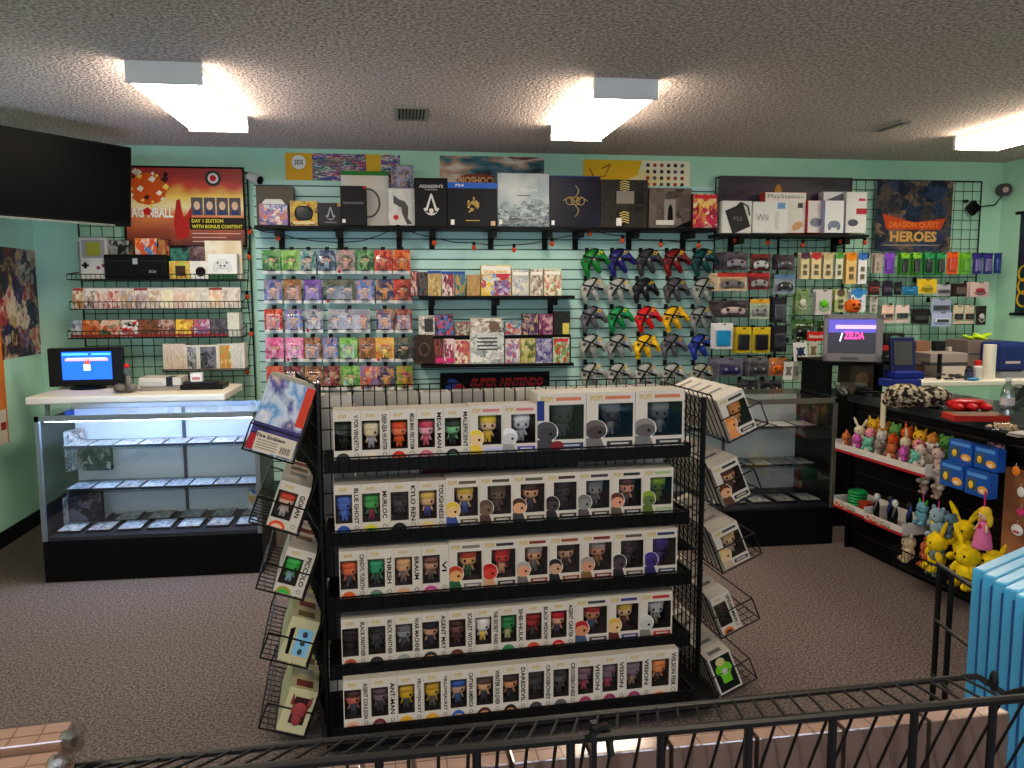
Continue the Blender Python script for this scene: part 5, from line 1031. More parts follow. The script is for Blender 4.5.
# crt stand + tv
p = onT(852, 392, CTOP)
t = thing('television_stand', 'black box stand under the tube television at the end of the counter', 'stand', (3.02, 5.12, 0))
sx_a, sx_b = onY(829, 380, 5.12).x, onY(884, 380, 5.12).x
zt2 = onY(850, 361.5, 5.12).z
t.location = ((sx_a+sx_b)/2, 5.12, 0); ww = (sx_b-sx_a)/2
MB().box(-ww, ww, 0, .4, 0, .9).build('cabinet', mt((9, 9, 11), .5, 0, 0, 1, .12), t); 
for s in (-1, 1): MB().box(s*ww-.015*s-.012, s*ww-.015*s+.012, 0.01, .39, .9, zt2).build('upright', BLK, t)
MB().box(-ww-.02, ww+.02, -.02, .42, zt2-.025, zt2).build('top_board', BLK, t)
t = thing('speaker_box', 'taupe metallic box under the tube television', 'box', (onY(862, 380, 5.2).x, 5.2, .9))
MB().box(-.085, .085, 0, .15, 0, onY(862, 364, 5.2).z-.9).build('carton', mt((96, 80, 68), .4), t); MB().ell((0, -.002, .1), .05, .004, .05, 12, 6).build('round_emblem', mt((150, 120, 80), .4), t)
cx, z, w, h = rect(824, 313, 882, 360, 5.1)
t = thing('tube_television', 'silver tube television showing a pink logo on its screen beside the counter', 'television', (cx, 5.1, zt2), (0, 0, rd(-26))); t.scale = (.92, .92, .97)
h = z+h-zt2
b = MB(); TVS = mt((128, 122, 120), .35, .2)
b.box(-w/2, -w*.42+.0, 0, .06, 0, h); b.box(w*.38, w/2, 0, .06, 0, h); b.box(-w/2, w/2, 0, .06, h*.9, h); b.box(-w/2, w/2, 0, .06, 0, h*.17)
b.build('front_bezel', TVS, t, bevel=.004)
b = MB(); b.box(-w*.46, w*.46, .06, .14, .02, h*.97); b.obox(Vector((0, .24, h*.5)), Vector((w*.32, 0, 0)), Vector((0, .11, 0)), Vector((0, 0, h*.34))); b.build('rear_shell', mt((60, 58, 60), .5), t, bevel=.01)
sc_ = MB().box(-w*.42, w*.38, .008, .02, h*.17, h*.9).build('screen', mt((56, 54, 62), .2, 0, .25), t)
b = MB(); b.box(-w*.42, w*.38, .006, .008, h*.62, h*.9, 0); b.box(-w*.3, w*.38, .005, .006, h*.7, h*.78, 1)
b.build('sky_picture', [mt((90, 84, 180), .4, 0, .6), mt((206, 170, 226), .4, 0, .7)], sc_)
txt(sc_, 'ZELDA', w*.02, h*.56, w*.34, h*.16, .004, mt((226, 70, 150), .4, 0, .9), bold=.05)
MB().obox(Vector((-w*.2, .005, h*.52)), Vector((w*.02, 0, h*.09)), Vector((0, .001, 0)), Vector((-.004, 0, .004))).build('sword_picture', mt((220, 220, 230), .4, 0, .8), sc_)
MB().box(-w*.2, w*.1, -.004, 0, h*.04, h*.1).build('control_panel', mt((90, 86, 86), .4), t)
# pumpkin on tv
cx, z, w, h = rect(844.5, 299, 860.5, 312.5, 5.2)
t = thing('pumpkin', 'small orange jack-o-lantern on top of the tube television', 'pumpkin', (cx, 5.2, zt2+(rect(824, 313, 882, 360, 5.1)[1]+rect(824, 313, 882, 360, 5.1)[3]-zt2)))
b = MB()
for i in range(8): b.ell((.018*cos(i*pi/4), .018*sin(i*pi/4), h*.5), w*.33, w*.33, h*.5, 10, 8)
b.build('shell', mt((220, 96, 16), .5), t, smooth=True); MB().cyl((0, 0, h*.95), (.004, 0, h*1.15), .008, .006, 6).build('stem', mt((60, 80, 30), .6), t)
b = MB()
for q in (-1, 1): b.prism([(q*.02-.008, h*.55), (q*.02+.008, h*.55), (q*.02, h*.72)], -w*.52, -w*.4)
b.box(-.02, .02, -w*.52, -w*.4, h*.3, h*.38); b.build('carved_face', BLK, t)
# glass bowl
p = onT(850, 394, CTOP)
t = thing('glass_bowl', 'clear cut glass bowl in front of the black stand below the tube television', 'bowl', (p.x, 4.95, CTOP))
if 1:
    cbw = onY(850, 391, 4.62); t.location = (cbw.x, 4.62, CTOP)
    MB().lathe((0, 0, 0), [(.04, 0), (.05, .006), (.09, .045), (.1, .07), (.095, .07), (.085, .045), (.045, .012)], 18).build('bowl', clear('bowlglass', (200, 205, 205), .35, .1), t)
# cables bundle
t = thing('cable_bundle', 'tangle of black cables on the counter below the glass bowl', 'cables', onT(866, 396)); t.location.z = CTOP
b = MB(); random.seed(8)
for i in range(7):
    c_ = Vector((random.uniform(-.05, .12), random.uniform(-.05, .06), .008+.005*i)); r = random.uniform(.04, .07)
    b.tube([c_+Vector((r*cos(q*pi/5), r*.7*sin(q*pi/5), 0)) for q in range(11)], .005, 5)
b.build('coils', BLK, t)
# camouflage cap
p = onT(918, 407)
t = thing('camouflage_cap', 'crumpled cream and black camouflage cap lying on the black counter', 'cap', (p.x, p.y, CTOP), (0, 0, rd(-10)))
camo = noisemat('camouflage_cloth', (34, 30, 28), (196, 180, 150), 34, .2, .9, .01, 2, 'Object', (.48, .56))
b = MB(); random.seed(12)
for i in range(16): b.ell((random.uniform(-.14, .12), random.uniform(-.08, .08), .03+random.uniform(0, .05)), random.uniform(.04, .08), random.uniform(.04, .07), random.uniform(.03, .05), 10, 6, rot=Matrix.Rotation(random.uniform(-.5, .5), 3, 'Y'))
b.ell((-.08, .0, .07), .1, .09, .06, 14, 8); b.ell((.06, .0, .06), .11, .09, .06, 14, 8); b.build('crown', camo, t, smooth=True)
MB().ell((.14, -.03, .03), .1, .08, .012, 14, 6, rot=Matrix.Rotation(.15, 3, 'Y')).build('brim', camo, t, smooth=True)
# white post + scanner handle at counter corner
p = onC(882, 452, .03)
t = thing('paper_strap', 'pale cream strap hanging over the front edge of the counter', 'strap', (onC(882, 440, .04).x, onC(882, 440, .04).y, CTOP-.16), (0, 0, FR))
MB().box(-.02, .02, -.004, .002, 0, .2).build('strap', mt((206, 200, 170), .6), t)
t = thing('pen_stylus', 'black stylus with white tip leaning at the counter front edge', 'stylus', onC(893, 438, .06)); MB().cyl((0, 0, -.05), (.08, .05, .06), .007, n=8).build('barrel', BLK, t); MB().cyl((-.016, -.01, -.072), (0, 0, -.05), .003, .007, 8).build('tip', WHT, t)
# red controller blob and red book
p = onT(968, 410)
t = thing('red_game_console', 'glossy red three-lobed game accessory on the black counter', 'game accessory', (p.x, p.y, CTOP), (0, 0, rd(-8)))
b = MB(); b.ell((0, .02, .03), .11, .05, .028, 16, 8, e=.8)
for x in (-.075, 0, .075): b.ell((x, -.03, .02), .028, .055, .02, 12, 8)
b.build('shell', mt((190, 20, 30), .3), t, smooth=True)
p = onT(975, 420)
t = thing('red_book', 'flat red covered book lying on the counter in front of the red accessory', 'book', (p.x, p.y-.02, CTOP), (0, 0, rd(-12)))
MB().box(-.13, .13, -.04, .1, 0, .03).build('cover', mt((180, 40, 30), .4), t, bevel=.003); MB().box(-.12, .132, -.035, .09, .004, .026).build('pages', mt((150, 110, 80), .6), t); MB().box(-.1, .13, -.03, .09, .03, .031).build('cover_print', mt((120, 84, 60), .5), t)
# bottle
p = onT(1006, 421)
t = thing('water_bottle', 'clear plastic water bottle standing on the counter at right', 'bottle', (p.x, p.y, CTOP))
MB().lathe((0, 0, 0), [(.028, 0), (.031, .01), (.031, .05), (.028, .06), (.031, .07), (.031, .13), (.022, .165), (.012, .185), (.012, .195)], 16).build('body', clear('bottle', (215, 222, 222), .25, .1), t, smooth=True)
MB().lathe((0, 0, .195), [(.014, 0), (.014, .015)], 12).build('cap', WHT, t); MB().lathe((0, 0, .08), [(.032, 0), (.032, .035)], 16).build('label', mt((200, 190, 190), .5), t)
# tape gun / headset
p = onT(1016, 409)
t = thing('tape_dispenser', 'dark grey tape dispenser on the counter at the right edge', 'tape dispenser', (p.x+.02, p.y, CTOP), (0, 0, rd(20)))
b = MB(); b.cyl((0, -.02, .07), (0, .02, .07), .06, n=20); b.build('wheel', mt((40, 40, 44), .4), t); MB().obox(Vector((-.04, 0, .03)), Vector((.06, 0, .03)), Vector((0, .025, 0)), Vector((-.01, 0, .02))).build('body', mt((70, 70, 74), .4), t, bevel=.004); MB().tube([Vector((.05, 0, .04)), Vector((.12, 0, .01)), Vector((.2, -.02, .012))], .012, 6).build('handle', BLK, t)
p = onT(1003, 431)
t = thing('snack_packet', 'crinkled clear packet of tan snacks near the counter front edge', 'packet', (p.x, p.y, CTOP), (0, 0, rd(-15)))
b = MB(); random.seed(3)
for i in range(40): b.ell((random.uniform(-.055, .055), random.uniform(-.04, .04), .01+random.uniform(0, .022)), .012, .007, .006, 6, 4, rot=Matrix.Rotation(random.uniform(0, 3), 3, 'Z'))
tag(b.build('snacks', mt((200, 170, 130), .6), t), kind='stuff'); MB().ell((0, 0, .02), .08, .055, .024, 14, 8, e=.7).build('wrapper', CLR, t, smooth=True)
p = onT(1018, 436)
for i in range(3):
    t = thing('paper_card', f'printed card lying on the counter right of the snack packet, {("lowest", "middle", "topmost")[i]}', 'card', (p.x+.02+.01*i, p.y+.01*i, CTOP+.004*i), (0, 0, rd(10*i))); MB().box(-.05, .05, -.035, .035, 0, .0035).build('sheet', mt(((150, 140, 130), (90, 86, 90), (206, 200, 196))[i], .5), t)
# white wall table at the back right
zT = .99
ta, tb = onZ(922, 382, zT), onZ(1024, 378, zT)
yT = ta.y
t = thing('folding_table', 'white table behind the counter at the right carrying consoles and bottles', 'table', (ta.x-.1, yT, 0))
MB().box(0, XR-.03-ta.x+.1, 0, .62, zT-.035, zT).build('tabletop', mt((226, 220, 208), .5), t, bevel=.006)
for x in (.1, XR-.2-ta.x+.1):
    for y in (.06, .55): MB().cyl((x, y, 0), (x, y, zT-.035), .015, n=8).build('leg', GRY, t)
def onTB(px, inward=.1): return onY(px, 380, yT+inward).x
def tobj(name, label, cat, x0, y0, x1, y1, inward, dep, col, rough=.5, bevel=.004, rz=0, floor=None):
    cx, z, w, h = rect(x0, y0, x1, y1, yT+inward); base = zT if floor is None else floor; h = max(.01, z+h-base)
    t = thing(name, label, cat, (cx, yT+inward, base), (0, 0, rz))
    MB().box(-w/2, w/2, 0, dep, 0, h).build('body', mt(col, rough), t, bevel=bevel); return t, w, h
t, w, h = tobj('grey_box', 'large grey-brown box behind the paper roll and navy case', 'box', 966, 340, 1003, 378, .33, .25, (110, 98, 92)); gbz = zT+h; gbx = t.location.x; gby = t.location.y
MB().box(-w*.45, w*.45, -.002, 0, h*.6, h*.63).build('seam', DGR, t)
t = thing('neon_cloth', 'crumpled neon green-yellow cloth on top of the large grey box', 'cloth', (onY(979, 338, gby+.08).x, gby+.08, gbz))
b = MB(); random.seed(5)
for i in range(7): b.ell((random.uniform(-.1, .07), random.uniform(-.03, .03), .012+random.uniform(0, .02)), .05, .03, .013, 10, 5, rot=Matrix.Rotation(random.uniform(-.4, .4), 3, 'Y'))
b.build('folds', mt((170, 206, 40), .7), t, smooth=True)
t, w, h = tobj('navy_case', 'rounded navy blue carrying case on a silver base at the right edge', 'case', 999.5, 342, 1030, 367, .12, .22, (28, 44, 100), .5, .03, floor=zT+.045)
MB().box(-w*.3, w*.2, -.002, 0, h*.28, h*.36).build('name_plate', mt((190, 170, 170), .4), t); MB().box(-w*.45, w*.5, .0, .22, -.045, 0).build('silver_base', mt((130, 130, 136), .4), t)
cx, z, w, h = rect(986, 342, 999, 377, yT+.06)
t = thing('paper_towel_roll', 'white paper towel roll standing on the white table', 'paper towel roll', (cx, yT+.09, zT)); MB().lathe((0, 0, 0), [(w/2, 0), (w/2, h*1.0), (w*.16, h*1.0)], 22).build('roll', mt((226, 220, 206), .8), t)
cx, z, w, h = rect(974.5, 356, 983.5, 378, yT+.05)
t = thing('spray_bottle', 'white spray can with red cap left of the paper towel roll', 'bottle', (cx, yT+.06, zT)); MB().lathe((0, 0, 0), [(.029, 0), (.029, .09), (.02, .1)], 14).build('can', mt((214, 210, 206), .4), t); MB().lathe((0, 0, .1), [(.022, 0), (.022, .03), (.016, .036)], 14).build('cap', RED, t)
cx, z, w, h = rect(966, 360, 974.5, 378, yT+.05)
t = thing('dark_bottle', 'small dark blue-black bottle left of the red capped can', 'bottle', (cx, yT+.06, zT)); MB().lathe((0, 0, 0), [(.027, 0), (.027, .07), (.014, .085), (.014, .1)], 12).build('body', mt((24, 26, 44), .3), t); MB().lathe((0, 0, .02), [(.028, 0), (.028, .04)], 12).build('label', mt((70, 74, 100), .5), t)
t, w, h = tobj('game_console', 'stacked pale console with dark slot band on the white table, upper', 'game console', 930, 353, 968, 365, .2, .22, (150, 140, 134), floor=zT+.09)
MB().box(-w/2-.001, w/2+.001, -.001, .1, 0, h*.25).build('dark_band', DGR, t)
t, w, h = tobj('game_console', 'stacked pale console on the white table, lower, under the banded one', 'game console', 942, 366, 966, 377, .2, .22, (190, 180, 172)); t.location.z = zT
for ch in KIDS(t): ch.scale = (1, 1, .085/h)
t, w, h = tobj('black_can', 'white cup with black canister standing behind the pale consoles', 'can', 936, 341, 946, 352, .45, .06, (30, 28, 32), .4, floor=zT+.14)
MB().box(-w/2-.001, w/2+.001, -.002, .06, -.14, 0).build('white_cup', WHT, t)
for i, (x0, x1) in enumerate(((925, 933), (947, 953), (956, 962))):
    t, w, h = tobj('white_cup', f'pale small jar behind the consoles, {ORD[i]} from left', 'jar', x0, 350-3*(i == 1), x1, 376, .5, .04, (200, 190, 178))
t, w, h = tobj('brown_box', 'brown cardboard box behind the red crates on the white table', 'box', 915, 341, 931, 372, .4, .1, (130, 90, 70))
t, w, h = tobj('cable_holder', 'thin black upright charger between the pale consoles', 'charger', 939, 354, 942.5, 377, .12, .03, (20, 20, 22))
t = thing('cable_bundle', 'grey cable heap lying on the front of the white table', 'cables', (onTB(950, .06), yT+.07, zT)); b = MB(); random.seed(9)
for i in range(6):
    c_ = Vector((random.uniform(-.1, .1), random.uniform(-.02, .02), .01+.006*i)); r = random.uniform(.03, .05); b.tube([c_+Vector((r*cos(q*pi/5), r*.6*sin(q*pi/5), .004*(q % 2))) for q in range(11)], .005, 5)
b.build('coils', mt((60, 58, 60), .5), t)
t = thing('blue_pouch', 'small sky blue folded pouch in front of the red capped can', 'pouch', (onTB(973, .02), yT+.02, zT)); MB().ell((0, 0, .01), .05, .02, .012, 12, 6).build('pouch', mt((60, 130, 180), .6), t, smooth=True)
# red black crates, blue handheld, on counter far end
def cobj(name, label, cat, x0, y0, x1, y1, Y, dep, base, col, rough=.5, bevel=.004, rz=0):
    cx, z, w, h = rect(x0, y0, x1, y1, Y); h = max(.01, z+h-base); t = thing(name, label, cat, (cx, Y, base), (0, 0, rz)); MB().box(-w/2, w/2, 0, dep, 0, h).build('body', mt(col, rough), t, bevel=bevel); return t, w, h
t, w, h = cobj('stack_of_cases', 'black crate with red lid at the far end behind the counter', 'crate', 881, 345, 905, 388, 5.35, .25, .95, (24, 20, 22))
MB().box(-w/2-.004, w/2+.004, -.004, .25, h-.035, h).build('red_lid', mt((170, 36, 40), .5), t); b = MB()
for z in (.3, .5, .7): b.box(-w*.35, w*.4, -.002, 0, h*z, h*z+.006)
b.build('pale_lines', mt((170, 166, 166), .5), t)
zz = .95+h
t, w, h = cobj('dark_case', 'dark tilted case with green print on top of the red-lidded crate', 'case', 885, 333, 905, 344.5, 5.45, .1, zz, (30, 32, 32)); MB().ell((0, -.003, h*.5), w*.3, .002, h*.3, 10, 5).build('green_print', mt((60, 130, 90), .5), t)
cx, z, w, h = rect(889, 375, 921, 386, 4.95)
t = thing('blue_box', 'flat blue box under the blue handheld screen device at the counter end', 'box', (cx, 4.95, CTOP-.0), (0, 0, rd(-6))); MB().box(-w/2, w/2, 0, .14, 0, .05).build('carton', mt((40, 56, 140), .45), t, bevel=.004)
t = thing('screen_device', 'dark blue device with a tilted dark grey screen at the counter end', 'gadget', (onY(910, 372, 4.97).x, 5.0, CTOP+.051), (0, 0, rd(-6)))
MB().box(-.1, .1, -.04, .12, 0, .05).build('base', mt((30, 44, 130), .4), t, bevel=.01)
b = MB(); b.obox(Vector((0, .08, .16)), Vector((.085, 0, 0)), Vector((0, .012, 0)), Vector((0, .02, .11))); b.build('lid', mt((34, 40, 84), .4), t, bevel=.004)
b = MB(); b.obox(Vector((0, .066, .165)), Vector((.062, 0, 0)), Vector((0, .002, 0)), Vector((0, .014, .078))); b.build('screen', mt((74, 74, 76), .2), t)
# ---------------------------------------------------------------- string lights
t = thing('string_lights', 'black cord of small orange bulbs draped under the top shelf and down beside it', 'string lights', (0, 0, 0))
bl = [(247, 372), (251, 334), (247, 297), (249, 257), (249.5, 232), (278, 238), (316, 246), (362, 246), (398, 231), (434, 243), (474, 248), (514, 250), (552, 244), (590, 234), (622.5, 241), (661, 245), (698.6, 246), (735, 240.5), (768, 243), (803, 245.5), (841, 242), (865, 243)]
Ys_ = 5.99
pts = [onY(x, y-5, Ys_ if x > 252 else 6.12) for x, y in bl]
t.location = pts[0]; o0 = pts[0].copy()
b = MB(); 
for p_, q_ in zip(pts[:-1], pts[1:]):
    mid = (p_+q_)/2-Vector((0, 0, .012)); b.tube([p_-o0, mid-o0, q_-o0], .0035, 5)
b.build('cord', BLK, t)
for i, p_ in enumerate(pts):
    if i in (6, 7): continue
    b = MB(); c_ = p_-o0; b.cyl(c_+Vector((0, 0, .008)), c_-Vector((0, 0, .018)), .011, n=8, m=0); b.ell(c_-Vector((0, 0, .034)), .017, .017, .021, 10, 8, 1); b.build('bulb', [BLK, mt((190, 70, 30), .3)], t, smooth=True)
# ---------------------------------------------------------------- central display rack
TH = rd(4.1); GU = Vector((cos(TH), sin(TH), 0)); GN = Vector((-sin(TH), cos(TH), 0)); GO = Vector((-.282, 2.868, 0))
def GW(s, tt_, z): return GO+GU*s+GN*tt_+Vector((0, 0, z))
def onG(x, y, tt_):
    p = onplane(x, y, GO+GN*tt_, GN); q = p-GO; return q.dot(GU), p.z
WG, DG, HG = 1.43, .56, 1.278
t = thing('display_rack', 'black wire display rack in the middle of the carpet holding boxed figures', 'display rack', GO, (0, 0, TH))
def grid(b, p, q, H, z0, r=.0022, sp_=.05):   # vertical grid between p and q
    p = Vector(p); q = Vector(q); L = (q-p).length; n = max(1, int(round(L/sp_))); m = int(round((H-z0)/.075))
    for i in range(n+1): a = p.lerp(q, i/n); b.cyl(a+Vector((0, 0, z0)), a+Vector((0, 0, H)), r, n=4)
    for j in range(m+1): z = z0+(H-z0)*j/m; b.cyl(p+Vector((0, 0, z)), q+Vector((0, 0, z)), r, n=4)
for nm, p, q in (('front_grid', (0, 0, 0), (1.31, 0, 0)), ('back_grid', (0, DG, 0), (WG, DG, 0)), ('side_grid', (0, 0, 0), (-.1, DG, 0)), ('side_grid', (WG, 0, 0), (WG, DG, 0))):
    b = MB(); grid(b, p, q, HG if p[0] == 0 and nm != 'back_grid' else 1.19, .07, r=.0022 if nm != 'side_grid' else .003, sp_=.038 if nm != 'side_grid' else .04); b.build(nm, BLKM, t)
for x in (0, WG):
    for y in (0, DG):
        x = x if (x or not y) else -.1
        MB().cyl((x, y, .05), (x, y, HG+.01 if x == 0 and y == 0 else 1.2), .011, n=8).build('post', BLKM, t)
        b = MB(); b.cyl((x, y-.01, .025), (x, y+.01, .025), .025, n=12); b.build('caster', mt((36, 36, 38), .4), t)
b = MB(); b.box(0, WG, -.2, .0, .06, .09); b.box(0, WG, 0, DG, .06, .075); b.build('base_shelf', BLK, t)
rowdef = [(-.14, 461, 446), (-.14, 530, 516), (-.17, 596, 577), (-.17, 662, 640), (-.22, 726, 697)]
RZ = []
for (tf, yl, yr) in rowdef:
    RZ.append((onG(335, yl, tf)[1]+onG(680, yr, tf)[1])/2)
for (tf, _, _), z in zip(rowdef, RZ):
    b = MB(); b.box(.02, 1.31, tf-.012, tf-.004, z-.04, z+.004); b.box(.02, 1.31, tf-.004, .2, z-.008, z-.002)
    for s in (.02, 1.31): b.box(s-.004, s+.004, tf-.01, 0, z-.04, z+.01)
    b.build('front_shelf', mt((9, 9, 11), .5, 0, 0, 1, .12), t)
    b = MB(); n = 38
    for i in range(n+1): x = .03+1.27*i/n; b.tube([Vector((x, tf-.013, z-.038)), Vector((x, tf-.014, z+.012))], .0018, 4)
    b.cyl((.02, tf-.014, z+.012), (1.31, tf-.014, z+.012), .003, n=5); b.build('shelf_wires', BLKM, t)
# ---- boxed figures
BM_ = dict(w=mt((206, 198, 186), .5), in_=mt((22, 20, 22), .8))
def fig_head(b, x, z, r, y, face, hair, m0=0):
    pass
def figure(parent, cx, z0, s, y, head, hair, body, eyes=True, side=False):
    b = MB(); b.ell((cx, y, z0+s*.66), .3*s, .24*s, .26*s, 14, 10, 0, .72)
    b.ell((cx, y+.012*s, z0+s*.81), .325*s, .285*s, .17*s, 14, 10, 1, .72)
    b.ell((cx, y, z0+s*.27), .14*s, .11*s, .17*s, 10, 8, 2); b.cyl((cx-.07*s, y, z0), (cx-.06*s, y, z0+.2*s), .055*s, n=8, m=2); b.cyl((cx+.07*s, y, z0), (cx+.06*s, y, z0+.2*s), .055*s, n=8, m=2)
    b.cyl((cx-.12*s, y, z0+.38*s), (cx-.2*s, y-.02*s, z0+.2*s), .04*s, .035*s, 7, 0); b.cyl((cx+.12*s, y, z0+.38*s), (cx+.2*s, y-.02*s, z0+.2*s), .04*s, .035*s, 7, 0)
    if eyes:
        for q in ((-1, 1) if not side else (1,)): b.ell((cx+q*.13*s, y-.225*s, z0+.6*s), .045*s, .03*s, .055*s, 8, 6, 3)
    return b.build('figure', [mt(head, .5), mt(hair, .5), mt(body, .5), BLK], parent, smooth=True)
PNB = mt((196, 172, 110), .5)
def popfront(loc, rot, lbl, head, hair, body, band, w=.114, h=.165, d=.089, grp='', accent=None, hasprint=True, figcol=None, mascot=None):
    t = thing('figure_box', lbl, 'boxed figure', loc, rot, grp)
    L = -w/2; wl, wr, wb, wt = L+w*.24, L+w*.96, h*.2, h*.8
    b = MB(); b.box(L, w/2, 0, d, wt, h); b.box(L, w/2, 0, d, 0, wb); b.box(L, wl, 0, d, wb, wt); b.box(wr, w/2, 0, d, wb, wt); b.box(wl, wr, d-.002, d, wb, wt)
    b.box(wl, wr, d-.006, d-.002, wb, wt, 1); b.box(wl, wl+.001, .002, d, wb, wt, 1); b.box(wr-.001, wr, .002, d, wb, wt, 1); b.box(wl, wr, .002, d, wb, wb+.001, 1); b.box(wl, wr, .002, d, wt-.001, wt, 1)
    b.build('carton', [BM_['w'], BM_['in_']], t)
    MB().box(wl, wr, .0008, .0014, wb, wt).build('window_pane', CLR, t)
    figure(t, (wl+wr)/2, wb+.002, (wt-wb)*.98, d*.5, head, hair, body)
    txt(t, 'POP!', L+w*.2, h*.9, w*.26, h*.1, -.0008, PNB, bold=.06)
    MB().box(L+w*.38, L+w*.9, -.0008, 0, h*.87, h*.93).build('title_bar', mt(accent or band, .5), t)
    MB().box(L+w*.42, L+w*.95, -.0008, 0, h*.05, h*.14).build('name_band', mt(band, .5), t); MB().box(L+w*.5, L+w*.87, -.0012, -.0008, h*.08, h*.11).build('name_lettering', mt((190, 186, 180), .5), t)
    if hasprint:
        b = MB(); x0 = L+w*.17; z0 = h*.34; R = w*.235
        def circ(cx, cz, rx, rz_, y0, y1, m): b.prism([(max(L+.0005, cx+rx*cos(k*pi/9)), cz+rz_*sin(k*pi/9)) for k in range(18)][::-1], y0, y1, m)
        circ(x0, z0, R*1.1, h*.185, -.0012, -.0002, 3); circ(x0, z0+h*.015, R, h*.165, -.0018, -.0012, 1); circ(x0+w*.03, z0-h*.035, R*.86, h*.115, -.0024, -.0018, 0); circ(x0+w*.1, z0-h*.035, R*.16, h*.026, -.003, -.0024, 2)
        b.prism([(L+.0005, .001), (x0+R*.95, .001), (x0+R*.5, z0-h*.13), (L+.0005, z0-h*.13)], -.0016, 0, 4)
        b.build('printed_portrait', [mt(head, .5), mt(hair, .5), BLK, WHT, mt(body, .5)], t)
    return t
def popside(loc, rot, lbl, text, head, hair, body, pr, w=.089, h=.165, d=.114, grp='', tcol=BLK):
    t = thing('figure_box', lbl, 'boxed figure', loc, rot, grp)
    L = -w/2; wl, wr, wb, wt = L+w*.03, L+w*.67, h*.2, h*.8
    b = MB(); b.box(L, w/2, 0, d, wt, h); b.box(L, w/2, 0, d, 0, wb); b.box(L, wl, 0, d, wb, wt); b.box(wr, w/2, 0, d, wb, wt); b.box(wl, wr, d-.002, d, wb, wt)
    b.box(wl, wr, d-.04, d-.036, wb, wt, 1); b.box(wl, wl+.001, .002, d, wb, wt, 1); b.box(wr-.001, wr, .002, d, wb, wt, 1); b.box(wl, wr, .002, d, wb, wb+.001, 1); b.box(wl, wr, .002, d, wt-.001, wt, 1)
    b.build('carton', [BM_['w'], BM_['in_']], t)
    MB().box(wl, wr, .0008, .0014, wb, wt).build('window_pane', CLR, t)
    figure(t, (wl+wr)/2+.002, wb+.002, (wt-wb)*.9, .036, head, hair, body, side=True)
    txt(t, 'POP!', L+w*.33, h*.9, w*.3, h*.08, -.0008, PNB, bold=.06)
    n = len(text); ln = min(h*.74, h*.085*n+.01)
    if text: txt(t, text, L+w*.83, h*(.55), ln, w*.17, -.0008, tcol, rot=-90, bold=.03)
    b = MB(); b.tube([Vector((L+w*.83+w*.07*cos(q*pi/5), -.0006, h*.1+w*.07*sin(q*pi/5))) for q in range(11)], .0009, 4); b.build('number_ring', BLK, t)
    b = MB(); cx = L+w*.33; R = w*.27; pts = [(cx-R, .001), (cx+R, .001)]+[(cx+R*cos(k*pi/10), .001+h*.15*sin(k*pi/10)) for k in range(1, 10)]
    b.prism(pts[::-1], -.001, 0, 0); pts2 = [(cx-R*.7, .001), (cx+R*.7, .001)]+[(cx+R*.7*cos(k*pi/8), .001+h*.08*sin(k*pi/8)) for k in range(1, 8)]; b.prism(pts2[::-1], -.0016, -.001, 1)
    b.build('printed_portrait', [mt(pr, .5), mt(head, .5)], t)
    return t
TIER = ['top', 'second', 'third', 'fourth', 'bottom']
SK = (206, 160, 128); K = (24, 24, 26)
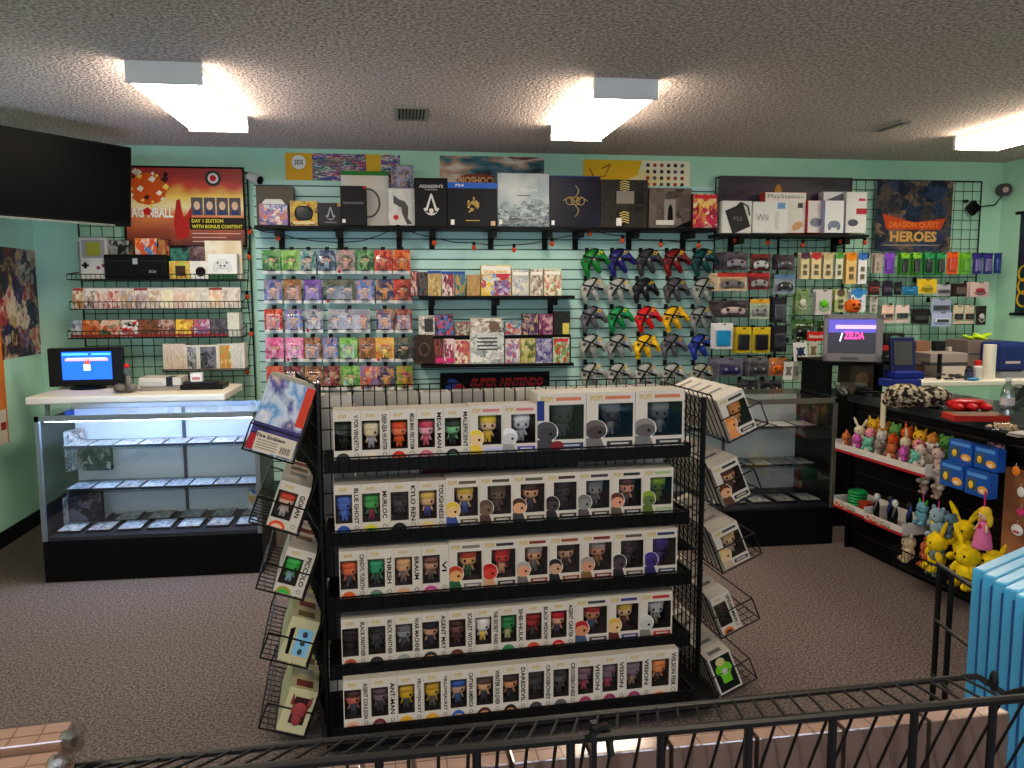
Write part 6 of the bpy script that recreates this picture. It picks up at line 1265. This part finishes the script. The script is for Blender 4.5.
ROWS = [
 [('V FOR VENDETTA', (40, 38, 38), (30, 28, 28), (34, 32, 32), (60, 54, 44), 'black'), ('DEEP-SEA HUNTER', (226, 206, 160), (230, 212, 170), (160, 160, 164), (220, 206, 180), 'pale cream'), ('MEGA MAN: FIRE STORM', (240, 120, 70), (220, 60, 20), (216, 90, 30), (200, 40, 30), 'orange red'), ('MEGA MAN', (240, 170, 180), (206, 60, 96), (200, 100, 110), (206, 100, 120), 'pink'), ('MALEFICENT', (120, 190, 130), (40, 50, 44), (40, 50, 44), (40, 40, 44), 'green and black')],
 [('BLUE GHOST', (70, 110, 190), (60, 100, 180), (70, 110, 200), (50, 80, 160), 'blue'), ('MURLOC', (70, 170, 80), (60, 150, 70), (130, 40, 60), (210, 200, 60), 'green'), ('KYLO REN', (70, 70, 74), (36, 36, 38), (40, 40, 42), (34, 34, 36), 'black and silver'), ('TOUGHNESS', (230, 180, 130), (220, 180, 90), (60, 70, 140), (230, 200, 130), 'blond haired')],
 [('CANDYL TUSKITH', (226, 110, 70), (216, 90, 50), (60, 60, 64), (210, 90, 40), 'orange'), ('THRESH', (30, 160, 110), (24, 150, 100), (40, 60, 56), (110, 120, 120), 'emerald green'), ('BRAUM', (226, 176, 130), (214, 160, 110), (120, 100, 90), (216, 160, 130), 'tan bald'), ('VI', (200, 150, 120), (110, 70, 60), (90, 80, 70), (190, 60, 140), 'brown haired')],
 [('BLACK PANTHER', (44, 34, 36), (34, 28, 30), (40, 34, 36), (170, 80, 50), 'plain dark'), ('BLACK PANTHER', (70, 70, 76), (40, 40, 44), (50, 50, 56), (44, 44, 48), 'black patterned'), ('WAR MACHINE', (150, 150, 154), (110, 110, 114), (60, 60, 66), (150, 150, 150), 'grey armoured'), ('AGENT MAY', (206, 150, 120), (26, 32, 44), (30, 40, 60), (40, 40, 44), 'black haired'), ('SCARLET WITCH', (120, 80, 70), (70, 44, 36), (70, 40, 40), (100, 50, 36), 'brown haired'), ('THE SECRET WARS', (236, 230, 220), (236, 232, 224), (220, 190, 90), (210, 204, 200), 'white haired'), ('SHE-HULK', (50, 150, 80), (24, 120, 60), (180, 180, 120), (60, 130, 80), 'dark green'), ('BLACK WIDOW', (170, 50, 44), (150, 34, 34), (50, 50, 56), (200, 70, 50), 'dark red haired'), ('AGENT CARTER', (220, 160, 130), (180, 24, 34), (60, 60, 80), (200, 40, 44), 'red hatted')],
 [('AGENT COULSON', (200, 110, 90), (70, 44, 40), (60, 70, 90), (210, 170, 140), 'brown haired'), ('ANT-MAN', (120, 100, 104), (90, 70, 74), (60, 56, 60), (110, 40, 44), 'grey and red helmeted'), ('YELLOWJACKET', (216, 170, 40), (206, 160, 40), (60, 70, 70), (220, 160, 50), 'yellow helmeted'), ('YELLOWJACKET', (220, 176, 50), (200, 150, 40), (90, 90, 90), (216, 150, 50), 'second yellow helmeted'), ('CAPTAIN AMERICA', (200, 160, 140), (40, 90, 160), (50, 80, 120), (50, 90, 170), 'blue helmeted'), ('WINTER SOLDIER', (220, 170, 120), (90, 70, 60), (60, 60, 70), (90, 40, 44), 'brown haired'), ('DAREDEVIL', (216, 150, 100), (60, 50, 44), (44, 44, 46), (36, 34, 36), 'dark masked'), ('CROSSBONES', (70, 70, 70), (40, 40, 42), (44, 44, 46), (60, 60, 60), 'black masked'), ('CROSSBONES', (90, 90, 90), (50, 50, 50), (50, 50, 50), (90, 86, 84), 'grey and black masked'), ('VISION', (130, 100, 110), (120, 90, 100), (170, 60, 80), (160, 50, 90), 'dull plum'), ('VISION', (120, 100, 110), (110, 90, 100), (160, 60, 80), (150, 40, 84), 'plum'), ('VISION', (130, 110, 120), (120, 104, 112), (150, 120, 100), (150, 50, 96), 'plum and tan'), ('WILSON FISK', (226, 140, 80), (220, 130, 70), (70, 60, 60), (220, 190, 170), 'orange faced')]]
GLD = (200, 176, 70)
FRONTS = [
 [((226, 186, 140), (226, 196, 60), (230, 190, 60), (190, 190, 230), 'yellow haired'), ((190, 190, 190), (226, 226, 226), (150, 150, 150), (60, 50, 160), 'white and grey')],
 [((226, 186, 130), (216, 180, 60), (60, 80, 150), (90, 80, 50), 'blond with blue suit'), ((110, 90, 70), (90, 70, 54), (80, 60, 50), (80, 70, 50), 'brown wooden looking'), ((214, 160, 120), (70, 44, 36), (60, 56, 64), (90, 90, 60), 'brown haired with grey coat'), ((60, 56, 56), (40, 36, 36), (44, 40, 40), (60, 40, 36), 'black masked'), ((130, 130, 124), (110, 110, 104), (80, 80, 80), (60, 60, 60), 'grey masked'), ((214, 150, 120), (90, 50, 34), (90, 80, 70), (50, 50, 54), 'brown haired'), ((90, 110, 60), (130, 160, 40), (90, 110, 50), (150, 180, 120), 'yellow-green')],
 [((214, 160, 100), (180, 60, 36), (40, 90, 60), (120, 116, 110), 'auburn haired'), ((200, 60, 50), (180, 30, 34), (200, 150, 110), (50, 50, 56), 'red hatted'), ((214, 150, 116), (160, 150, 140), (100, 96, 96), (130, 60, 40), 'silver haired'), ((190, 150, 120), (40, 36, 36), (36, 34, 36), (140, 70, 40), 'black haired and masked'), ((200, 140, 110), (150, 140, 136), (120, 90, 50), (120, 40, 40), 'grey and red hooded'), ((70, 60, 64), (50, 44, 48), (40, 40, 44), (90, 80, 70), 'dark clad'), ((60, 44, 110), (70, 50, 130), (50, 40, 100), (40, 60, 90), 'dark purple')],
 [((200, 130, 96), (170, 30, 36), (60, 80, 110), (60, 60, 70), 'red capped'), ((220, 180, 130), (206, 170, 70), (90, 40, 40), (60, 60, 120), 'blond'), ((180, 180, 176), (200, 196, 190), (120, 120, 110), (180, 40, 40), 'silver')]]
BND = [(333.5, 361, 389.5, 417, 444, 470, 503, 537, 586, 635, 684), (334, 361, 389.5, 418, 446, 479.5, 512.6, 546, 578, 611, 642.6, 673),
 (339, 366.7, 393.7, 421.4, 449, 483.3, 517, 549, 581, 613, 644.5, 677), (341, 367, 394.5, 421.4, 448, 474.5, 500, 525, 550, 575, 608.4, 639.6, 672),
 (343, 370, 397, 423.3, 449.5, 475.5, 502, 527.5, 552.5, 577, 601.5, 625.6, 650.4, 677.7)]
for r in range(5):
    tf = rowdef[r][0]; z = RZ[r]
    hs = .165 if r < 4 else .17
    ns = len(ROWS[r])
    grp = f'boxed figures on the {TIER[r]} front tier of the wire rack'
    B_ = [onG(x, (440, 500, 565, 630, 690)[r], tf)[0] for x in BND[r]]
    for i, (tx, hd, hr, bd, pr, nm) in enumerate(ROWS[r]):
        w_ = B_[i+1]-B_[i]-.001
        popside(GW((B_[i]+B_[i+1])/2, tf, z), (0, 0, TH+rd(random.uniform(-.4, .4))), f'side-on figure box, {nm} figure, {ORD[i]} from left on {TIER[r]} tier', tx, hd, hr, bd, pr, h=hs, grp=grp, tcol=BLK, w=w_)
    if r < 4:
        for i, (hd, hr, bd, bn, nm) in enumerate(FRONTS[r]):
            j = i+ns; w_ = B_[j+1]-B_[j]-.001
            popfront(GW((B_[j]+B_[j+1])/2, tf, z), (0, 0, TH+rd(random.uniform(-.4, .4))), f'front-facing figure box, {nm}, {ORD[j]} from left on {TIER[r]} tier', hd, hr, bd, bn, w=w_, h=.17, grp=grp, accent=(200, 120, 120) if r == 0 else None)
    if r == 0:
        for i, (hd, hr, bd, bn, nm) in enumerate([((60, 60, 60), (70, 70, 76), (60, 60, 66), (40, 60, 110), 'dark grey figure and blue trim'), ((70, 60, 60), (96, 90, 88), (110, 104, 104), (50, 50, 54), 'grey figure with white swoosh'), ((90, 86, 84), (130, 124, 118), (110, 110, 112), (50, 50, 54), 'pale grey figure')]):
            j = i+7; wd = B_[j+1]-B_[j]-.002
            tt_ = popfront(GW((B_[j]+B_[j+1])/2, tf-.0, z), (0, 0, TH), f'large figure box, {nm}, {("left", "middle", "right")[i]} of three on top tier', hd, hr, bd, bn, w=wd, h=.205, d=.13, grp='large boxed figures at right of the top front tier', accent=(200, 120, 90))
            if i == 0: MB().box(-wd/2, -wd*.36, -.003, -.0002, .11, .18).build('blue_corner', mt((30, 50, 120), .5), tt_); MB().ell((wd*-.1, -.003, .02), .025, .001, .018, 12, 5).build('red_shape', mt((120, 30, 34), .5), tt_)
# second file of boxes behind the front ones on each tier
BC = [((196, 190, 180)), ((70, 66, 66)), ((150, 146, 140)), ((90, 30, 34)), ((60, 60, 66)), ((170, 164, 150)), ((50, 50, 54)), ((80, 90, 80))]
for r in range(5):
    z = RZ[r]
    for i in range(11):
        s = .06+.118*i
        hh = .165 if r else .195
        tt_ = thing('figure_box', f'closed figure box in the file behind the front boxes, {ORD[i]} from left on {TIER[r]} tier', 'boxed figure', GW(s, .06, z), (0, 0, TH), f'boxes behind the {TIER[r]} front tier')
        c = BC[(i*3+r*2) % 8] if r else BC[(0, 2, 5)[i % 3]]
        MB().box(-.054, .054, 0, .09, 0, hh).build('carton', mt(c, .5), tt_); MB().box(-.04, .04, .01, .08, hh, hh+.001).build('top_print', mt((110, 108, 104) if r else (150, 146, 138), .5), tt_)
# ---- side baskets
def basket(P0, ang, wl, wr, label, H=.15, L=.5, side=1):
    # local x across (0 at box edge), z up, y depth; side=1: outer side is +x ; part of the rack
    t = thing('hanging_basket', label, 'basket', P0, (0, -ang, TH), 'slanted wire baskets on the sides of the display rack')
    x0, x1 = wl, wr; b = MB(); n = 12
    for i in range(n+1):
        y = L*i/n; b.cyl((x0, y, 0), (x1, y, 0), .002, n=4)
        xb = x0 if side > 0 else x1; b.cyl((xb, y, 0), (xb, y, H*1.35), .002, n=4)
    for i in range(7): x = x0+(x1-x0)*i/6; b.cyl((x, 0, 0), (x, L, 0), .002, n=4)
    b.build('wires', BLKM, t)
    xo = x1 if side > 0 else x0; xb = x0 if side > 0 else x1
    b = MB(); b.tube([Vector((xo, 0, 0)), Vector((xo, 0, H*.62)), Vector((xo, L, H*.62)), Vector((xo, L, 0))], .0032, 5); b.tube([Vector((xo, 0, 0)), Vector((xb, 0, 0)), Vector((xb, L, 0)), Vector((xo, L, 0)), Vector((xo, 0, 0))], .0032, 5)
    b.tube([Vector((xb, 0, 0)), Vector((xb, 0, H*1.35)), Vector((xb, L, H*1.35)), Vector((xb, L, 0))], .0035, 5); b.tube([Vector((xo, 0, H*.62)), Vector((xb, 0, H*.62))], .0032, 5)
    b.tube([Vector((xo, L, H*.62)), Vector((xb, L, H*.62))], .0032, 5)
    b.build('rim', BLKM, t); return t
def sideP(px, py, tt_=-.02):
    s, z = onG(px, py, tt_); return GW(s, tt_, z)
def loc2(P0, ang, x, y, z):
    return P0+(GU*(x*cos(ang)-z*sin(ang))+Vector((0, 0, x*sin(ang)+z*cos(ang))))+GN*y
aR = rd(23)
RB = [(731.5, 440, 'F', .114), (725.6, 507, 'F', .114), (725.6, 570.6, 'F', .114), (724, 636, 'S', .085), (721.5, 696, 'C', .1)]
RF = [((226, 150, 90), (206, 130, 60), (216, 140, 80), (60, 60, 60), 'orange and tan'), ((214, 160, 120), (90, 50, 34), (90, 60, 44), (40, 40, 40), 'brown haired'), ((220, 190, 140), (210, 180, 120), (190, 170, 150), (70, 70, 80), 'pale blond')]
lev = ['top', 'second', 'third', 'fourth', 'fifth', 'lowest']
for i, (px, py, st, w_) in enumerate(RB):
    P0 = sideP(px, py); grp = f'boxed figures in the {lev[i]} basket on the right side of the rack'
    basket(P0-Vector((0, 0, .006)), aR, -.012, .165, f'slanted black wire basket, {lev[i]} on the right side of the rack')
    for k in range(5):
        rot = (0, -aR, TH); nm = ORD[k]; P = loc2(P0, aR, w_/2, .001+.0925*k, .001)
        L = f'figure box in the {lev[i]} right-side basket, {nm} from the front'
        if st == 'F' and k == 0: hd, hr, bd, bn, cn = RF[i]; popfront(P, rot, f'figure box with {cn} figure at the front of the {lev[i]} right-side basket', hd, hr, bd, bn, grp=grp)
        elif st == 'S' and k == 0: popside(P, rot, f'side-on white figure box with dark brown window at front of fourth right-side basket', 'SPIDER-MAN', (70, 50, 44), (60, 44, 40), (50, 40, 36), (220, 110, 50), w=w_, d=.09, grp=grp)
        else:
            t = thing('figure_box', L, 'boxed figure', P, rot, grp); fc = {'C': 0, 'C2': 1}.get(st, 2)
            MB().box(-w_/2, w_/2, 0, .09, 0, .165).build('carton', BM_['w'], t)
            MB().box(-w_*.3, w_*.25, .02, .045, .165, .1658).build('top_print', mt((110, 106, 104) if (k+i) % 3 else (150, 146, 142), .5), t)
            if k == 0 and st == 'C':
                t['label'] = 'white edged box with green and black picture at front of the fifth right-side basket'
                MB().box(-w_*.43, w_*.43, -.001, 0, .008, .157).build('cover_art', mt((20, 22, 20), .5), t); b = MB(); b.ell((0, -.002, .1), w_*.36, .001, .03, 14, 6, 0); b.box(-w_*.2, w_*.2, -.002, 0, .04, .1, 0); b.ell((-w_*.05, -.003, .135), w_*.2, .001, .018, 12, 6, 1); b.ell((0, -.003, .09), w_*.12, .001, .014, 12, 6, 2); b.build('printed_figure', [mt((110, 190, 40), .5), mt((206, 190, 130), .5), mt((190, 190, 180), .5)], t)
            elif k == 0:
                t['label'] = 'black faced white edged box with cream spot at front of the lowest right-side basket'
                MB().box(-w_*.43, w_*.43, -.001, 0, .008, .157).build('cover_art', mt((26, 26, 26), .5), t); MB().ell((-w_*.2, -.002, .14), w_*.18, .001, .014, 12, 6).build('cream_spot', mt((206, 176, 110), .5), t)
aL = rd(-20)
LB = [(244.8, 447.8, 'BIG', .16), (266, 525, 'GOHAN', .105), (273, 591, 'PICCOLO', .1), (277, 660, 'BLUE', .1), (275.6, 730, 'REDB', .1)]
for i, (px, py, st, w_) in enumerate(LB):
    P0 = sideP(px, py); grp = f'boxed figures in the {lev[i]} basket on the left side of the rack'
    li = lev[i] if i < 4 else 'lowest'
    basket(P0-Vector((0, 0, .006)), aL, -.06 if st != 'BIG' else -.01, w_+.006, f'slanted black wire basket, {li} on the left side of the rack', side=-1, H=.15)
    rot = (0, -aL, TH)
    if st == 'BIG':
        t = thing('game_box', 'large blue and white illustrated box with label at front of top left-side basket', 'game box', loc2(P0, aL, w_/2, 0, .001), rot)
        hh = .262; MB().box(-w_/2, w_/2, 0, .12, 0, hh).build('carton', mt((160, 164, 160), .4), t, bevel=.002)
        MB().box(-w_/2+.001, w_/2-.001, -.0012, 0, .001, hh-.001).build('cover_art', art(((226, 224, 226), (90, 150, 206), (206, 214, 226), (70, 70, 140), (220, 190, 170)), 1.8, 4), t)
        MB().box(w_*.32, w_/2, -.002, 0, hh*.45, hh-.002).build('orange_strip', mt((206, 60, 30), .4), t)
        MB().box(-w_/2, -w_*.36, -.002, 0, .002, hh*.22).build('red_strip', mt((170, 30, 36), .4), t); MB().box(-w_*.5, w_*.5, -.0018, 0, hh*.2, hh*.38).build('violet_band', art(((50, 44, 90), (70, 60, 120), (36, 34, 70)), 3, 3), t)
        MB().box(-w_*.36, w_*.48, -.0035, 0, .006, hh*.27).build('info_label', mt((214, 200, 180), .5), t)
        txt(t, 'Fire Emblem', -w_*.05, hh*.22, w_*.6, hh*.05, -.0042, BLK, bold=.03)
        b = MB()
        for q in range(12): b.box(w_*(.2+.018*q), w_*(.2+.018*q+(.006 if q % 3 else .011)), -.0042, -.0035, .014, .038)
        for q in range(4): b.box(-w_*.32, w_*.12, -.0042, -.0035, .014+.009*q, .016+.009*q)
        b.build('barcode', BLK, t)
        for k in range(2):
            t = thing('game_box', ('pale box with orange top behind the large blue box in top left-side basket', 'grey box at the back of the top left-side basket')[k], 'game box', loc2(P0, aL, w_/2+.01, .14+.15*k, .001), rot)
            MB().box(-w_/2, w_/2, 0, .12, 0, .25-.03*k).build('carton', mt(((214, 200, 180), (150, 150, 150))[k], .5), t); MB().box(-w_*.4, w_*.4, -.001, 0, .14, .23).build('cover_art', mt((226, 120, 30), .5), t) if k == 0 else None
        continue
    for k in range(4):
        P = loc2(P0, aL, w_/2, .001+.095*k, .001)
        if k == 0 and st == 'GOHAN': popside(P, rot, 'white figure box with orange-red figure at front of second left-side basket', 'GOHAN', (230, 190, 160), (210, 60, 30), (200, 196, 190), (220, 80, 40), w=w_, d=.09, grp=grp); continue
        if k == 0 and st == 'PICCOLO': popside(P, rot, 'white figure box with green figure at front of third left-side basket', 'PICCOLO', (50, 180, 70), (50, 180, 70), (150, 190, 210), (150, 150, 60), w=w_, d=.09, grp=grp); continue
        t = thing('figure_box', f'figure box in the {li} left-side basket, {ORD[k]} from the front', 'boxed figure', P, rot, grp)
        MB().box(-w_/2, w_/2, 0, .09, 0, .165).build('carton', BM_['w'] if st in ('GOHAN', 'PICCOLO') else mt((196, 190, 150), .5), t)
        MB().box(-w_*.3, w_*.3, .02, .07, .165, .1658).build('top_print', mt(((120, 100, 70), (120, 50, 40), (150, 150, 140))[(i+k) % 3], .5), t)
        if k == 0 and st == 'BLUE':
            t['label'] = 'figure box with pale blue window and three small figures, fourth left-side basket'
            MB().box(-w_*.12, w_*.42, -.001, 0, .03, .13).build('blue_window', mt((130, 190, 226), .3), t)
            for q in range(3): b = MB(); b.ell((w_*.14, -.006, .048+.032*q), .008, .006, .011, 8, 6, 0); b.build('figure', [mt((60, 60, 66), .4)], t, smooth=True)
            b = MB(); b.prism([(-w_*.4, .12), (-w_*.25, .13), (-w_*.2, .03), (-w_*.32, .03)], -.002, 0); b.build('dark_lettering', BLK, t)
        if k == 0 and st == 'REDB':
            t['label'] = 'figure box with red-brown window and double headed figure, lowest left-side basket'
            MB().box(-w_*.2, w_*.34, -.001, 0, .035, .135).build('dark_window', mt((60, 34, 34), .3), t)
            b = MB(); b.ell((w_*.05, -.008, .09), w_*.28, .008, .03, 12, 8, 0); b.ell((w_*.05, -.008, .055), w_*.18, .008, .022, 10, 6, 0); b.cyl((-w_*.25, -.008, .11), (-w_*.3, -.008, .145), .008, .002, 6); b.cyl((w_*.3, -.008, .11), (w_*.36, -.008, .145), .008, .002, 6); b.build('figure', mt((150, 60, 60), .5), t, smooth=True)
# ---------------------------------------------------------------- near rack at the bottom edge
f0, f1 = onZ(240, 769.5, .97), onZ(1040, 696.5, .97)
r0, r1 = onZ(-120, 786.5, .93), onZ(962, 677.5, .93)
t = thing('wire_rack', 'black wire rack close to the viewer running along the bottom of the picture', 'rack', (f0.x, f0.y, 0))
def LOC(p): return Vector((p.x-f0.x, p.y-f0.y, p.z))
fa, fb, ra, rb = LOC(f0-(f1-f0)*.35), LOC(f1+(f1-f0)*.1), LOC(r0), LOC(r1)
MB().cyl(fa, fb, .007, n=8).build('front_rail', BLKM, t)
b = MB(); b.cyl(ra, rb, .0055, n=8); b.build('back_rail', BLKM, t)
b = MB(); 
for i in range(52):
    p = ra.lerp(rb, i/51); q = fa.lerp(fb, (p.x-.04-fa.x)/(fb.x-fa.x)); b.cyl(p, q, .0025, n=5)
b.build('depth_wires', BLKM, t)
fd = (f1-f0).normalized(); npost = 13
for i in range(npost):
    p = fa.lerp(fb, (i+.5)/npost); MB().cyl(p, p-Vector((0, 0, .5)), .0065, n=8).build('upright', BLKM, t)
b = MB()
for i in range(42):
    p = fa.lerp(fb, (i+.5)/42); b.cyl(p, p+Vector((0.0, .11, -.24)), .0026, n=5)
b.build('slanted_wires', BLKM, t)
b = MB(); p = fa.lerp(fb, .52); b.box(p.x-.004, p.x+.004, p.y-.0, p.y+.012, p.z-.06, p.z+.02); b.tube([p+Vector((-.006, -.01, .0)), p+Vector((-.006, -.008, .014)), p+Vector((.02, .01, .01)), p+Vector((.025, .0, -.03))], .006, 6); b.build('hook_clip', BLKM, t)
b = MB(); e2 = rb; b.tube([e2, e2+Vector((.03, .0, .0)), e2+Vector((.06, -.03, -.02)), e2+Vector((.09, -.08, .02))], .0055, 6); b.ell(e2+Vector((.045, -.02, .0)), .008, .008, .02, 8, 6); b.build('rail_hook', BLKM, t)
# wrapped boxes seen through the near rack
wrapc = clear('shrink_wrap', (240, 236, 232), .25, .12); pinkb = mt((196, 170, 158), .5)
zt3 = .875
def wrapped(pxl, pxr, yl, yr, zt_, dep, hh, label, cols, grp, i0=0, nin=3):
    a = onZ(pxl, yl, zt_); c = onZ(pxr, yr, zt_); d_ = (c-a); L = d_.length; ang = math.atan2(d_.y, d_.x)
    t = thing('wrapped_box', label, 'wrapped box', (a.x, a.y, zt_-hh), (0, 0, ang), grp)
    MB().box(0, L, 0, dep, 0, hh).build('carton', mt(cols, .5), t)  # carton sides coloured darker than the tops to stand for shade
    MB().box(.001, L-.001, .001, dep-.001, hh, hh+.0006).build('top_print', mt((200, 172, 160), .5), t)  # plain pink top face; only the sides carry the painted shade
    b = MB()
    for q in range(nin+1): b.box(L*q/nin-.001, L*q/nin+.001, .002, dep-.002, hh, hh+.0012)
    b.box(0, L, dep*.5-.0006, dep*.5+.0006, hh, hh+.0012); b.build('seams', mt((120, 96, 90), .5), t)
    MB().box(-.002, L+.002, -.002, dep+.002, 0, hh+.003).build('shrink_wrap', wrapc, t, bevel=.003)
edges = [275, 362, 415, 512, 592, 672, 758, 845, 930, 1012]
def yfe(x): return 763-(x-520)*.1
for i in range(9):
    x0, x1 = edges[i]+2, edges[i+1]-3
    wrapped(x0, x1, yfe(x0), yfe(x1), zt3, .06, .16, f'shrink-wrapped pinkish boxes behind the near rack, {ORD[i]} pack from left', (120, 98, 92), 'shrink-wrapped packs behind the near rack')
# left bottom wrapped stack
a = onZ(0, 762, 1.0)
for i, (yy, dz) in enumerate(((742, 0), (772, -.004))):
    pR = onZ(60 if i == 0 else 45, yy, 1.0)
    t = thing('wrapped_box', f'pinkish tan wrapped box at the bottom left corner, {("farther", "nearer")[i]} of two', 'wrapped box', (pR.x, pR.y, .8), (0, 0, rd(6)), 'wrapped boxes at the bottom left corner')
    MB().box(-.5, 0, 0.002, .055, 0, .2+dz).build('carton', mt((186, 156, 142), .5), t)
    b = MB()
    for q in range(14): b.box(-.5+.036*q, -.5+.036*q+.0012, .003, .055, .2+dz, .2+dz+.0008)
    b.box(-.5, 0, .026, .0272, .2+dz, .2+dz+.0008); b.build('seams', mt((120, 90, 84), .5), t)
    MB().box(-.5, .004, 0, .057, 0, .203+dz).build('shrink_wrap', wrapc, t, bevel=.003)
    b = MB(); random.seed(i)
    for q in range(5): b.ell((.008, .008+.01*q, .195+random.uniform(-.03, .01)), .012, .01, .014, 8, 5, rot=Matrix.Rotation(q, 3, 'Y'))
    b.build('gathered_wrap', wrapc, t)
# right side near rack frame
t = thing('rack_side_frame', 'black tubular rack side frame at the lower right in front of the blue boxes', 'rack', onY(940, 565, 1.9), (0, 0, 0))
o_ = t.location.copy(); t.location.z = 0; o_.z = 0
zf = onY(940, 565, 1.9).z
def Q(px, py, Y): return onY(px, py, Y)-o_
for px in (940, 952):
    p = Q(px, 565+ (px-940)*.6, 1.9 if px == 940 else 1.87); MB().cyl((p.x, p.y, 0), p, .0075, n=8).build('upright', BLKM, t)
P1, P2_ = Q(938, 564, 1.9), onZ(1060, 644, zf)-o_
b = MB(); b.cyl(P1, P2_, .006, n=8); b.cyl(P1-Vector((0, 0, .15)), P2_-Vector((0, 0, .15)), .005, n=8); b.cyl(P1-Vector((0, 0, .3)), P2_-Vector((0, 0, .3)), .005, n=8); b.build('cross_rails', BLKM, t)
b = MB(); m_ = P1.lerp(P2_, .42); MB
b.cyl((m_.x, m_.y, 0), m_, .0085, n=8); m3 = P1.lerp(P2_, .62); b.cyl((m3.x, m3.y, 0.0), m3-Vector((0, 0, .0)), .007, n=8); b.cyl(m3, m_-Vector((0, 0, .25)), .006, n=8); b.build('brace_posts', BLKM, t)
MB().tube([m3+Vector((0, 0, 0)), m3+Vector((.06, .05, .0)), m3+Vector((.14, .07, .01))], .006, 6).build('hook_arm', mt((120, 120, 120), .3, .8), t)
# blue boxes stack
zB_ = .99
q0 = onZ(972, 568, zB_); q1 = onZ(1040, 539, zB_); q2 = onZ(1024, 600, zB_); sd_ = (q2-q0).normalized(); qd = (q1-q0).normalized(); th_ = .04*abs(sd_.x*qd.y-sd_.y*qd.x)
ang = math.atan2(qd.y, qd.x); nrm = Vector((qd.y, -qd.x, 0))
for i in range(8):
    p = q0+sd_*(.04*i)
    t = thing('blue_box', f'tall sky blue box in the lower right row, {ORD[i]} from the far end', 'box', (p.x, p.y, zB_-.42), (0, 0, ang), 'sky blue boxes at the lower right')
    MB().box(0, .38, -th_+.002, 0, 0, .42).build('carton', mt((70, 172, 222), .35), t, bevel=.004)
    MB().box(-.0015, .0, -th_*.8, -th_*.6, .01, .4).build('spine_print', mt((40, 90, 160), .4), t)
    MB().box(-.0015, .382, -th_+.001, .001, 0, .4215).build('shrink_wrap', clear('bluewrap', (250, 252, 254), .12, .15), t, bevel=.004)
